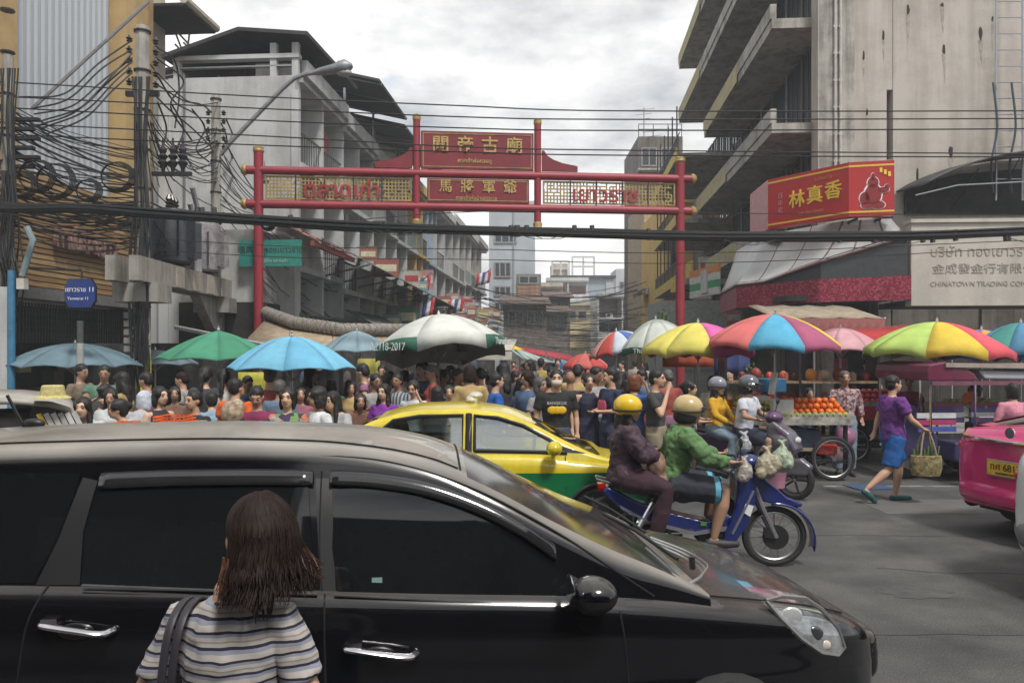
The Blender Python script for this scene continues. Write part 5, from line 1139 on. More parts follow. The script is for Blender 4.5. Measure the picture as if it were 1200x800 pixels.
pb = MB(); pb.ell((0, 0, 0), (.13, .12, .14), 10, 8); pb.tube([(0, 0, .12), (.0, 0, .24)], [.04, .05], 6)
for i, (px, py, Y, c, lab) in enumerate(((990, 512, 12.0, (.55, .22, .38), 'translucent pink plastic bag carried by the man in plaid'), (978, 530, 12.1, (.50, .30, .36), 'second pale pink plastic bag low beside the plaid man'))):
    m = MB(); m.ell((0, 0, 0), (.17, .13, .16), 10, 8); m.tube([(0, 0, .13), (.0, 0, .26)], [.05, .06], 6); o = m.obj('plastic_bag', mat('plastic_pink%d' % i, c, .3, trans=.4), loc=W(px, py, Y)); remesh(o, .02, 2); tag(o, lab, 'bag')
box_thing('red_basin', 'red plastic basin under the fruit cart', 'basin', 965, 525, 11.8, (.3, .3, .14), mat('basin_red', (.5, .04, .03), .4))
# left edge: cream van-like awning top with hat, leaning boards
t = thing('tricycle_canopy', 'grey curved canopy roof of a parked vendor tricycle at the left edge', 'canopy', (X_(20, 7.6), 7.6, 0), radians(30))
ar = [(-1.3, 1.44), (-.6, 1.44), (0, 1.42), (.28, 1.38), (.45, 1.32), (.54, 1.22)]
solid(MB().grid([[V(x, 0, Z_(412, 7.6)+(z-1.9)+.02) for x, z in ar], [V(x, 1.3, z+.06) for x, z in ar]]).obj('roof_sheet', mat('canopy_greige', (.36, .34, .30), .6), t), .05)
for x in (-1.2, .35): MB().tube([(x, .1, 0), (x, .1, 1.33)], .025, 6).obj('post', DARKM, t)
MB().bx(-1.3, .1, .1, .9, .5, 1.3).obj('cabin', SHADEIN, t, smooth=False)
for i in range(6): MB().box((.24+i*.06, -.05, 1.16), (.045, .02, .30), R=Euler((0, radians(-24), 0)).to_matrix()).obj('leaning_board', cmat([(.45, .3, .03), (.55, .53, .5), (.6, .58, .55), (.4, .38, .35), (.6, .6, .58), (.5, .5, .5)][i], kind='board'), t, smooth=False)
o = MB().lathe([(.0, .10), (.085, .10), (.10, .09), (.115, .0), (.16, -.02), (.165, -.03), (.11, -.015)], W(62, 463, 7.7), 18).obj('straw_hat', mat('straw', (.55, .48, .20), .8, var=.25, scale=30)); tag(o, 'yellow straw hat set on the grey canopy roof', 'hat')

# ---------------------------------------------------------------- three wheeler (tuk-tuk) at the right
TK = thing('three_wheeler', 'tuk-tuk with chrome rails, maroon front hood and pale roof parked by the stalls', 'tuk-tuk', (X_(1075, 11.2)+.28, 11.2, 0), radians(4))
MAR = mat('tuk_maroon', (.15, .018, .055), .35, coat=.4); PUR = mat('tuk_purple', (.055, .05, .13), .4, coat=.3); RF = mat('tuk_roof', (.40, .42, .45), .4, var=.12)
def zz(py): return Z_(py, 11.2)
m = MB(); m.prism([(-.15, zz(446)), (-.15, zz(436)), (-.12, zz(427)), (.1, zz(424)), (.35, zz(428)), (.55, zz(438)), (.6, zz(446))], -.03, 1.4); bevel(m.obj('front_hood', MAR, TK, smooth=False), .02)
m = MB(); m.prism([(.1, zz(425)), (3.0, zz(428)), (3.0, zz(434)), (.1, zz(430))], -.06, 1.45); m.obj('roof', mat('tuk_roof_edge', (.36, .30, .26), .5), TK, smooth=False)
for x0, x1 in ((.62, 1.68), (1.78, 2.9)):
    m = MB(); m.prism([(x0, zz(434)), (x0+.1, zz(444)), (x1-.15, zz(445)), (x1, zz(436))], .0, 1.35); bevel(m.obj('roof_lining', RF, TK, smooth=False), .02)
MB().bx(-.1, 3.0, -.05, -.0, zz(451), zz(446.5)).obj('roof_trim', mat('trim_pink', (.20, .07, .12), .4), TK, smooth=False)
for x in (-.08, .58, 1.74, 2.5):
    for y in (0.02, 1.36): MB().tube([(x, y, .5), (x, y, zz(446))], .018, 8).obj('post', CHROME, TK)
for z in (zz(489), zz(498), zz(507)): MB().tube([(.6, -.03, z), (2.9, -.03, z)], .013, 8).obj('chrome_rail', CHROME, TK)
MB().tube([(.6, -.02, zz(489)), (.55, -.02, zz(507)), (.55, -.02, .5)], .015, 8).obj('chrome_rail', CHROME, TK)
m = MB(); m.prism([(-.3, .35), (-.32, .75), (-.2, zz(476)), (-.05, zz(478)), (.1, .9), (.3, .62), (.3, .3), (.0, .3)], .42, .95); m.prism([(.3, .32), (.3, .60), (3.0, .60), (3.0, .3)], .05, 1.3); bevel(m.obj('body', PUR, TK, smooth=False), .03)
for x0 in (.15, .72):
    for k, c in enumerate(((.07, .06, .17), (.42, .42, .44), (.07, .06, .17), (.20, .04, .10))): m = MB(); m.bx(x0, x0+.46, .30+.006*k, .36+.006*k, .86+k*.075, .86+k*.075+.072); m.obj('seat_back', cmat(c, .5, 'vinyl'), TK, smooth=False)
MB().tube(cat_curve([(1.15, .1, 1.12), (1.4, .1, 1.10), (1.52, .1, .9), (1.55, .1, .56)], 6), .055, 10).obj('arm_rest', PUR, TK)
for k, c in enumerate(((.6, .6, .62), (.40, .05, .15), (.08, .12, .4))): MB().bx(-.28+k*.01, .30, .02-.002*k, .045, zz(490+k*8), zz(484+k*8)).obj('body_stripe', cmat(c, .35, 'paint'), TK, smooth=False)
MB().bx(1.1, 3.0, .02, .045, .34, .42).obj('body_stripe', cmat((.5, .08, .25), .35, 'paint'), TK, smooth=False)
m = MB(); m.bx(1.2, 1.75, .2, 1.2, .5, .8); m.bx(2.2, 2.8, .2, 1.2, .5, .95); bevel(m.obj('seat', mat('seat_dark', (.04, .03, .05), .6), TK, smooth=False), .04)
for (x, y) in ((-.05, .65), (.3+.9, .05), (1.2, 1.3)):
    m = MB(); m.lathe([(.12, -.06), (.24, -.07), (.27, -.04), (.27, .04), (.24, .07), (.12, .06)], (x, y, .27), 20, 'Y'); o = m.obj('wheel', TYRE, TK); MB().lathe([(.0, -.07), (.13, -.065), (.15, -.05)], (x, y, .27), 14, 'Y').obj('rim', STEEL, o)
# basket of vegetables in the three wheeler
bk = MB(); bk.prism([(-.4, 0), (.4, 0), (.46, .16), (-.46, .16)], 0, .5); o = bk.obj('fruit_crate', mat('crate_pale', (.45, .45, .42)), loc=W(1148, 488, 11.6), smooth=False); tag(o, 'pale crate of green vegetables in the back of the tuk-tuk', 'crate')
for i in range(34):
    o = put('green_lime', gm[i % 2], None, W(1148, 478, 11.6)+Vector((rf.uniform(-.4, .4), .12+rf.uniform(-.1, .25), rf.uniform(-.03, .10)))); o.scale = (1.2, 1.2, 1.0); tag(o, 'green fruit heaped in the pale crate in the tuk-tuk', 'fruit', 'green fruit in the tuk-tuk crate')
# plant behind the grey shop
def shrub(name, label, loc, R, n, seed, c=(.07, .12, .03)):
    r_ = random.Random(seed); t = thing(name, label, 'plant', loc); m = MB()
    for i in range(n):
        a, b, r3 = r_.random()*6.28, r_.random()*3, R*r_.random()**.5; p = Vector((r3*cos(a)*sin(b), r3*sin(a)*sin(b), R+R*.8*cos(b)*r_.random()))
        M = Euler((r_.random()*6, r_.random()*6, r_.random()*6)).to_matrix(); s_ = .05
        m.add([p+M @ Vector(v) for v in ((0, 0, 0), (s_, .4*s_, .1*s_), (2*s_, 0, 0), (s_, -.4*s_, .1*s_))], [(0, 1, 2, 3)])
    m.obj('foliage', cmat(c, .6, 'leaf'), t, kind='stuff'); MB().tube([(0, 0, 0), (0, 0, R)], .02, 5).obj('stem', WOODM, t); MB().lathe([(.12, -.2), (.16, .0)], (0, 0, 0), 10).obj('pot', BROWN, t)
shrub('potted_plant', 'small green bush on the ledge behind the right gate post', W(776, 384, 24), .3, 160, 4)
shrub('potted_plant', 'dark green bush between the stalls right of the gate post', (X_(878, 16), 16, 1.0), .35, 240, 5)
# ---------------------------------------------------------------- cars
class Car:
    def __init__(s, w_, zb, zt, zd, plan, zs, tum=.33, crown=.05, gx=None):
        s.w = w_; s.zb = zb; s.zt = zt; s.zd = zd; s.plan = plan; s.zs = zs; s.tum = tum; s.crown = crown; s.gx = gx
    zsp = None
    FR = [(0, .07), (.08, .03), (.22, .006), (.4, 0), (.56, .0), (.70, .008), (.80, .012), (.88, .02), (.94, .035), (.98, .052), (1, .075)]
    def body_y(s, x, z):
        zs, zb = cr(s.zs, x), cr(s.zb, x); f = max(0, min(1, (z-zs)/(zb-zs))); return cr(s.FR, f)+cr(s.plan, x)
    def side_y(s, x, z):
        zb = cr(s.zb, x); return cr(s.plan, x)*.6+.085+(z-zb)*s.tum+max(0, z-zb-.25)**2*.5
    def body_ring(s, x, nz=18, nd=9):
        zs, zb, zd = cr(s.zs, x), cr(s.zb, x), cr(s.zd, x); half = []
        for i in range(nz+1):
            z = zs+(zb-zs)*i/nz
            if s.zsp:
                k = nz//2+1; z = zs+(s.zsp-zs)*i/k if i <= k else s.zsp+(zb-s.zsp)*(i-k)/(nz-k)
            half.append((s.body_y(x, z), z))
        ys = half[-1][0]; hw = s.w/2-ys
        for i in range(1, nd+1):
            f = i/nd; half.append((ys+hw*f, zb+(zd-zb)*sin(f*pi/2)**.8))
        return [Vector((x, y, z)) for y, z in half]+[Vector((x, s.w-y, z)) for y, z in half[-2::-1]]
    def top_ring(s, x, nz=12, nd=8):
        zb, zt = cr(s.zb, x), cr(s.zt, x); h = max(zt-zb, .004); half = []
        rr_ = min(.08, h*.5); zc = zb+h-rr_-s.crown*min(1, h/.3)
        for i in range(nz+1):
            z = zb-.01+(max(zc, zb)-zb+.01)*i/nz; half.append((s.side_y(x, z), z))
        ys, z0 = half[-1]
        for a in (.3, .6, .85): half.append((ys+rr_*1.3*(1-cos(a*pi/2)), z0+rr_*sin(a*pi/2)))
        ys2, z2 = half[-1]; hw = s.w/2-ys2
        for i in range(1, nd+1):
            f = i/nd; half.append((ys2+hw*f, z2+(zb+h-z2)*sin(f*pi/2)))
        return [Vector((x, y, z)) for y, z in half]+[Vector((x, s.w-y, z)) for y, z in half[-2::-1]]
    def shell(s, ring, xs, regions, default, parent, name, caps=True):
        rings = [ring(x) for x in xs]; n = len(rings[0]); out_ = {}
        for i in range(len(xs)-1):
            for j in range(n-1):
                q = [rings[i][j], rings[i][j+1], rings[i+1][j+1], rings[i+1][j]]; c = (q[0]+q[1]+q[2]+q[3])/4; key = None
                for k, (nm, test, m) in enumerate(regions):
                    if test(c, (q[1]-q[0]).cross(q[3]-q[0])): key = k; break
                out_.setdefault(key, []).append((i*n+j, i*n+j+1, (i+1)*n+j+1, (i+1)*n+j))
        if caps: out_.setdefault(None, []).extend([tuple(range(n-1, -1, -1)), tuple((len(xs)-1)*n+j for j in range(n))])
        allv = [p for r_ in rings for p in r_]; objs = {}
        for key, fs in out_.items():
            nm, m = (name, default) if key is None else (regions[key][0], regions[key][2])
            if m is None: continue
            used = sorted({i for f in fs for i in f}); mp = {v: k for k, v in enumerate(used)}
            b = MB(); b.v = [tuple(allv[i]) for i in used]; b.f = [tuple(mp[i] for i in f) for f in fs]
            o = b.obj(nm, m, parent, ang=42); objs[nm if key is None else (nm, key)] = o
        return objs
    def side_strip(s, pts, yf, r, m, parent, name, far=False, off=.0):
        P = []
        for (x, z) in pts:
            y = yf(x, z)-off; P.append((x, s.w-y if far else y, z))
        return MB().tube(P, r, 6).obj(name, m, parent)
    def side_poly(s, pts, yf, m, parent, name, far=False, off=.004, th=.006, step=.035):
        # flat (x,z) outline mapped on to the curved flank: clip a fine grid by the outline
        P2 = [Vector(p) for p in pts]; xs0, xs1 = min(p.x for p in P2), max(p.x for p in P2)
        bm = bmesh.new(); vs = [bm.verts.new((p.x, 0, p.y)) for p in P2]; bm.faces.new(vs)
        z0, z1 = min(p.y for p in P2), max(p.y for p in P2)
        k = int((xs1-xs0)/step)
        for i in range(1, k+1): bmesh.ops.bisect_plane(bm, geom=bm.verts[:]+bm.edges[:]+bm.faces[:], plane_co=(xs0+i*(xs1-xs0)/(k+1), 0, 0), plane_no=(1, 0, 0))
        k = int((z1-z0)/step)
        for i in range(1, k+1): bmesh.ops.bisect_plane(bm, geom=bm.verts[:]+bm.edges[:]+bm.faces[:], plane_co=(0, 0, z0+i*(z1-z0)/(k+1)), plane_no=(0, 0, 1))
        for v in bm.verts:
            y = yf(v.co.x, v.co.z)-off; v.co.y = s.w-y if far else y
        bmesh.ops.recalc_face_normals(bm, faces=bm.faces)
        f0 = next(iter(bm.faces)); f0.normal_update()
        if (f0.normal.y > 0) != far: bmesh.ops.reverse_faces(bm, faces=bm.faces)
        me = bpy.data.meshes.new(name); bm.to_mesh(me); bm.free(); me.materials.append(m); me.polygons.foreach_set('use_smooth', [True]*len(me.polygons))
        o = put(name, me, parent); solid(o, th); o.modifiers['solid'].use_rim = False; return o
def rng(a, b, n): return [a+(b-a)*i/n for i in range(n+1)]
def inpoly(poly, x, z):
    c = False; j = len(poly)-1
    for i in range(len(poly)):
        a, b = poly[i], poly[j]
        if (a[1] > z) != (b[1] > z) and x < (b[0]-a[0])*(z-a[1])/(b[1]-a[1])+a[0]: c = not c
        j = i
    return c

# ---- the black people carrier in the foreground
TH = radians(6.0); SX, SY = -.69, 2.93
SUV = thing('black_minivan', 'dusty black people carrier passing close in front, dark tinted windows and chrome handles', 'car', (SX, SY, 0), TH)
def sv(px, py, yloc=0):     # photo pixel on the plane at local depth yloc -> (x, z) in car space
    a = (px-600)/F; Y = (yloc-SX*sin(TH)+SY*cos(TH))/(cos(TH)-a*sin(TH)); dx, dy = a*Y-SX, Y-SY
    return (dx*cos(TH)+dy*sin(TH), H-(py-HY)/F*Y)
BLACKP = mat('black_paint', (.004, .004, .006), .10, var=.2, scale=3, coat=1.0)
def dust(m, amt=.5, col=(.20, .18, .155)):     # dust lying on upward faces
    nt = m.node_tree; N = nt.nodes; L = nt.links; p = N['Principled BSDF']; src = p.inputs['Base Color'].links[0].from_socket
    ge = N.new('ShaderNodeNewGeometry'); sx = N.new('ShaderNodeSeparateXYZ'); L.new(ge.outputs['Normal'], sx.inputs[0])
    r = N.new('ShaderNodeValToRGB'); r.color_ramp.elements[0].position = .45; r.color_ramp.elements[1].position = .97; r.color_ramp.elements[1].color = (amt, amt, amt, 1)
    n = N.new('ShaderNodeTexNoise'); n.inputs['Scale'].default_value = 2.6; n.inputs['Detail'].default_value = 7; tc = N.new('ShaderNodeTexCoord'); L.new(tc.outputs['Object'], n.inputs[0])
    mu = N.new('ShaderNodeMath'); mu.operation = 'MULTIPLY'; L.new(sx.outputs[2], r.inputs[0]); L.new(r.outputs[0], mu.inputs[0])
    n2_ = N.new('ShaderNodeMath'); n2_.operation = 'MULTIPLY_ADD'; n2_.inputs[1].default_value = 1.2; n2_.inputs[2].default_value = .3; L.new(n.outputs[0], n2_.inputs[0]); L.new(n2_.outputs[0], mu.inputs[1])
    mx = N.new('ShaderNodeMixRGB'); L.new(mu.outputs[0], mx.inputs[0]); L.new(src, mx.inputs[1]); mx.inputs[2].default_value = (*col, 1); L.new(mx.outputs[0], p.inputs['Base Color'])
    rr_ = N.new('ShaderNodeMath'); rr_.operation = 'MULTIPLY_ADD'; rr_.inputs[1].default_value = .5; rr_.inputs[2].default_value = p.inputs['Roughness'].default_value; L.new(mu.outputs[0], rr_.inputs[0]); L.new(rr_.outputs[0], p.inputs['Roughness'])
dust(BLACKP, .26, (.20, .185, .16)); BLACKP.node_tree.nodes['Principled BSDF'].inputs['Coat Weight'].default_value = .3
ROOFP = mat('black_paint_roof', (.004, .004, .006), .10, var=.2, scale=3, coat=1.0); dust(ROOFP, .95, (.30, .275, .24)); ROOFP.node_tree.nodes['Principled BSDF'].inputs['Coat Weight'].default_value = .5
TINT = mat('tinted_glass', (.006, .007, .008), .03, var=.05, spec=.5, coat=.25); WSG = mat('windscreen_glass', (.012, .014, .015), .04, var=.2, spec=.6)
dust(WSG, .16); TRIM = mat('black_trim', (.012, .012, .013), .45, var=.1); GAP = mat('door_gap', (.002, .002, .002), .8, var=0)
ex = lambda T: [(x if x < 1.3 else 1.3+(x-1.3)*1.27, v) for x, v in T]
c = Car(1.66, zb=ex([(-2.3, 1.0), (-1.9, 1.06), (-.6, 1.015), (.4, .96), (1.0, .93), (1.45, .875), (1.8, .80), (2.05, .70), (2.2, .58)]),
        zt=[(-2.3, 1.10), (-2.15, 1.40), (-1.85, 1.525), (-1.2, 1.56), (-.6, 1.565), (-.14, 1.552), (.1, 1.53), (.36, 1.48), (.6, 1.385), (.86, 1.25), (1.1, 1.12), (1.35, 1.005), (1.52, .91)],
        zd=ex([(-2.3, 1.05), (.9, .98), (1.15, .945), (1.5, .885), (1.85, .80), (2.05, .71), (2.2, .585)]),
        plan=ex([(-2.35, .30), (-2.2, .12), (-1.9, .04), (-1.4, .0), (.9, 0), (1.4, .03), (1.75, .10), (2.0, .22), (2.12, .34), (2.2, .50)]),
        zs=ex([(-2.3, .35), (-2, .24), (1.6, .24), (2.0, .27), (2.2, .34)]), tum=.36, crown=.035)
B = lambda px, py: sv(px, py, .02)
def near(v): return v.y < c.w*.5
bx_, fx_ = B(384, 700)[0], B(728, 720)[0]; rx_ = B(48, 690)[0]
def arch(x0, v): return (v.x-x0)**2+(v.z-.28)**2 < .28**2
regs = [('wheel_arch', lambda v, n: (v.y < .12 or v.y > c.w-.12) and (arch(1.55, v) or arch(-1.2, v)), None),
        ('front_door', lambda v, n: near(v) and v.y < .09 and bx_ < v.x < fx_ and v.z > .3 and v.z < cr(c.zb, v.x)-.004, BLACKP),
        ('rear_door', lambda v, n: near(v) and v.y < .09 and rx_ < v.x < bx_ and v.z > .3 and v.z < cr(c.zb, v.x)-.004, BLACKP),
        ('bonnet', lambda v, n: v.x > 1.42 and v.x < 2.36 and .16 < v.y < c.w-.16 and v.z > cr(c.zb, v.x)-.02, BLACKP)]
xs = rng(-2.34, -1.9, 8)[:-1]+rng(-1.9, 1.3, 44)[:-1]+rng(1.3, 2.44, 60)
hl_ = [sv(*p, .06) for p in ((909, 712), (930, 708), (962, 713), (988, 730), (1006, 752), (1012, 774), (1000, 781), (975, 774), (948, 755), (925, 732))]
LAMPM = mat('lamp_cover', (.30, .32, .33), .08, .3, var=.5, scale=9, coat=1.0)
regs.insert(1, ('headlight', lambda v, n: near(v) and inpoly(hl_, v.x, v.z) and n.z < .9 and v.y < .5, LAMPM))
c.shell(lambda x: c.body_ring(x, 30, 9), xs, regs, BLACKP, SUV, 'body')
def ws_test(v, n): return .53 < v.x < 1.42 and n.z and v.z > cr(c.zb, v.x)+.02 and c.side_y(v.x, v.z)+.07 < v.y < c.w-c.side_y(v.x, v.z)-.07 and v.z > cr(c.zt, v.x)-.09
ob = c.shell(c.top_ring, rng(-2.34, -1.9, 8)[:-1]+rng(-1.9, 1.52, 80), [('windscreen', ws_test, WSG)], ROOFP, SUV, 'roof', caps=False)
# side glazing traced in the photograph, mapped on the flank of the greenhouse
G2 = lambda px, py: sv(px, py, .085+max(0, (700-py))/315*c.tum)
sw_f = [G2(*p) for p in ((397, 692), (390, 640), (393, 572), (430, 571), (480, 577), (528, 594), (576, 617), (620, 645), (658, 672), (668, 706), (540, 700))]
sw_r = [G2(*p) for p in ((99, 681), (104, 625), (118, 567), (200, 566), (300, 566), (362, 567), (367, 640), (368, 691), (230, 686))]
sw_q = [G2(*p) for p in ((-90, 676), (-95, 600), (-40, 560), (20, 553), (97, 553), (90, 580), (70, 630), (43, 681))]
c.side_poly(sw_f, c.side_y, TINT, SUV, 'front_side_window', off=.007, th=.002); c.side_poly(sw_r, c.side_y, TINT, SUV, 'rear_side_window', off=.009); c.side_poly(sw_q, c.side_y, TINT, SUV, 'quarter_window')
c.side_poly([G2(*p) for p in ((672, 706), (668, 672), (700, 690), (760, 727))], c.side_y, TRIM, SUV, 'mirror_triangle', off=.003)
c.side_poly([G2(*p) for p in ((376, 690), (370, 560), (389, 560), (392, 640), (394, 694))], c.side_y, TRIM, SUV, 'pillar_trim', off=.003)
c.side_poly([G2(*p) for p in ((45, 683), (72, 630), (100, 558), (117, 562), (101, 620), (96, 683))], c.side_y, TRIM, SUV, 'pillar_trim', off=.003)
def sm(pts, n=6): return [(v.x, v.z) for v in cat_curve([(a, 0, b) for a, b in pts], n)]
for pts, r in (([(379, 700), (381, 760), (383, 830)], .004), ([(728, 718), (733, 760), (738, 830)], .004), ([(48, 690), (30, 740), (20, 830)], .004)):
    c.side_strip(sm([B(*p) for p in pts]), c.body_y, r, GAP, SUV, 'door_gap', off=-.001)
c.side_strip(sm([G2(*p) for p in ((378, 692), (375, 640), (377, 552))]), c.side_y, .004, GAP, SUV, 'door_gap', off=.001)
BR = mat('belt_strip', (.30, .30, .31), .25, .8)
belt1 = sm([sv(*p, .06) for p in ((97, 685), (230, 690), (372, 695))]); belt2 = sm([sv(*p, .06) for p in ((392, 696), (530, 703), (668, 712))])
for b_ in (belt1, belt2): MB().tube([(x, .055, z) for x, z in b_], .011, 6, sq=.5).obj('belt_moulding', BR, SUV)
MB().tube([(x, .06, z-.022) for x, z in belt2], .009, 6, sq=.5).obj('belt_moulding', BR, SUV)
MB().tube([(x, .06, z-.022) for x, z in belt1], .009, 6, sq=.5).obj('belt_moulding', BR, SUV)
MB().tube([(x, .065, z) for x, z in sm([sv(*p, .06) for p in ((695, 712), (740, 719), (778, 724))])], .008, 6).obj('belt_moulding', BR, SUV)
# rain visors above the windows
VIS = mat('visor_smoke', (.02, .02, .022), .12, var=.1, coat=.6)
for pts in (((122, 556), (200, 553), (300, 552), (368, 553)), ((388, 553), (440, 556), (500, 566), (560, 587), (610, 613), (650, 640))):
    P_ = sm([G2(*p) for p in pts], 5); Gd = []
    for (x, z) in P_: Gd.append([V(x, c.side_y(x, z)-.01, z+.012), V(x, c.side_y(x, z)-.028, z), V(x, c.side_y(x, z-.03)-.03, z-.032), V(x, c.side_y(x, z-.045)-.022, z-.048)])
    solid(MB().grid(Gd).obj('rain_visor', VIS, SUV), .005)
# roof edge groove and drip line
c.side_strip(sm([G2(*p) for p in ((-60, 545), (60, 537), (200, 534), (380, 535), (470, 545), (560, 575), (650, 622), (720, 668), (768, 700))]), c.side_y, .005, GAP, SUV, 'roof_gap', off=.0)
def top_pt(x, f):
    r_ = c.top_ring(x); k = len(r_)//2; j = int(f*k); return r_[max(0, min(len(r_)-1, j))]
MB().tube([top_pt(x, .72)+Vector((0, 0, .002)) for x in rng(-2.0, .50, 28)], .006, 5).obj('roof_gap', GAP, SUV)
MB().tube([top_pt(.51, f)+Vector((0, 0, .0)) for f in (.72, .78, .84, .9, 1.0, 1.1, 1.2, 1.28)], .006, 5).obj('roof_gap', GAP, SUV)
# door handles with recess
HND = mat('handle_chrome', (.62, .60, .62), .16, 1.0, var=.1)
for (pa_, pb_) in (((46, 733), (128, 741)), ((404, 761), (487, 768))):
    (x0, z0_), (x1, z1_) = sv(*pa_, -.03), sv(*pb_, -.03); h_ = MB()
    h_.tube(cat_curve([(x0, .0, z0_), (x0+.02, -.035, z0_), ((x0+x1)/2, -.045, (z0_+z1_)/2), (x1-.03, -.038, z1_), (x1, .0, z1_)], 6), .017, 10, sq=.75, round_=True)
    h_.box((x0+.035, -.015, z0_+.008), (.055, .05, .034)); h_.obj('door_handle', HND, SUV)
    MB().ell(((x0+x1)/2-.01, .008, (z0_+z1_)/2-.02), (.065, .012, .032)).obj('handle_recess', mat('recess_black', (.004, .004, .004), .3), SUV)
# wing mirror
mp_ = sv(688, 700, -.10); M = Matrix.Translation((mp_[0], -.08, mp_[1]))
m = MB(); m.erings([(-.07, 0, 0, .03, .07), (-.055, 0, .0, .075, .10), (-.02, 0, 0, .09, .115), (.03, 0, 0, .085, .11), (.08, 0, 0, .06, .085), (.105, 0, 0, .02, .03)], 16)
mm = MB(); mm.v = [(v[0], v[1], v[2]) for v in m.v]; mm = MB()
for k_ in range(1): pass
def mirror_shell(z0_, z1_):
    b = MB(); rings = []
    for i in range(9):
        f = i/8; zc = z0_+(z1_-z0_)*f; g_ = sqrt(max(.03, 1-((zc)/.07)**2)); rings.append([Vector((mp_[0]+.02+.074*g_*cos(a)+(.028*g_ if cos(a) > 0 else -.0), -.07+.092*g_*sin(a), mp_[1]+zc)) for a in [2*pi*k/18 for k in range(18)]])
    return b.loft(rings)
mirror_shell(-.068, -.002).obj('mirror_base', TRIM, SUV); mirror_shell(.0, .066).obj('mirror_cap', BLACKP, SUV)
MB().ell((mp_[0]-.058, -.07, mp_[1]+.02), (.012, .09, .058)).obj('mirror_glass', CHROME, SUV)
MB().tube([(mp_[0]+.05, .0, mp_[1]-.06), (mp_[0]+.06, .09, mp_[1]-.08)], .035, 8).obj('mirror_foot', TRIM, SUV)
# head lamp, wipers, cowl, bonnet gap, bumper
hy = lambda x, z: c.body_y(x, z)
for (px_, py_, r1_, r2_, m_) in ((940, 731, .050, .040, mat('lamp_white', (.62, .64, .64), .15, .4)), (968, 752, .040, .032, mat('lamp_dark_bowl', (.10, .11, .12), .15, .6)), (982, 767, .028, .022, mat('lamp_amber_white', (.6, .52, .45), .2))):
    x_, z_ = sv(px_, py_, .06); MB().ell((x_, hy(x_, z_)+.006, z_), (r1_, .012, r2_), 16, 10).obj('lamp_bowl', m_, SUV)
rim_ = [(x, z) for x, z in hl_]+[hl_[0]]; c.side_strip(rim_, hy, .010, mat('lamp_rim', (.25, .25, .24), .3, .5), SUV, 'lamp_rim', off=.001)
MB().tube([(x, c.body_y(x, cr(c.zb, x))+.085, cr(c.zb, x)+.010) for x in rng(1.42, 2.25, 14)], .004, 5).obj('bonnet_gap', GAP, SUV)
cw = MB(); cw.grid([[V(1.40+.10*q_-.06*cos(pi*(u/10-.5)), .22+(c.w-.44)*u/10, (.93-.03*q_)+.045*sin(pi*u/10)) for u in range(11)] for q_ in (0, .5, 1)]); cw.obj('cowl', mat('cowl_grey', (.12, .12, .125), .4), SUV)
for y0_, y1_ in ((.42, .95), (.95, 1.42)):
    MB().tube([(1.48, y0_, .975), (1.36, (y0_+y1_)/2, 1.045), (1.26, y1_, 1.075)], .009, 6).obj('wiper', TRIM, SUV)
ch_ = MB()
for k, dy in enumerate((0, .05, .1)): ch_.tube(cat_curve([(1.40+dy*.5, .18, .925), (1.52+dy*.6, .26+dy, .930), (1.58+dy*.6, .40+dy, .930), (1.56+dy*.5, .6+dy, .940), (1.46+dy*.3, .78+dy, .965)], 6), .006, 5)
ch_.obj('reflection_arcs', mat('reflection_silver', (.5, .5, .5), .25, .8), SUV)  # silver tubes stand in for curved reflections by the cowl, not a part
MB().tube([(1.55, .42, .93), (1.545, .42, .985)], .014, 8).obj('washer_nozzle', TRIM, SUV)
bp_ = c.body_ring(2.44); nc_ = Vector((2.44, .83, .46)); MB().loft([[nc_+(p-nc_)*k_+Vector((dx_, 0, 0)) for p in bp_] for k_, dx_ in ((1, -.004), (.985, .022), (.93, .045), (.8, .065), (.5, .078), (.1, .082))]).obj('front_bumper', BLACKP, SUV, ang=80)

for (x, y) in ((1.55, .1), (-1.2, .1), (1.55, c.w-.1), (-1.2, c.w-.1)):
    o = MB().lathe([(.18, -.1), (.29, -.1), (.31, -.07), (.31, .07), (.29, .1), (.18, .1)], (x, y, .31), 24, 'Y').obj('wheel', TYRE, SUV); MB().lathe([(.0, -.07), (.06, -.085), (.17, -.08), (.19, -.1)], (x, y, .31), 20, 'Y').obj('rim', STEEL, o)
MB().bx(-2.0, 1.9, .15, 1.5, .2, .4).obj('underbody', TRIM, SUV, smooth=False)
sx_, sz_ = sv(442, 681, .1); MB().bx(sx_-.02, sx_+.02, c.side_y(sx_, sz_)-.0075, c.side_y(sx_, sz_)-.006, sz_-.015, sz_+.018).obj('window_sticker', mat('sticker', (.25, .4, .38), .5), SUV, smooth=False)
an = MB(); a0 = sv(35, 503, .9)
MB().tube([(a0[0], .9, a0[1]-.04), (a0[0]-.10, .9, a0[1]+.16)], .008, 6).obj('roof_aerial', TRIM, SUV); MB().ell((a0[0]+.02, .9, 1.565), (.05, .025, .025)).obj('aerial_foot', TRIM, SUV)

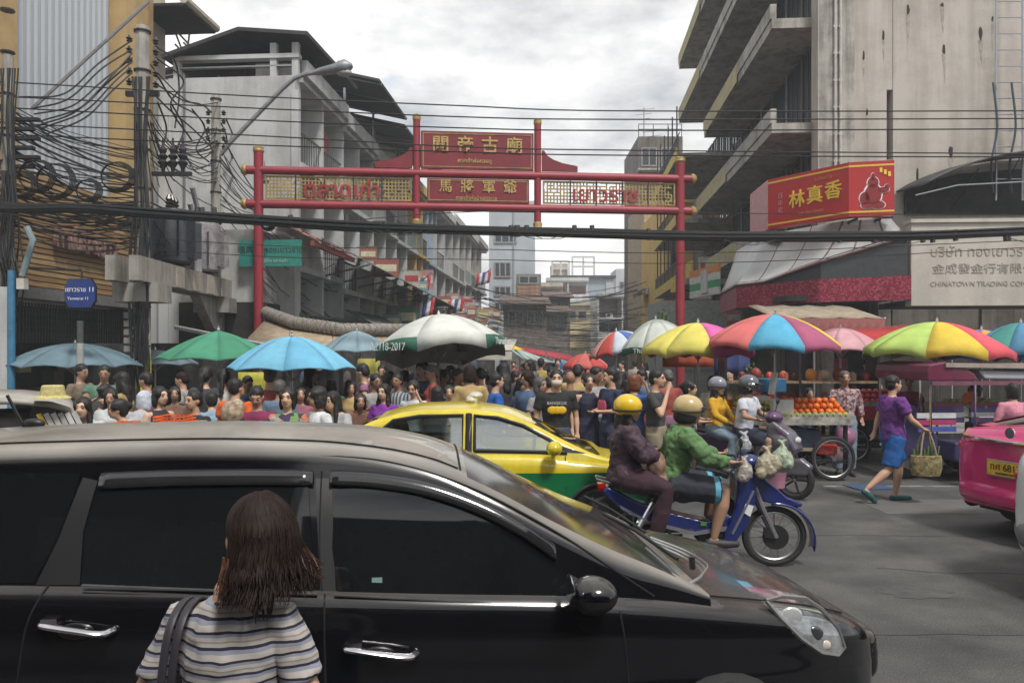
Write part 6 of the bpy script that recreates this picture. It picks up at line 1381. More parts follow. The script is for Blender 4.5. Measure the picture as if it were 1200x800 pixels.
# ---- generic saloon used for the taxis
CLR = glass_mat('clear_glass', (.82, .88, .88), .16)
def saloon(name, label, loc, rz, paint, lower=None, zsplit=.62, scale_z=1.0, w_=1.70, roofz=1.36, cat='car', bt=0):
    t = thing(name, label, cat, loc, rz)
    c = Car(w_, zb=[(-2.25, .80+bt), (-2.1, .92+bt), (-1.2, .93+bt*.4), (.6, .90), (1.0, .86), (1.6, .80), (2.05, .70), (2.25, .60)],
            zt=[(-1.95, .95+bt), (-1.6, 1.10+bt*.5), (-1.2, roofz-.10), (-.7, roofz-.01), (-.2, roofz), (.25, roofz-.04), (.6, roofz-.14), (1.0, roofz-.32), (1.35, roofz-.46), (1.5, .87)],
            zd=[(-2.25, .84+bt), (-2.1, .97+bt), (-1.5, 1.0+bt), (.9, .96), (1.3, .90), (1.8, .80), (2.1, .70), (2.25, .61)],
            plan=[(-2.3, .30), (-2.2, .14), (-1.95, .05), (-1.4, 0), (1.1, 0), (1.6, .04), (2.0, .14), (2.18, .28), (2.27, .45)],
            zs=[(-2.25, .32), (-2.0, .22), (1.8, .22), (2.25, .3)], tum=.34, crown=.03)
    def a_(x0, v): return (v.x-x0)**2+(v.z-.3)**2 < .33**2
    low = lower or paint
    if lower: c.zsp = zsplit
    def onside(v): return (v.y < .11+cr(c.plan, v.x) or v.y > c.w-.11-cr(c.plan, v.x))
    def door(x0, x1): return lambda v: onside(v) and x0 < v.x < x1 and .3 < v.z < cr(c.zb, v.x)-.01
    regs = [('wheel_arch', lambda v, n: onside(v) and (a_(1.33, v) or a_(-1.3, v)), None)]
    for (nm, x0, x1, fs_) in (('front_door', -.12, .98, 0), ('rear_door', -1.05, -.12, 0), ('front_door', -.12, .98, 1), ('rear_door', -1.05, -.12, 1)):
        d = (lambda d, fs_: lambda v: d(v) and (v.y > c.w/2) == bool(fs_))(door(x0, x1), fs_)
        if lower: regs.append((nm+'_lower', (lambda d: lambda v, n: d(v) and v.z < zsplit)(d), low))
        regs.append((nm, (lambda d: lambda v, n: d(v))(d), paint))
    if lower: regs.append(('lower_body', lambda v, n: v.z < zsplit, low))
    regs.append(('boot_lid', lambda v, n: -2.2 < v.x < -1.6 and .2 < v.y < c.w-.2 and v.z > cr(c.zb, v.x)-.02, paint))
    regs.append(('bonnet', lambda v, n: 1.3 < v.x < 2.2 and .18 < v.y < c.w-.18 and v.z > cr(c.zb, v.x)-.02, paint))
    c.shell(c.body_ring, rng(-2.28, -1.9, 9)[:-1]+rng(-1.9, 1.6, 52)[:-1]+rng(1.6, 2.27, 14), regs, paint, t, 'body')
    wf = [(-.06, .95), (-.06, roofz-.095), (.2, roofz-.115), (.5, roofz-.19), (.8, roofz-.32), (1.0, .925)]
    wr = [(-1.35, .97), (-1.25, 1.06), (-1.0, roofz-.14), (-.7, roofz-.10), (-.20, roofz-.092), (-.20, .95)]
    zc_ = lambda v: v.z > cr(c.zb, v.x)+.015
    rg2 = [('opening', lambda v, n: (v.y < .35 or v.y > c.w-.35) and abs(v.y-c.w/2) > c.w/2-c.side_y(v.x, v.z)-.02 and (inpoly(wf, v.x, v.z) or inpoly(wr, v.x, v.z)), None),
           ('screen_opening', lambda v, n: (.62 < v.x < 1.42 or -1.85 < v.x < -1.2) and zc_(v) and c.side_y(v.x, v.z)+.07 < v.y < c.w-c.side_y(v.x, v.z)-.07 and v.z > cr(c.zt, v.x)-.08, None)]
    c.shell(c.top_ring, rng(-1.95, 1.5, 110), rg2, paint, t, 'roof', caps=False)
    for far in (False, True):
        for w2 in (wf, wr):
            c.side_poly([(sum(p[0] for p in w2)/len(w2)+(a-sum(p[0] for p in w2)/len(w2))*1.03, b) for a, b in w2], c.side_y, CLR, t, 'side_window', far, off=-.006, th=.004)
            c.side_strip(w2+[w2[0]], c.side_y, .021, TRIM, t, 'window_seal', far, off=.001)
        c.side_strip([(-.13, .93), (-.13, roofz-.08)], c.side_y, .045, TRIM, t, 'centre_pillar', far, off=-.02)
        for X in (-.12, .98, -1.06): c.side_strip([(X, .32), (X, .6), (X-.0, .9)], c.body_y, .005, GAP, t, 'door_gap', far, off=-.001)
        for X in (-.02, -.92): c.side_strip([(X, .80), (X+.17, .80)], c.body_y, .014, paint, t, 'door_handle', far, off=.02)
        yy = -.06 if not far else c.w+.06
        m = MB(); m.ell((.84, yy-.02*(1 if not far else -1), .99), (.09, .10, .07)); m.obj('wing_mirror', paint, t)
        MB().tube([(.86, .08 if not far else c.w-.08, .94), (.85, yy, .94)], .022, 6).obj('mirror_foot', TRIM, t)
        c.side_poly([(.98, .93), (.86, roofz-.36), (1.22, .92)], c.side_y, TRIM, t, 'mirror_triangle', far, off=.004)
    scr = lambda xs_: [[p+Vector((0, 0, -.008)) for p in c.top_ring(x)[14:-14]] for x in xs_]
    MB().grid(scr(rng(.58, 1.44, 10))).obj('windscreen', CLR, t, ang=80); MB().grid(scr(rng(-1.88, -1.17, 8))).obj('rear_window', glass_mat('rear_glass', (.25, .28, .28), .12), t, ang=80)
    for x in (-.2, -1.0):
        for y in (.45, 1.2):
            b = MB(); b.box((x+.25, y, .55), (.5, .46, .14)); b.box((x, y, .82), (.13, .46, .62), R=Euler((0, -.22, 0)).to_matrix()); b.box((x-.1, y, 1.17), (.08, .24, .16)); bevel(b.obj('seat', mat('seat_grey', (.20, .21, .21), .8), t, smooth=False), .03)
    MB().bx(.85, 1.25, .2, c.w-.2, .5, .9).obj('dashboard', TRIM, t, smooth=False)
    MB().tube([(.62+.07*sin(a)*.6, .45+.17*cos(a), .90+.17*sin(a)) for a in [2*pi*k/20 for k in range(20)]], .014, 6, closed=True).obj('steering_wheel', TRIM, t)
    MB().bx(-1.9, 1.9, .12, c.w-.12, .2, .42).obj('floor', TRIM, t, smooth=False)
    for x0_ in (1.33, -1.3):
        for far in (False, True):
            c.side_strip([(x0_+.335*cos(a), .3+.335*sin(a)) for a in rng(-.15, pi+.15, 20)], c.body_y, .024, TRIM, t, 'arch_lip', far, off=-.012)
    for (x, y) in ((1.33, .1), (-1.3, .1), (1.33, c.w-.1), (-1.3, c.w-.1)):
        o = MB().lathe([(.18, -.1), (.28, -.1), (.30, -.07), (.30, .07), (.28, .1), (.18, .1)], (x, y, .3), 24, 'Y').obj('wheel', TYRE, t); s_ = -1 if y < .8 else 1; MB().lathe([(.0, .08*s_), (.06, .095*s_), (.17, .085*s_), (.19, .1*s_)], (x, y, .3), 20, 'Y').obj('rim', STEEL, o)
    return t, c
YP = mat('taxi_yellow', (.62, .49, .02), .28, var=.12, coat=.6); GP = mat('taxi_green', (.005, .13, .045), .25, var=.08, coat=.6)
TX, tc_ = saloon('taxi', 'yellow and green taxi behind the black people carrier, roof lamp on top', (X_(545, 7.5)+.14, 7.45, 0), radians(1), YP, GP, .745, roofz=1.37, cat='taxi')
text('lettering', 'TAXI', .11, mat('taxi_white', (.6, .65, .6)), TX, (.3, .0, .60), ext=.002)
TX.scale = (.84, 1, 1); rl_ = MB(); rl_.ell((-.12, .84, 1.395), (.08, .14, .05)); rl_.ell((-.07, .84, 1.44), (.09, .12, .04)); rl_.box((-.1, .84, 1.40), (.1, .2, .07)); rl_.obj('roof_lamp', mat('roof_lamp_white', (.60, .58, .48), .4, var=.25), TX)
MB().tube([(-.1, .30, 1.31), (-.1, .2, 1.24), (-.115, .13, 1.1), (-.12, .10, .98)], .008, 5).obj('lamp_cable', STEEL, TX)
PP = mat('taxi_pink', (.52, .02, .14), .22, var=.08, coat=.7)
PX, pc = saloon('taxi', 'shiny hot pink taxi leaving at the right edge, seen from behind', (0, 0, 0), 0, PP, roofz=1.36, w_=1.68, cat='taxi', bt=.16)
PX.location = (7.36, 7.58, 0); PX.rotation_euler = (0, 0, radians(15)) 
def rear_kit(t, c, plate, platec, chrome=True, brand=True):
    cx = c.w/2; x = -2.29
    if chrome: MB().tube([(-2.13, .16, 1.02), (-2.29, .34, 1.01), (-2.325, cx, 1.0), (-2.29, c.w-.34, 1.01), (-2.13, c.w-.16, 1.02)], .032, 8, sq=.55).obj('chrome_strip', CHROME, t)
    m = MB(); m.box((-2.31, cx, .73), (.03, .46, .17)); bevel(m.obj('plate_frame', STEEL, t, smooth=False), .01)
    MB().box((-2.328, cx, .73), (.008, .42, .135)).obj('number_plate', platec, t, smooth=False)
    text('lettering', plate, .1, mat('plate_black', (.03, .02, .01)), t, (-2.335, cx, .745), rot=(pi/2, 0, -pi/2), ext=.002); text('lettering', 'กรุงเทพมหานคร', .035, mat('plate_black', (0, 0, 0)), t, (-2.335, cx, .685), rot=(pi/2, 0, -pi/2), ext=.002)
    if brand: MB().lathe([(.0, 0), (.055, 0), (.055, -.015), (0, -.015)], (-2.26, cx, 1.09), 14, 'X').obj('boot_badge', CHROME, t)
    TLM = mat('tail_red', (.45, .01, .015), .12, var=.2, coat=.6)
    for y in (.13, c.w-.13):
        s_ = 1 if y < .8 else -1; m = MB(); m.ell((-2.13, y+.05*s_, .90), (.10, .075, .06)); m.obj('tail_light', TLM, t)
    MB().tube([(-2.08, .10, .45), (-2.28, .30, .45), (-2.35, cx, .45), (-2.28, c.w-.30, .45), (-2.08, c.w-.10, .45)], .06, 10, sq=1.6).obj('rear_bumper', None, t)
    bpy.data.objects[t.name]  # keep
def paint_last(nm, t, m):
    for o in kids(t):
        if o.name.startswith(nm): o.data.materials.clear(); o.data.materials.append(m)
rear_kit(PX, pc, 'ทศ 6817', mat('plate_yellow', (.70, .42, .02), .5)); paint_last('rear_bumper', PX, PP)
WP = mat('car_white', (.60, .61, .60), .22, var=.06, coat=.6)
WC, wc = saloon('white_car', 'white car cut off by the right edge beside the pink taxi', (6.62, 5.42, 0), 0, WP, roofz=1.5, w_=1.72, bt=.2)
WC.rotation_euler = (0, 0, radians(15)); rear_kit(WC, wc, '1กข 204', mat('plate_white', (.6, .6, .6), .5), chrome=False, brand=False); paint_last('rear_bumper', WC, mat('bumper_grey', (.14, .14, .14), .5))
# ---------------------------------------------------------------- motorcycles (local: +x forward, y=0 centre plane)
def fan(poly, y, th): return MB().prism(poly, y-th/2, y+th/2)
def sculpt(parts, nm, m, parent, vs=.018, it=4):
    b = MB()
    for p in parts: b.v, b.f = b.v, b.f; b.add(p.v, p.f)
    o = b.obj(nm, m, parent); remesh(o, vs, it); return o
def underbone(loc, rz):
    t = thing('motorcycle', 'blue underbone motorcycle with wire wheels carrying two people, nearest the camera', 'motorcycle', loc, rz)
    BP = mat('bike_blue', (.009, .018, .13), .25, coat=.6, var=.08); SIL = mat('bike_silver', (.30, .30, .34), .35, .6); SEAT = mat('seat_black', (.02, .02, .022), .6)
    wf = spoke_wheel(t, (.62, 0, .285), .285, 'Y', 30, .030, 'front_wheel'); wr = spoke_wheel(t, (-.62, 0, .285), .285, 'Y', 30, .034, 'rear_wheel')
    d = MB().lathe([(.045, -.055), (.115, -.055), (.115, -.048), (.045, -.048)], (.62, 0, .285), 24, 'Y').obj('brake_disc', DARKM, wf)
    MB().box((.55, -.06, .33), (.07, .04, .09)).obj('brake_caliper', DARKM, wf)
    for s_ in (-1, 1): MB().tube([(.62, .07*s_, .285), (.50, .07*s_, .56), (.42, .06*s_, .78)], [.022, .025, .028], 8).obj('fork_leg', SIL, t)
    fe = []
    for a in range(-15, 100, 8):      # curved front mudguard
        fe.append([V(.62+.345*cos(radians(a)), y, .285+.345*sin(radians(a))-abs(y)**2*6) for y in (-.075, -.045, 0, .045, .075)])
    solid(MB().grid(fe).obj('front_mudguard', BP, t), .012)
    m = MB(); m.prism([(.30, .88), (.46, .90), (.72, .66), (.86, .60), (.84, .565), (.66, .58), (.50, .62), (.40, .70)], -.06, .06); remesh(m.obj('front_cowl', BP, t), .014, 4)
    sh = MB()      # leg shield both sides
    for s_ in (-1, 1): sh.prism([(.28, .90), (.44, .86), (.42, .62), (.36, .42), (.24, .24), (.12, .20), (.16, .34), (.24, .55)], .10*s_ if s_ > 0 else -.16, .16 if s_ > 0 else -.10)
    sh.bx(.26, .40, -.15, .15, .60, .88); remesh(sh.obj('leg_shield', BP, t), .016, 4)
    MB().tube([(.40, -.165, .74), (.34, -.168, .60), (.22, -.165, .34)], .012, 6).obj('shield_trim', SIL, t)
    m = MB(); m.prism([(.25, .50), (.0, .44), (-.25, .50), (-.60, .62), (-.86, .76), (-.90, .70), (-.70, .50), (-.38, .38), (.0, .33), (.22, .36)], -.11, .11); remesh(m.obj('body_panel', BP, t), .018, 4)
    MB().prism([(.2, .40), (-.1, .345), (-.5, .44), (-.75, .585), (-.74, .55), (-.45, .40), (-.1, .31), (.2, .36)], -.125, -.112).obj('side_stripe', SIL, t, smooth=False)
    m = MB(); m.prism([(.12, .66), (.10, .74), (-.25, .75), (-.45, .79), (-.80, .82), (-.84, .78), (-.45, .68), (-.2, .60)], -.12, .12); remesh(m.obj('seat', SEAT, t), .016, 4)
    MB().prism([(.33, .62), (.40, .60), (.37, .50), (.31, .54)], -.172, -.166).obj('white_decal', mat('sign_white', (0, 0, 0)), t); MB().bx(-.94, -.87, -.05, .05, .70, .77).obj('tail_light', mat('tail_red', (0, 0, 0)), t); bevel(bpy.data.objects[t.name], .0) if 0 else None
    MB().tube([(-.74, -.10, .76), (-.95, -.1, .82), (-.95, .1, .82), (-.74, .10, .76)], .012, 6).obj('grab_rail', STEEL, t)
    m = MB(); m.box((-.98, 0, .52), (.02, .16, .2)); m.prism([(-.80, .66), (-.98, .60), (-1.02, .40), (-.97, .40), (-.93, .56)], -.06, .06); m.obj('rear_mudguard', BLACK, t, smooth=False)
    m = MB(); m.ell((.08, 0, .30), (.17, .12, .11)); m.tube([(.1, 0, .3), (.28, 0, .34)], [.085, .08], 12); m.obj('engine', DARKM, t)
    MB().tube([(.2, -.12, .22), (-.1, -.14, .19), (-.3, -.15, .24), (-.85, -.16, .36)], [.018, .02, .045, .05], 10).obj('exhaust', CHROME, t)
    MB().tube([(.06, -.26, .20), (.06, .26, .20)], .013, 6).obj('foot_peg', DARKM, t); MB().tube([(-.3, -.22, .30), (-.3, .22, .30)], .013, 6).obj('foot_peg', DARKM, t)
    for s_ in (-1, 1):
        MB().tube([(-.62, .1*s_, .285), (-.2, .09*s_, .30)], .016, 6).obj('swing_arm', DARKM, t); MB().tube([(-.60, .10*s_, .33), (-.45, .1*s_, .62)], .025, 8).obj('shock', CHROME, t)
    m = MB(); m.ell((.40, 0, .97), (.11, .10, .09)); m.bx(.25, .38, -.08, .08, .9, 1.0); remesh(m.obj('headlight_nacelle', BP, t), .014, 3)
    MB().ell((.475, 0, .97), (.04, .08, .06)).obj('headlight', mat('headlight_glass', (.55, .57, .57), .1), t)
    MB().tube([(.24, -.33, 1.0), (.30, -.15, 1.02), (.32, 0, 1.0), (.30, .15, 1.02), (.24, .33, 1.0)], .012, 8).obj('handlebar', DARKM, t)
    for s_ in (-1, 1): MB().tube([(.20, .36*s_, .99), (.25, .27*s_, 1.005)], .018, 8).obj('grip', BLACK, t)
    MB().tube([(.28, -.22, 1.02), (.27, -.24, 1.16)], .006, 5).obj('mirror_stem', DARKM, t); MB().ell((.27, -.25, 1.19), (.015, .06, .045)).obj('mirror', DARKM, t)
    MB().box((-.02, -.12, .42), (.05, .01, .035)).obj('green_sticker', mat('sticker_green', (.08, .3, .04), .5), t)
    return t
CRUM = bpy.data.textures.new('crumple', 'CLOUDS'); CRUM.noise_scale = .045; CRUM.noise_depth = 2
BX, BY = X_(905, 7.0), 7.0
BIKE = underbone((BX-.615, BY, 0), radians(-3)); BIKE.scale = (1.0, 1, 1)
sel = Matrix.Translation(BIKE.location) @ Matrix.Rotation(radians(-3), 4, 'Z')
for (p, r_, c_, lab) in (((.52, -.14, .92), .13, (.5, .44, .30), 'cream plastic bag hanging from the blue motorcycle handlebar'), ((.66, -.10, .97), .13, (.42, .50, .36), 'pale green plastic bag hanging at the front of the blue motorcycle'), ((.30, -.22, .88), .10, (.5, .45, .40), 'small beige bag at the knee of the green jacket rider'), ((.38, .1, 1.07), .09, (.45, .47, .5), 'crumpled clear bag on the blue motorcycle headlight')):
    m = MB(); rq = random.Random(int(p[0]*100)); m.ell((0, 0, -.02), (r_*.8, r_*.65, r_*.8), 12, 8)
    for k in range(7): m.ell((rq.uniform(-.5, .5)*r_, rq.uniform(-.4, .4)*r_, rq.uniform(-.7, .3)*r_), (r_*.42, r_*.4, r_*.42), 8, 6)
    m.tube([(0, 0, r_*.3), (.01, 0, r_*.75), (.0, .0, r_*1.0)], [r_*.6, .03, .012], 8)
    for e in (-1, 1): m.tube([(0, 0, r_*.85), (.02*e, .01, r_*1.15), (.045*e, 0, r_*1.25)], [.012, .02, .008], 6)
    o = m.obj('plastic_bag', mat('bag_%d' % int(r_*100+c_[0]*1000), c_, .28, var=.35, scale=24, bump=.6, trans=.25), loc=sel @ Vector(p)); remesh(o, .009, 1); dm_ = o.modifiers.new('crumple', 'DISPLACE'); dm_.texture = CRUM; dm_.strength = .02; tag(o, lab, 'bag')
m = MB(); m.lathe([(.0, 0), (.10, 0), (.12, .2), (.13, .22)], (0, 0, 0), 14); m.tube([(0, -.12, .2), (0, -.08, .33), (0, .08, .33), (0, .12, .2)], .006, 5)
o = m.obj('pink_pail', mat('pail_pink', (.50, .22, .33), .4, trans=.2), loc=(X_(908, 8.3), 8.3, .47)); tag(o, 'pink plastic pail carried low between the motorcycle and the scooter', 'pail')

def scooter(loc, rz):
    t = thing('scooter', 'grey and purple scooter with a white shirted driver behind the blue motorcycle', 'scooter', loc, rz)
    GP_ = mat('scooter_grey', (.16, .15, .18), .35, .3, coat=.4); PU = mat('scooter_purple', (.10, .045, .11), .3, coat=.5); BKP = mat('scooter_black', (.015, .015, .018), .4)
    for x, nm in ((.63, 'front_wheel'), (-.60, 'rear_wheel')):
        m = MB(); m.tube([(x+.21*cos(a), 0, .25+.21*sin(a)) for a in [2*pi*k/28 for k in range(28)]], .045, 8, closed=True); o = m.obj(nm, TYRE, t)
        r_ = MB(); r_.lathe([(.17, -.03), (.165, .03)], (x, 0, .25), 24, 'Y', caps=False)
        for k in range(5): a = 2*pi*k/5; r_.tube([(x+.02*cos(a), 0, .25+.02*sin(a)), (x+.165*cos(a), 0, .25+.165*sin(a))], .014, 5)
        r_.obj('rim', DARKM, o)
    m = MB(); m.prism([(.46, .30), (.80, .32), (.86, .44), (.72, .54), (.50, .50)], -.07, .07); remesh(m.obj('front_mudguard', GP_, t), .018, 4)
    m = MB(); m.prism([(.36, .42), (.30, .95), (.40, 1.0), (.60, .86), (.70, .66), (.56, .50)], -.15, .15); m.ell((.5, 0, .72), (.2, .2, .2)); remesh(m.obj('front_fairing', GP_, t), .02, 5)
    m = MB(); m.prism([(.30, .28), (-.30, .28), (-.34, .42), (.34, .42)], -.17, .17); m.prism([(-.25, .40), (-.12, .72), (-.88, .84), (-.92, .72), (-.60, .46)], -.15, .15); remesh(m.obj('body_panel', PU, t), .02, 5)
    for s_ in (-1, 1): MB().prism([(.68, .62), (.58, .82), (.42, .94), (.50, .78)], .14*s_-.02, .14*s_+.04).obj('side_stripe', PU, t)
    m = MB(); m.prism([(-.10, .72), (-.14, .80), (-.5, .82), (-.88, .90), (-.90, .84)], -.13, .13); remesh(m.obj('seat', BKP, t), .018, 4)
    m = MB(); m.ell((.36, 0, 1.04), (.12, .15, .09)); remesh(m.obj('handlebar_cowl', PU, t), .016, 3)
    MB().tube([(.26, -.34, 1.03), (.33, -.12, 1.05), (.33, .12, 1.05), (.26, .34, 1.03)], .015, 8).obj('handlebar', BKP, t)
    for s_ in (-1, 1): MB().tube([(.30, .2*s_, 1.06), (.32, .24*s_, 1.2)], .007, 5).obj('mirror_stem', BKP, t); MB().ell((.32, .26*s_, 1.24), (.02, .06, .045)).obj('mirror', BKP, t)
    MB().ell((.66, 0, .76), (.05, .09, .05)).obj('headlight', mat('headlight_glass', (0, 0, 0)), t); MB().bx(-.96, -.9, -.1, .1, .74, .82).obj('tail_light', mat('tail_red', (0, 0, 0)), t)
    MB().tube([(-.2, -.16, .25), (-.8, -.18, .32)], .05, 8).obj('exhaust', DARKM, t)
    return t
SCRZ = radians(-38)
SC = scooter((X_(925, 10.2)-.58*cos(SCRZ), 10.15-.58*sin(SCRZ), 0), SCRZ)
t = MB(); t.ell((0, 0, 0), (.06, .03, .045)); t.tube([(0, 0, -.04), (-.05, 0, -.2)], .008, 5)
# ---------------------------------------------------------------- people
SKIN = [mat('skin_%d' % i, c, .55, var=.08, scale=4) for i, c in enumerate([(.58, .37, .26), (.50, .30, .20), (.40, .23, .15), (.29, .155, .095)])]
HAIRB = mat('hair_black', (.012, .010, .009), .6, var=.4, scale=5, stretch=(22, 22, 1.5)); HAIRBR = mat('hair_brown', (.022, .011, .008), .68, spec=.25, var=.4, scale=5, stretch=(22, 22, 1.5)); HAIRG = mat('hair_grey', (.10, .095, .09), .6, var=.3)
EYEM = mat('eye_dark', (.012, .01, .01), .3); LIP = mat('lip', (.30, .10, .085), .5); BROW = mat('brow', (.02, .015, .012), .8)
Rz = lambda a: Matrix.Rotation(a, 3, 'Z')
def person(label, loc, rot, h=1.6, sex='f', skin=0, hair='bob', hairm=None, top=(.3, .3, .3), topm=None, bottom=(.05, .06, .1), botm=None, sleeve='short', legs='long', pose='stand',
           yaw=0, pitch=0, res=.020, P=None, shoes=(.05, .04, .04), group=None, extras=(), build=1.0, lean=0, helmet=None, visor=False, fingers=False, face=True, head_s=1.0, sk=None, grip=False):
    t = thing('person', label, 'person', loc, rot, group); s = h/1.70; b_ = build; fem = sex == 'f'
    J = dict(pel=(0, 0, .90), ch=(0, 0, 1.22), nk=(0, .01, 1.40), hd=(0, -.02, 1.575), le=(.25, .02, 1.10), lh=(.26, -.06, .86), re=(-.25, .02, 1.10), rh=(-.26, -.06, .86),
             lk=(.10, -.02, .48), la=(.10, .02, .07), rk=(-.10, -.02, .48), ra=(-.10, .02, .07))
    poses = {
        'stand': {}, 'hold': dict(le=(.24, -.02, 1.12), lh=(.10, -.26, 1.12), re=(-.24, -.02, 1.12), rh=(-.08, -.26, 1.10)),
        'phone': dict(re=(-.26, -.05, 1.12), rh=(-.12, -.28, 1.26), le=(.25, .0, 1.12), lh=(.08, -.24, 1.18)),
        'mouth': dict(re=(-.24, -.14, 1.14), rh=(-.03, -.17, 1.46)),
        'raise': dict(le=(.27, -.16, 1.22), lh=(.14, -.20, 1.50)),
        'carry': dict(re=(-.27, .03, 1.10), rh=(-.25, -.16, .92)),
        'walk': dict(lk=(.10, -.20, .52), la=(.10, -.30, .07), rk=(-.10, .06, .46), ra=(-.10, .42, .16), lh=(.27, .12, .88), rh=(-.25, -.22, .92)),
        'stoop': dict(pel=(0, .10, .86), ch=(0, 0, 1.1), nk=(0, -.10, 1.27), hd=(0, -.17, 1.42), le=(.24, -.14, 1.0), lh=(.12, -.36, 1.0), re=(-.24, -.14, 1.0), rh=(-.12, -.36, .98)),
        'side': dict(lh=(.25, .02, .86), rh=(-.24, -.12, .90)),
        'sit': dict(pel=(0, .0, .48), ch=(0, -.03, .80), nk=(0, -.04, .97), hd=(0, -.07, 1.15), le=(.25, -.06, .70), lh=(.12, -.30, .62), re=(-.25, -.06, .70), rh=(-.12, -.30, .62), lk=(.12, -.42, .50), la=(.12, -.40, .07), rk=(-.12, -.42, .50), ra=(-.12, -.40, .07)),
    }
    J.update(poses.get(pose, {}));
    if P: J.update(P)
    J = {k: Vector(v) for k, v in J.items()}
    up = (J['nk']-J['pel']).normalized(); sx = Vector((1, 0, 0)); fw = sx.cross(up).normalized()*-1     # forward = -y side
    fw = -up.cross(sx).normalized() if (-up.cross(sx)).y < 0 else up.cross(sx).normalized()
    sw = (.165 if fem else .19)*b_; sh = {1: J['nk']+sx*sw-up*.045, -1: J['nk']-sx*sw-up*.045}
    hp = {1: J['pel']+sx*.085*b_-up*.02, -1: J['pel']-sx*.085*b_-up*.02}
    def ring(c, rx, ry, n=16, f_=None):
        f2 = f_ or fw; return [c+sx*rx*cos(2*pi*k/n)-f2*ry*sin(2*pi*k/n) for k in range(n)]
    def torso(inf=0.0, lo=-.04, hi=None):
        T0, T1 = J['pel'], J['nk']; k = []
        bust = .018 if fem else 0
        prof = [(-.22, .11, .09, 0), (-.12, .150 if fem else .145, .112, 0), (.05, .158 if fem else .148, .108, 0), (.30, .128 if fem else .142, .092, .0), (.55, .142 if fem else .160, .105+bust*.4, bust*.7), (.72, .152 if fem else .175, .108+bust, bust), (.88, .150 if fem else .175, .09, 0), (.97, .105, .066, -.0), (1.03, .062, .055, 0)]
        for f, rx, ry, off in prof:
            if f < lo: continue
            k.append(ring(T0+(T1-T0)*f+fw*off*.5, (rx*b_)+inf, ry*b_+inf))
        return k
    HM = Matrix.Translation(J['hd']) @ (Rz(yaw) @ Matrix.Rotation(pitch, 3, 'X')).to_4x4() @ Matrix.Scale(head_s, 4)
    def hp_(x, y, z): return HM @ Vector((x, y, z))
    def ell(m, c_, r, n=12, k=8): m.ell(c_, r, n, k, HM)
    b = MB()
    # head: skull, face, jaw, nose, ears
    ell(b, (0, .012, .025), (.074, .094, .098)); ell(b, (0, -.03, -.03), (.060, .062, .078)); ell(b, (0, -.052, -.072), (.034, .034, .032)); ell(b, (0, -.02, -.06), (.052, .055, .045))
    b.tube([hp_(0, -.088, .012), hp_(0, -.102, -.018), hp_(0, -.090, -.028)], [.009, .015, .012], 8, round_=True); ell(b, (0, -.078, .034), (.055, .016, .014)); ell(b, (.03, -.074, -.018), (.022, .018, .02)); ell(b, (-.03, -.074, -.018), (.022, .018, .02))
    for e in (1, -1): ell(b, (.076*e, .012, -.004), (.011, .020, .030), 8, 6)
    b.tube([J['nk']-up*.06, J['nk']+up*.03, hp_(0, .01, -.05)], [.062, .052 if fem else .058, .05], 12, round_=True)
    b.loft(torso())
    for sd_, e, hnd in ((1, 'le', 'lh'), (-1, 're', 'rh')):
        E, Hn = J[e], J[hnd]; d = (Hn-E).normalized(); wr = Hn-d*.05
        b.tube([J['nk']-up*.05+sx*.05*sd_, sh[sd_], sh[sd_].lerp(E, .5), E], [.05, .050*b_, .042*b_, .036], 10, round_=True); b.tube([E, E.lerp(wr, .35), wr], [.037, .036*b_, .024], 10, round_=True)
        # hand: palm, four fingers of different length, thumb
        side = d.cross(Vector((0, 0, 1))); side = side.normalized() if side.length > .1 else Vector((0, -1, 0)); nrm = d.cross(side).normalized()
        gp = grip; pc = wr+d*.05
        b.tube([wr-d*.01, wr+d*.03, wr+d*.085], [.024, .033, .034], 10, round_=True, sq=.62)
        L_ = [.062, .072, .068, .052]; fr_ = .0095 if fingers else .0115
        for q_ in range(4):
            o_ = side*(.027-.018*q_); p0 = wr+d*.080+o_; cu = .55 if not gp else 1.6; p1 = p0+(d*cos(cu*.4)+nrm*sin(cu*.4)*-1)*L_[q_]*.5; p2 = p1+(d*cos(cu)-nrm*sin(cu))*L_[q_]*.5
            b.tube([p0, p1, p2], [fr_, fr_*.95, fr_*.85], 6, round_=True)
        b.tube([wr+d*.025+side*.022, wr+d*.06+side*.05-nrm*.012, wr+d*.085+side*.05-nrm*.028], [.013, .011, .010], 6, round_=True)
    for sd_, k_, a_ in ((1, 'lk', 'la'), (-1, 'rk', 'ra')):
        K, A_ = J[k_], J[a_]; b.tube([hp[sd_], hp[sd_].lerp(K, .4), K], [.088*b_, .078*b_, .052], 12, round_=True); b.tube([K, K.lerp(A_, .3), A_+(K-A_).normalized()*.02], [.052, .055*b_, .034], 12, round_=True)
        td = J.get(a_[0]+'t', Vector((0, -.19, -.04))); b.tube([A_+Vector((0, .03, -.03)), A_+td*.5+Vector((0, 0, -.02)), A_+td], [.034, .036, .026], 10, round_=True, sq=1)
    for v in range(len(b.v)): pass
    sc = lambda m: setattr(m, 'v', [(x*s, y*s, z*s) for x, y, z in m.v]) or m
    skm = sk or SKIN[skin]; bo = sc(b).obj('body', skm, t); remesh(bo, res, 3, .5)
    # clothes
    m = MB(); inf = .016; m.loft(torso(inf, lo=-.13)); full = {'none': 0, 'cap': .25, 'short': .62, 'long': 2}[sleeve]
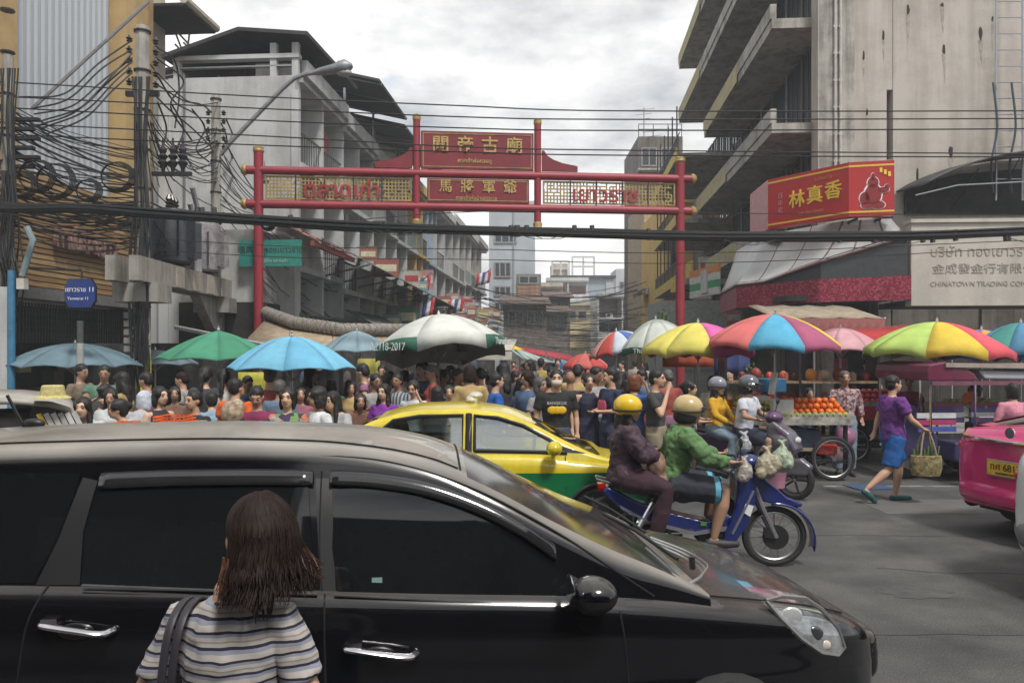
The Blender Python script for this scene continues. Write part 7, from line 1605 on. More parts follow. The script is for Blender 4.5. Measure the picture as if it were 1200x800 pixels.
    for sd_, e, hnd in ((1, 'le', 'lh'), (-1, 're', 'rh')):
        E, Hn = J[e], J[hnd]; d = (Hn-E).normalized(); S0 = sh[sd_]
        if full == 0: continue
        end = S0.lerp(E, min(1, full)); m.tube([J['nk']-up*.055+sx*.04*sd_, S0+sx*.004*sd_, S0.lerp(end, .6), end], [.056, .064*b_, .060*b_, .060*b_ if full < 1 else .052*b_], 12)
        if full > 1: m.tube([E-d*.01, E.lerp(Hn, .5), Hn-d*.055], [.053*b_, .048*b_, .038], 12, round_=False)
        if full > 1: m.ell(E, (.052*b_, .052*b_, .052*b_))
    tm = topm or cmat(top, .85, 'cloth', var=.22, scale=7)
    o = sc(m).obj('shirt', tm, t); remesh(o, res, 2, .5)
    dm = o.modifiers.new('folds', 'DISPLACE'); dm.texture = FOLD2 if res < .013 else FOLD; dm.strength = (.014 if res < .0095 else .022) if res < .013 else .024; dm.mid_level = .15 if res < .013 else .5
    m = MB(); inf = .012; cl = []
    T0, T1 = J['pel'], J['nk']
    for f, rx, ry in ((-.25, .10, .09), (-.14, .152, .118), (.02, .158, .118), (.16, .148, .108)): cl.append(ring(T0+(T1-T0)*f, rx*b_+inf, ry*b_+inf))
    m.loft(cl)
    for sd_, k_, a_ in ((1, 'lk', 'la'), (-1, 'rk', 'ra')):
        K, A_ = J[k_], J[a_]
        if legs == 'long': m.tube([hp[sd_], hp[sd_].lerp(K, .5), K, K.lerp(A_, .5), A_+(K-A_)*.08], [.102*b_, .096*b_, .082, .078, .066], 12)
        elif legs == 'short': m.tube([hp[sd_], hp[sd_].lerp(K, .5), hp[sd_].lerp(K, .92)], [.104*b_, .098*b_, .095*b_], 12)
    if legs == 'skirt':
        m.loft([ring(T0, .165*b_, .13), ring(T0.lerp((J['lk']+J['rk'])/2, .6), .19, .16), ring((J['lk']+J['rk'])/2, .21, .18)])
    o = sc(m).obj({'long': 'trousers', 'short': 'shorts', 'skirt': 'skirt'}[legs], botm or cmat(bottom, .85, 'cloth', var=.2, scale=7), t); remesh(o, res, 3, .5); dm = o.modifiers.new('folds', 'DISPLACE'); dm.texture = FOLD; dm.strength = .02; dm.mid_level = .25
    if shoes:
        m = MB()
        for sd_, a_ in ((1, 'la'), (-1, 'ra')):
            A_ = J[a_]; td = J.get(a_[0]+'t', Vector((0, -.19, -.04))); m.tube([A_+Vector((0, .045, -.035)), A_+td*.5+Vector((0, 0, -.025)), A_+td*1.08], [.040, .044, .034], 10, round_=True)
        o = sc(m).obj('shoes', cmat(shoes, .6, 'shoe'), t); remesh(o, res, 2)
    # hair
    hm = hairm or HAIRB
    if hair != 'none':
        m = MB(); ell(m, (0, .024, .048), (.088, .100, .090), 14, 9)
        if hair == 'short': ell(m, (0, .05, .0), (.080, .072, .082))
        if hair in ('bob', 'long', 'pony', 'bun'):
            ell(m, (0, .052, .0), (.084, .07, .10)); 
            for e in (1, -1):
                ell(m, (.064*e, -.012, .04), (.026, .07, .058))
                if hair in ('bob', 'long'): ell(m, (.070*e, .022, -.045), (.026, .052, .095))
        if hair == 'bob': ell(m, (0, .058, -.06), (.085, .052, .075))
        if hair == 'long': m.tube([hp_(0, .06, -.02), hp_(0, .085, -.14), hp_(0, .09, -.28)], [.088, .088, .065], 12, round_=True, sq=.55); [m.tube([hp_(.066*e, .0, -.05), hp_(.08*e, -.01, -.16), hp_(.085*e, -.02, -.26)], [.03, .034, .022], 8, round_=True) for e in (1, -1)]
        if hair == 'pony': m.tube([hp_(0, .10, .02), hp_(0, .14, -.03), hp_(0, .125, -.20), hp_(0, .12, -.30)], [.028, .04, .036, .018], 8, round_=True)
        if hair == 'bun': ell(m, (0, .125, .045), (.042, .04, .042))
        o = sc(m).obj('hair', hm, t); remesh(o, min(res, .018), 1, .5); dm = o.modifiers.new('locks', 'DISPLACE'); dm.texture = LOCK; dm.strength = .016; dm.mid_level = .6
    if helmet:
        hc, kind = helmet; m = MB(); ell(m, (0, .018, .052), (.125, .142, .118), 20, 14)
        cut = [];
        o = sc(m).obj('helmet', cmat(hc, .22, 'helmet', var=.06, coat=.6), t)
        m = MB(); Rg = [[hp_((.127+.0*k)*cos(a)*1.0, .018+.145*sin(a), .012-.012*k) for a in [2*pi*i/28 for i in range(28)]] for k in (0, 1)]; m.tube([Vector(p) for p in Rg[0]], .009, 6, closed=True); sc(m).obj('helmet_rim', BLACK, t)
        if kind == 'full': m = MB(); ell(m, (0, .04, -.035), (.112, .115, .085), 16, 10); sc(m).obj('helmet_guard', BLACK, t)
        if kind in ('peak', 'full'): m = MB(); m.grid([[hp_(.105*sin(a)*(1-.05*q_), -.11-.055*q_*cos(a), .055-.012*q_) for a in [(-.9+1.8*i/8) for i in range(9)]] for q_ in (0, 1, 1.6)]); solid(sc(m).obj('helmet_peak', BLACK, t), .006)
        if visor: m = MB(); m.grid([[hp_(.125*sin(a), .015-.15*cos(a), .06-.05*q_) for a in [(-1.3+2.6*i/10) for i in range(11)]] for q_ in (0, 1, 2)]); solid(sc(m).obj('helmet_visor', glass_mat('visor_glass', (.35, .36, .38), .25), t), .003)
        for e in (1, -1): sc(MB().tube([hp_(.088*e, .0, .0), hp_(.07*e, -.03, -.07), hp_(.02*e, -.05, -.105)], .006, 5)).obj('helmet_strap', BLACK, t)
    if face:
        for e in (1, -1):
            m = MB(); ell(m, (.031*e, -.084, .012), (.014, .010, .0065), 8, 6); sc(m).obj('eye', EYEM, t)
            m = MB(); m.tube([hp_(.014*e, -.094, .036), hp_(.032*e, -.094, .042), hp_(.05*e, -.080, .036)], .0035, 5); sc(m).obj('eyebrow', BROW, t)
        m = MB(); m.tube([hp_(-.022, -.082, -.053), hp_(0, -.089, -.054), hp_(.022, -.082, -.053)], [.004, .0068, .004], 6, round_=True); sc(m).obj('mouth', LIP, t)
    return t, J, s, HM
LOCK = bpy.data.textures.new('locks', 'CLOUDS'); LOCK.noise_scale = .03; LOCK.noise_depth = 2
FOLD2 = bpy.data.textures.new('fine_folds', 'MARBLE'); FOLD2.noise_scale = .09; FOLD2.turbulence = 8; FOLD2.noise_depth = 2
FOLD = bpy.data.textures.new('folds', 'CLOUDS'); FOLD.noise_scale = .10; FOLD.noise_depth = 2
def at(px, tpy, Y, fh=None):      # ground position and standing height from the head top in the photograph
    z = Z_(tpy, Y); return (X_(px, Y), Y, 0), z
def crowd(px, tpy, Y, label, face_dir, **k):
    loc, z = at(px, tpy, Y); k.setdefault('h', max(1.44, min(1.80, z/1.005)))
    if z < 1.44 and k.get('pose') not in ('sit',):
        k['pose'] = 'stoop'; k['h'] = max(1.4, z/.895)
    return person(label, loc, radians(face_dir), **k)
# face_dir: 0 looks at the camera, +90 turns to the photograph's right, -90 to its left, 180 away

# ---- the woman in the foreground, seen from behind
STR = band_mat('stripe_knit', [(.40, .37, .345), (.22, .23, .29), (.02, .015, .03), (.36, .33, .31), (.25, .21, .18), (.40, .37, .35), (.21, .22, .28), (.02, .015, .025)], 'Z', .062, .9, .03, stops=[0, .22, .36, .47, .60, .66, .80, .90])
FG, Jf, sf, HMf = person('woman in the foreground with shoulder length brown hair and striped t-shirt, seen from behind', (-.715, 1.98, 0), radians(180), h=1.545, skin=1, hair='none', topm=STR, sleeve='short', res=.009, yaw=radians(40), face=False, bottom=(.03, .04, .07), fingers=True, build=.82,
    P=dict(lh=(.22, -.04, .84), rh=(-.23, -.04, .84), nk=(-.015, .01, 1.40), hd=(-.068, -.015, 1.575)))
rh_ = random.Random(12)
b = MB()
def fh(x, y, z): return HMf @ Vector((x, y, z))
b.ell((0, .036, .035), (.090, .102, .095), 20, 14, HMf)
rg = []
for z, rx, ry, cx, cy in ((.06, .090, .095, 0, .03), (.0, .096, .088, -.004, .052), (-.06, .104, .082, -.006, .06), (-.09, .100, .070, -.010, .068), (-.115, .085, .05, -.012, .07)):
    rg.append([fh(cx+rx*cos(a), cy+ry*sin(a)*(1 if sin(a) > 0 else .22), z) for a in [2*pi*k/22 for k in range(22)]])
b.loft(rg); b.v = [(x*sf, y*sf, z*sf) for x, y, z in b.v]; o = b.obj('hair', HAIRBR, FG); remesh(o, .008, 3)
HRED = mat('hair_copper', (.09, .034, .016), .6, var=.4, scale=4)
for nm, m_, n_, rr0 in (('hair_strands', HAIRBR, 1050, 0), ('hair_tips', HRED, 230, 1)):
    b = MB()
    for i in range(n_):
        a = rh_.uniform(.22, pi+.35) if not rr0 else rh_.choice([rh_.uniform(2.4, 3.3), rh_.uniform(2.7, 3.4), rh_.uniform(.05, .4)])
        ln = rh_.uniform(-.135, -.085)-.03*max(0, sin(a))**4*rh_.random()-(.02 if cos(a) > .4 else 0); fl = rh_.uniform(.0, .022)+(.13*rh_.random()**1.3 if cos(a) < -.35 else .03*rh_.random())
        pts = []
        for (z, k_) in ((.128, .15), (.115, .45), (.08, .82), (.03, 1.0), (-.03, 1.06), (-.06, 1.09), (-.08, 1.13), (ln, 1.16)):
            q_ = (z-.128)/(ln-.128)
            if rr0 and z > -.02: continue
            sp = 1+(fl*9*max(0, q_-.5)**1.5); wv = (.004+.020*q_**2)*sin(q_*9+int(i/14)*1.7)
            pts.append(fh((.095*k_*sp)*cos(a)+wv, .035+(.098*k_*(sp if k_ < 1.05 else sp*.86))*sin(a)*(1 if sin(a) > 0 else .45)+wv+(.02*q_), z+rh_.uniform(-.004, .004)))
        b.tube(cat_curve(pts, 2), [.0024-.0016*j/(2*(len(pts)-1)) for j in range(2*(len(pts)-1)+1)], 4)
    for i in range(26 if not rr0 else 0):     # the long lock hanging down the back
        x0 = rh_.uniform(-.02, .06); b.tube(cat_curve([fh(x0*1.3, .125, -.02), fh(x0*1.1, .14, -.10), fh(x0*.9+.012, .128, -.12), fh(x0*.5+.02, .13, -.13-rh_.random()*.07)], 3), [.0035]*9+[.001], 4)
    b.v = [(x*sf, y*sf, z*sf) for x, y, z in b.v]; o = b.obj(nm, m_, FG); o['kind'] = 'stuff'
st = MB()
M180 = Matrix.Rotation(pi, 4, 'Z')
for dx in (0, .024):
    st.tube(cat_curve([(.128+dx, -.11, 1.12), (.120+dx, -.05, 1.245), (.118+dx, .035, 1.275), (.125+dx, .105, 1.22), (.140+dx, .125, 1.05), (.165+dx, .125, .86)], 6), .0105, 8, sq=.45)
sb_ = st.obj('shoulder_bag', mat('strap_leather', (.035, .03, .04), .5, var=.2)); sb_.location = FG.location+Vector((.042, 0, .006)); sb_.rotation_euler = (0, 0, pi)
b2 = MB(); b2.box((.20, .06, .72), (.10, .26, .24)); o = bevel(b2.obj('bag_body', mat('strap_leather', (0, 0, 0)), sb_, smooth=False), .02)
tag(sb_, 'dark leather shoulder bag with twin straps on the left shoulder of the striped shirt woman', 'bag')
# mirror the strap to the photograph-left shoulder
for v in sb_.data.vertices: v.co.x = v.co.x

# ---- riders
def ride(label, veh, lx, rz, **k):
    M = Matrix.Translation(veh.location) @ Matrix.Rotation(rz, 4, 'Z'); p = M @ Vector((lx, 0, 0)); return person(label, (p.x, p.y, 0), rz+pi/2, **k)
BIKE.scale = (1, 1, .94)
GREENJ = mat('green_jacket', (.10, .20, .07), .75, var=.2, scale=5); PLUM = mat('plum_jacket', (.055, .028, .042), .7, var=.25, scale=5)
ride('man in green jacket and tan helmet driving the blue motorcycle', BIKE, -.30, radians(-3), h=1.62, sex='m', skin=2, hair='short', topm=GREENJ, sleeve='long', botm=band_mat('board_shorts', [(.02, .025, .035), (.10, .34, .46), (.02, .03, .05), (.10, .34, .46), (.02, .025, .035)], 'Y', 1.0, .8, .03, stops=[0, .555, .60, .615, .66]), legs='short', res=.010, yaw=radians(-6), fingers=True, build=1.28, grip=True, helmet=((.50, .38, .17), 'full'), shoes=(.03, .03, .03),
     P=dict(pel=(0, 0, .79), nk=(0, -.13, 1.27), hd=(0, -.19, 1.425), le=(.28, -.30, 1.03), lh=(.32, -.54, 1.0), re=(-.28, -.30, 1.03), rh=(-.32, -.54, 1.0), lk=(.15, -.46, .72), la=(.15, -.36, .28), rk=(-.16, -.48, .72), ra=(-.15, -.38, .28)))
ride('woman in plum raincoat and yellow helmet riding behind the green jacket', BIKE, -.68, radians(-3), h=1.56, skin=2, hair='long', topm=PLUM, sleeve='long', bottom=(.04, .015, .025), legs='long', res=.012, yaw=radians(-4), build=1.3, helmet=((.72, .47, .01), 'open'), shoes=(.04, .02, .02), lean=0,
     P=dict(pel=(0, .02, .87), nk=(0, .0, 1.34), hd=(0, -.03, 1.49), le=(.25, -.16, 1.10), lh=(.08, -.34, 1.10), re=(-.25, -.14, 1.08), rh=(-.08, -.34, 1.06), lk=(.20, -.34, .80), la=(.20, -.24, .36), rk=(-.24, -.36, .78), ra=(-.22, -.26, .34)))
o = MB().ell((0, 0, 0), (.09, .10, .13), 10, 8).ell((.04, 0, -.14), (.10, .1, .12), 10, 8).obj('plastic_bag', mat('bag_meat', (.42, .25, .18), .35, var=.5, scale=12, trans=.2), loc=W(769, 545, 6.9)); remesh(o, .014, 2); tag(o, 'knotted plastic bag of food held between the two riders of the blue motorcycle', 'bag')
ride('man in white shirt and dark grey helmet driving the scooter', SC, -.06, SCRZ, h=1.66, sex='m', skin=2, hair='short', top=(.60, .62, .68), sleeve='short', bottom=(.03, .035, .06), legs='short', res=.014, build=1.06, helmet=((.10, .11, .13), 'full'), visor=True, shoes=(.03, .03, .03),
     P=dict(pel=(0, 0, .84), nk=(0, -.08, 1.31), hd=(0, -.10, 1.47), le=(.29, -.14, 1.08), lh=(.32, -.34, 1.05), re=(-.29, -.14, 1.08), rh=(-.32, -.34, 1.05), lk=(.13, -.42, .76), la=(.13, -.34, .36), rk=(-.13, -.42, .76), ra=(-.13, -.34, .36)))
ride('woman in mustard cardigan with grey half helmet on the back of the scooter', SC, -.46, SCRZ, h=1.58, skin=0, hair='long', top=(.62, .34, .015), sleeve='long', bottom=(.20, .27, .34), legs='long', res=.014, yaw=radians(-12), helmet=((.22, .22, .27), 'open'), shoes=(.3, .3, .3),
     P=dict(pel=(0, 0, .90), nk=(0, -.03, 1.37), hd=(0, -.06, 1.515), le=(.24, -.12, 1.12), lh=(.10, -.30, 1.0), re=(-.24, -.12, 1.12), rh=(-.10, -.30, 1.0), lk=(.18, -.38, .80), la=(.18, -.28, .38), rk=(-.18, -.38, .80), ra=(-.18, -.28, .38)))
wd_ = Matrix.Translation(TX.location) @ Matrix.Rotation(radians(1), 4, 'Z'); p_ = wd_ @ Vector((.0, .45, 0))
person('taxi driver in pale blue shirt at the wheel of the yellow and green taxi', (p_.x, p_.y, .10), radians(91), h=1.55, sex='m', skin=2, hair='short', top=(.40, .46, .52), pose='sit', res=.02, P=dict(nk=(0, .04, .97), hd=(0, .04, 1.13), lh=(.14, -.46, .88), rh=(-.14, -.46, .88), le=(.24, -.20, .76), re=(-.24, -.20, .76), lk=(.12, -.44, .52), la=(.12, -.62, .16), rk=(-.12, -.44, .52), ra=(-.12, -.62, .16)))
# ---- people to the right
PL = blot_mat('plaid_shirt', [(.38, .30, .30), (.22, .09, .10), (.45, .40, .40), (.12, .06, .08), (.30, .18, .18)], 30)
crowd(1046, 439, 9.95, 'person in purple t-shirt and blue shorts striding across the road with a basket bag', 96, skin=1, hair='short', top=(.13, .03, .20), bottom=(.01, .10, .34), legs='short', res=.012, fingers=True, build=1.12, shoes=(.01, .09, .09), pose='walk',
      P=dict(lk=(.10, -.16, .50), la=(.10, -.10, .07), rk=(-.10, .10, .46), ra=(-.10, .42, .20), lh=(.25, .12, .88), le=(.24, .06, 1.12), re=(-.27, -.10, 1.12), rh=(-.25, -.30, .98), rt=(0, -.10, -.16)))
bm_ = MB(); bm_.erings([(0, 0, 0, .17, .09), (0, 0, .10, .20, .11), (0, 0, .25, .19, .10), (0, 0, .255, .165, .085), (0, 0, .02, .15, .075)], 18)
bkt = thing('basket_bag', 'woven green and brown basket bag carried by the purple shirt walker', 'bag', W(1085, 557, 9.75)); bm_.obj('woven_body', blot_mat('weave', [(.20, .17, .07), (.30, .26, .12), (.10, .12, .04), (.24, .15, .08)], 34), bkt)
for y in (-.07, .07): MB().tube(cat_curve([(-.10, y, .24), (-.06, y*.5, .45), (0, 0, .58), (.06, y*.5, .45), (.10, y, .24)], 5), .011, 6).obj('handle', mat('cane', (.33, .25, .14), .7), bkt)
for i in range(8): MB().tube([(-.14+i*.04, 0, .2), (-.15+i*.045, .0, .33+.04*(i % 3))], .012, 5).obj('vegetable_stalk', cmat((.12, .20, .04), kind='leaf'), bkt)
crowd(990, 434, 12.1, 'man in plaid shirt with a crossbody strap standing by the fruit carts', -8, sex='m', skin=2, hair='short', hairm=HAIRG, topm=PL, sleeve='long', bottom=(.20, .26, .34), legs='long', res=.015, pose='hold', P=dict(rh=(-.18, -.18, .98), lh=(.25, -.08, .90)))
crowd(1016, 417, 15.2, 'man in black shirt standing high behind the red apples', -10, sex='m', skin=1, hair='short', top=(.02, .02, .022), res=.018, pose='hold', h=1.76)
crowd(944, 444, 12.9, 'vendor in dark clothes sitting behind the stacked oranges', 5, sex='f', skin=2, hair='short', top=(.05, .06, .03), sleeve='long', pose='stoop')
crowd(1152, 452, 12.1, 'woman holding a bright orange fan inside the tuk-tuk', -80, skin=3, hair='bun', top=(.12, .06, .05), pose='hold')
tag(MB().lathe([(.0, 0), (.12, 0), (.12, .015), (0, .015)], (0, 0, 0), 16, 'Y').obj('hand_fan', mat('fan_orange', (.70, .14, .02), .6), loc=W(1137, 468, 11.8)), 'bright orange round fan held up in the tuk-tuk', 'fan')
crowd(1187, 448, 10.6, 'person with dark hair and pale pink shirt beyond the pink taxi', 175, skin=1, hair='bob', top=(.62, .24, .32), sleeve='long')
# ---- the crowd, front rank
SK = dict(res=.020)
crowd(769, 432, 9.9, 'man in charcoal shirt and khaki trousers touching his mouth', 62, sex='m', skin=1, hair='short', top=(.045, .045, .05), bottom=(.24, .20, .14), pose='mouth', res=.014, fingers=True)
GB = crowd(652, 432, 9.75, 'person in black t-shirt with yellow print wearing a pale face mask', 0, sex='m', skin=1, hair='short', top=(.015, .016, .016), res=.013, build=1.08, face=True)
def on_chest(P_, z, w_, h_, m, nm, dy=-.135, shape='box'):
    t_, J_, s_, HM_ = P_; mm = MB()
    if shape == 'box': mm.grid([[V((u/6-.5)*w_, dy+.10*abs(u/6-.5)**2*2*w_*3, z+(v/2-.5)*h_) for u in range(7)] for v in range(3)])
    else:
        for cx in (-.24, 0, .24): mm.ell((cx*w_, dy, z), (w_*.26, .012, h_*.5), 12, 6)
    mm.v = [(x*s_, y*s_, z_*s_) for x, y, z_ in mm.v]; o = mm.obj(nm, m, t_); solid(o, .004) if shape == 'box' else None; return o
on_chest(GB, 1.20, .24, .10, mat('print_yellow', (.70, .42, .01), .6), 'shirt_print', shape='blob', dy=-.145); text('shirt_lettering', 'BANGKOK', .05, mat('print_white', (.55, .55, .55), .7), GB[0], (0, -.150, 1.27), ext=.004)
m = MB(); HMx = GB[3]; m.grid([[HMx @ Vector((.072*sin(a), -.02-.088*cos(a)*(1-.08*abs(q_-1)), -.005-.035*q_)) for a in [(-1.1+2.2*i/8) for i in range(9)]] for q_ in (0, 1, 2)]); m.v = [(x*GB[2], y*GB[2], z*GB[2]) for x, y, z in m.v]; solid(m.obj('face_mask', mat('mask_beige', (.55, .48, .42), .85), GB[0]), .006, 1)
m = MB(); m.tube([(.10, -.12, 1.36), (.0, -.15, 1.2), (-.16, -.12, 1.0), (-.2, 0, .9)], .012, 6, sq=.5)
PT = crowd(716, 430, 10.6, 'man in navy t-shirt with pink star print looking left', -62, sex='m', skin=1, hair='short', top=(.025, .035, .085), res=.015, pose='hold', yaw=radians(-20))
on_chest(PT, 1.17, .22, .20, mat('print_pink', (.55, .10, .16), .6), 'shirt_print', dy=-.150, shape='blob')
crowd(743, 437, 10.3, 'person with reddish brown hair, blue shirt and orange backpack', 150, skin=1, hair='bob', hairm=mat('hair_rust', (.16, .05, .02), .5), top=(.04, .10, .32), res=.016)
crowd(690, 437, 10.9, 'woman in navy dress with a white shoulder strap beside the masked person', 8, skin=1, hair='bun', top=(.02, .022, .05), sleeve='none', legs='skirt', bottom=(.02, .022, .05), res=.015)
crowd(705, 434, 12.2, 'woman in white shirt just behind the navy dress', 5, skin=0, hair='bun', top=(.62, .62, .60), **SK)
crowd(668, 434, 11.2, 'bald man with brown head facing away behind the masked person', 170, sex='m', skin=3, hair='none', top=(.03, .03, .035), **SK)
crowd(807, 445, 10.4, 'woman in grey patterned blouse with bare arms facing the mustard cardigan', 75, skin=1, hair='bun', topm=blot_mat('blouse_grey', [(.28, .27, .26), (.42, .40, .38), (.14, .13, .13)], 26), bottom=(.05, .03, .03), pose='hold', build=1.1, res=.015)
crowd(581, 436, 10.6, 'man in bright blue hooded top seen in profile', 105, sex='m', skin=1, hair='short', top=(.015, .11, .42), sleeve='long', res=.016)
crowd(632, 441, 10.6, 'grey haired woman in pale blouse looking down beside the masked person', 50, skin=2, hair='bob', hairm=HAIRG, top=(.30, .28, .28), res=.016)
crowd(611, 442, 11.6, 'woman in dark top walking with arms folded between blue hood and grey hair', 40, skin=1, hair='bob', top=(.05, .04, .06), pose='hold', **SK)
crowd(598, 440, 12.6, 'woman with a white scarf over her shoulder in the middle of the crowd', -50, skin=2, hair='bob', top=(.55, .52, .48), **SK)
crowd(526, 451, 10.8, 'woman looking over the taxi roof in a mustard top', 10, skin=1, hair='bun', top=(.45, .26, .05), **SK)
crowd(511, 455, 10.1, 'person with round dark hair facing away just behind the taxi roof lamp', 180, skin=1, hair='bob', top=(.04, .04, .05), **SK)
crowd(485, 445, 10.2, 'woman in pale t-shirt raising her hand to her face behind the taxi', -15, skin=1, hair='bun', top=(.50, .52, .54), pose='raise', res=.016, pitch=radians(12))
crowd(466, 437, 11.4, 'man in striped dark shirt bending behind the woman in pale t-shirt', -20, sex='m', skin=3, hair='short', topm=band_mat('stripe_grey', [(.3, .32, .34), (.06, .06, .08)], 'X', .05), **SK)
crowd(450, 449, 9.9, 'woman in purple blouse with long dark hair left of the taxi roof', -18, skin=0, hair='long', top=(.20, .03, .30), res=.015)
FLOR = blot_mat('floral', [(.03, .04, .06), (.50, .16, .09), (.16, .25, .08), (.40, .33, .30), (.06, .03, .10)], 17)
crowd(337, 453, 8.0, 'woman in bright floral blouse with black bob in front of the light blue umbrella', 4, skin=0, hair='bob', topm=FLOR, res=.014)
crowd(373, 452, 8.1, 'woman in white t-shirt with short hair looking left', -48, skin=1, hair='bob', top=(.62, .64, .66), res=.014, yaw=radians(-30))
crowd(400, 460, 8.9, 'woman with dark hair half hidden behind the white t-shirt', -30, skin=1, hair='long', top=(.45, .45, .46), **SK)
crowd(301, 452, 8.3, 'person in maroon polo with bowed head looking at a phone', 8, sex='m', skin=1, hair='short', top=(.20, .02, .07), pose='phone', pitch=radians(26), res=.015)
crowd(276, 443, 9.3, 'person in orange t-shirt seen from behind left of the maroon polo', 155, sex='m', skin=1, hair='short', top=(.70, .12, .015), build=1.12, res=.015)
crowd(228, 457, 8.2, 'man in black t-shirt with round face behind the orange baskets', -30, sex='m', skin=1, hair='short', top=(.02, .02, .022), pose='hold', res=.015)
crowd(187, 452, 8.6, 'woman in strappy dark top with bare shoulders looking right', 62, skin=0, hair='bob', top=(.03, .025, .03), sleeve='none', res=.015)
crowd(157, 469, 8.2, 'woman with tied dark hair in profile beside the short orange basket', -66, skin=1, hair='bun', top=(.50, .50, .48), **SK)
crowd(160, 461, 9.2, 'person wearing a white cloth cap behind the profile woman', 170, skin=1, hair='bob', hairm=mat('cap_cloth', (.55, .58, .66), .85), top=(.4, .4, .42), **SK)
crowd(104, 467, 8.2, 'smiling woman with long black hair in a white cardigan at the left', 8, skin=0, hair='long', top=(.60, .62, .60), sleeve='long', res=.014)
crowd(130, 454, 9.3, 'woman with long dark hair in white looking down behind the smiling one', 15, skin=1, hair='long', top=(.55, .57, .58), pitch=radians(14), **SK)
crowd(113, 452, 10.6, 'person with dark piled hair at the back left', 160, skin=2, hair='bun', top=(.03, .03, .03), **SK)
crowd(328, 444, 10.0, 'person with grey hair and blue shirt behind the floral blouse', 175, sex='m', skin=2, hair='short', hairm=HAIRG, top=(.12, .17, .24), **SK)
crowd(352, 452, 10.2, 'woman in pink checked top glimpsed behind the floral blouse', 20, skin=1, hair='bob', top=(.30, .10, .14), **SK)
crowd(250, 462, 9.6, 'person in light blue shirt behind the black t-shirt man', -150, skin=1, hair='short', top=(.22, .32, .42), **SK)
crowd(420, 462, 10.2, 'child sized figure in brown top near the olive board', 20, skin=2, hair='bob', top=(.20, .10, .07), **SK)
o = MB().ell((0, 0, 0), (.12, .09, .13), 10, 8).ell((.05, 0, .06), (.08, .08, .09), 8, 6).obj('snack_bag', mat('snack_pale', (.55, .42, .30), .4, var=.5, scale=16, trans=.15), loc=W(272, 484, 7.9)); remesh(o, .014, 2); tag(o, 'clear bag of pale snacks held in front of the orange t-shirt', 'bag')
# ---- the crowd deeper in the soi
rc = random.Random(31)
cols = [(.04, .04, .05, 'black'), (.30, .29, .28, 'grey'), (.45, .45, .45, 'white'), (.06, .08, .18, 'navy'), (.28, .05, .05, 'dark red'), (.35, .22, .10, 'brown'), (.05, .16, .12, 'dark green'), (.38, .30, .08, 'yellow')]
words = ['near the white umbrella', 'under the mint canopy', 'by the blue hooded top', 'in front of the red umbrella', 'behind the navy dress', 'deep in the side street', 'beside the cream canopy pole', 'by the dark red stall cloth']
k = 0
for px in list(range(432, 560, 16))+list(range(556, 760, 11)):
    Y = rc.uniform(12.8, 16) if px < 560 else rc.uniform(13.5, 27); c_ = cols[k % 8]; sx_ = 'm' if k % 2 else 'f'; hr = ['short', 'bob', 'long', 'bun'][k % 4] if sx_ == 'f' else 'short'
    fd = rc.choice([0, 20, 170, 190, -60, 80]); X = X_(px+rc.uniform(-3, 3), Y)
    wd = words[min(7, (px-430)//42)]; dr = {0: 'facing us', 20: 'facing us', 170: 'walking away', 190: 'walking away', -60: 'facing left', 80: 'facing right'}[fd]
    person(uniq('distant %s in %s top with %s hair %s %s' % ('man' if sx_ == 'm' else 'woman', c_[3], hr if hr != 'bun' else 'tied', dr, wd), [', shorter']), (X, Y, 0), radians(fd), h=rc.uniform(1.5, 1.75), sex=sx_, skin=k % 4, hair=hr, top=c_[:3], bottom=cols[(k*3+1) % 8][:3] if k % 3 else (.04, .05, .08), sleeve='short', res=.032, pose=rc.choice(['stand', 'hold', 'side']), face=Y < 17, group='people walking in the side street')
    k += 1
for (px, py, Y, lab, fd, tp) in ((560, 436, 13, 'dark haired man leaning at the white umbrella stall', -30, (.03, .03, .03)), (545, 452, 12.2, 'woman in rust top at the stall under the big white umbrella', 30, (.42, .14, .04)), (498, 446, 13.6, 'woman in black at the round tray stall', 10, (.03, .03, .04)), (835, 440, 12.6, 'vendor with pale apron behind the yellow mangoes', 10, (.5, .48, .42)), (205, 452, 10.4, 'person in brown top behind the strappy top', 20, (.16, .09, .06)), (1066, 440, 13.2, 'vendor in maroon shirt right of the red apples', -20, (.25, .03, .10))):
    crowd(px, py, Y, lab, fd, skin=rc.randint(1, 3), hair=rc.choice(['bob', 'short']), top=tp, res=.02)

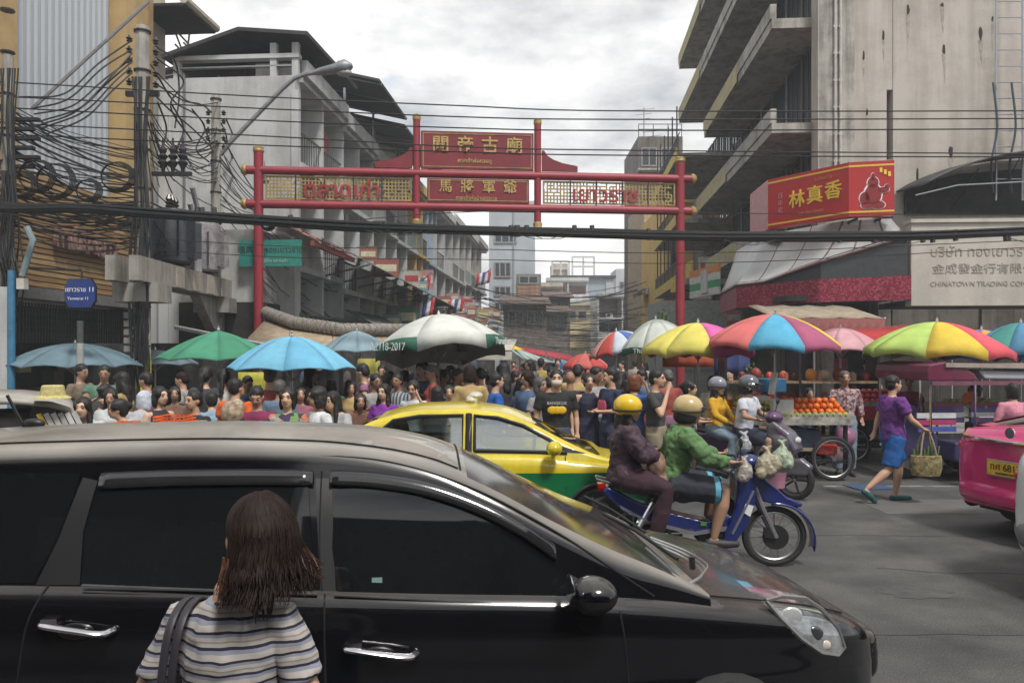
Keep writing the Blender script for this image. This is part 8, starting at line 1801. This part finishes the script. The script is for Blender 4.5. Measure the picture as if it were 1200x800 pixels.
mid = random.Random(91); pal = [(.32, .31, .30, 'grey'), (.05, .05, .06, 'black'), (.50, .49, .46, 'off-white'), (.07, .12, .22, 'blue'), (.34, .07, .06, 'red'), (.20, .15, .10, 'brown'), (.10, .20, .14, 'green'), (.42, .30, .12, 'ochre'), (.30, .14, .22, 'mauve')]
for i, px in enumerate((440, 456, 474, 493, 507, 519, 536, 551, 563, 574, 590, 604, 619, 626, 643, 661, 677, 682, 698, 728, 736, 752, 783, 95, 122, 144, 172, 214, 240, 262, 290, 316, 364, 388, 411, 426)):
    Y = mid.uniform(11.0, 13.2) if px > 430 else mid.uniform(10.2, 12.0); c_ = pal[i % 9]; m_ = mid.random() < .45; fd = mid.choice([0, -35, 40, 75, -80, 160, 195, 15])
    hr = 'short' if m_ else mid.choice(['bob', 'long', 'bun', 'pony', 'short'])
    near_ = 'behind the taxi roof' if 430 < px < 600 else ('left of the masked person' if 600 <= px < 660 else ('around the navy t-shirt man' if px >= 660 else 'by the left umbrellas'))
    person(uniq('%s in %s top, %s hair, %s %s' % ('man' if m_ else 'woman', c_[3], hr, {0: 'facing us', 15: 'facing us', -35: 'turned left', -80: 'in left profile', 40: 'turned right', 75: 'in right profile', 160: 'seen from behind', 195: 'seen from behind'}[fd], near_), [', farther back', ', half hidden', ', rearmost']), (X_(px, Y), Y, 0), radians(fd), h=mid.uniform(1.48, 1.74), sex='m' if m_ else 'f', skin=mid.randint(0, 3), hair=hr,
           hairm=HAIRG if i % 9 == 4 else (HAIRBR if i % 5 == 2 else None), top=c_[:3], bottom=pal[(i*4+1) % 9][:3], sleeve=mid.choice(['short', 'long', 'short', 'cap']), res=.024, pose=mid.choice(['stand', 'hold', 'side', 'phone', 'raise' if i % 3 == 0 else 'hold']), yaw=mid.uniform(-.5, .5), pitch=mid.uniform(0, .35), build=mid.uniform(.9, 1.2), group='market crowd')
# ---------------------------------------------------------------- the near side of the main road (mirrored in the black paint)
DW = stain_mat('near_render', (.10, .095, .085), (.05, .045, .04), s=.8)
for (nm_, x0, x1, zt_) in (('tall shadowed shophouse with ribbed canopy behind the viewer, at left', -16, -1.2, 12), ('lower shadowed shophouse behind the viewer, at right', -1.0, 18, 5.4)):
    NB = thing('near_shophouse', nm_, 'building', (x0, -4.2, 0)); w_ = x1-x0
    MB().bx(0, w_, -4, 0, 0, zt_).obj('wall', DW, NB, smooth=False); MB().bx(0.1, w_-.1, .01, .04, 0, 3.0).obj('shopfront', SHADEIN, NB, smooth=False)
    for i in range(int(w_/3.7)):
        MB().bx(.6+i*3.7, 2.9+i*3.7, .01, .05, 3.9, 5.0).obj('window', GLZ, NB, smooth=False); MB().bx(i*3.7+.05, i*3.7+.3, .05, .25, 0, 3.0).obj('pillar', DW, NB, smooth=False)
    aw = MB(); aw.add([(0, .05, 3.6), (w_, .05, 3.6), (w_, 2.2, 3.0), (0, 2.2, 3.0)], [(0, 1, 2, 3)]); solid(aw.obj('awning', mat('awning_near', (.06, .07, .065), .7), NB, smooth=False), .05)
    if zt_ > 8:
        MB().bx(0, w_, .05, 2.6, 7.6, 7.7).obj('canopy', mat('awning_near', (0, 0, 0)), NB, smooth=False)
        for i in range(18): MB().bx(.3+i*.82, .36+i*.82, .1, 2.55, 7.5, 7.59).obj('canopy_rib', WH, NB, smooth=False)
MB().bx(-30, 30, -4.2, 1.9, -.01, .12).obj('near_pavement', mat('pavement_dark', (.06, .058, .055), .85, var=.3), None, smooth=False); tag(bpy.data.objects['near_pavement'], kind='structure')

hz = bpy.data.materials.new('haze_air'); hz.use_nodes = True; nt = hz.node_tree; nt.nodes.clear(); ho = nt.nodes.new('ShaderNodeOutputMaterial'); hv = nt.nodes.new('ShaderNodeVolumePrincipled')
hv.inputs['Color'].default_value = (.86, .9, .95, 1); hv.inputs['Density'].default_value = .0021; nt.links.new(hv.outputs[0], ho.inputs['Volume'])
tag(MB().bx(-60, 60, -12, 175, -1.5, 26).obj('haze', hz, smooth=False), kind='stuff')
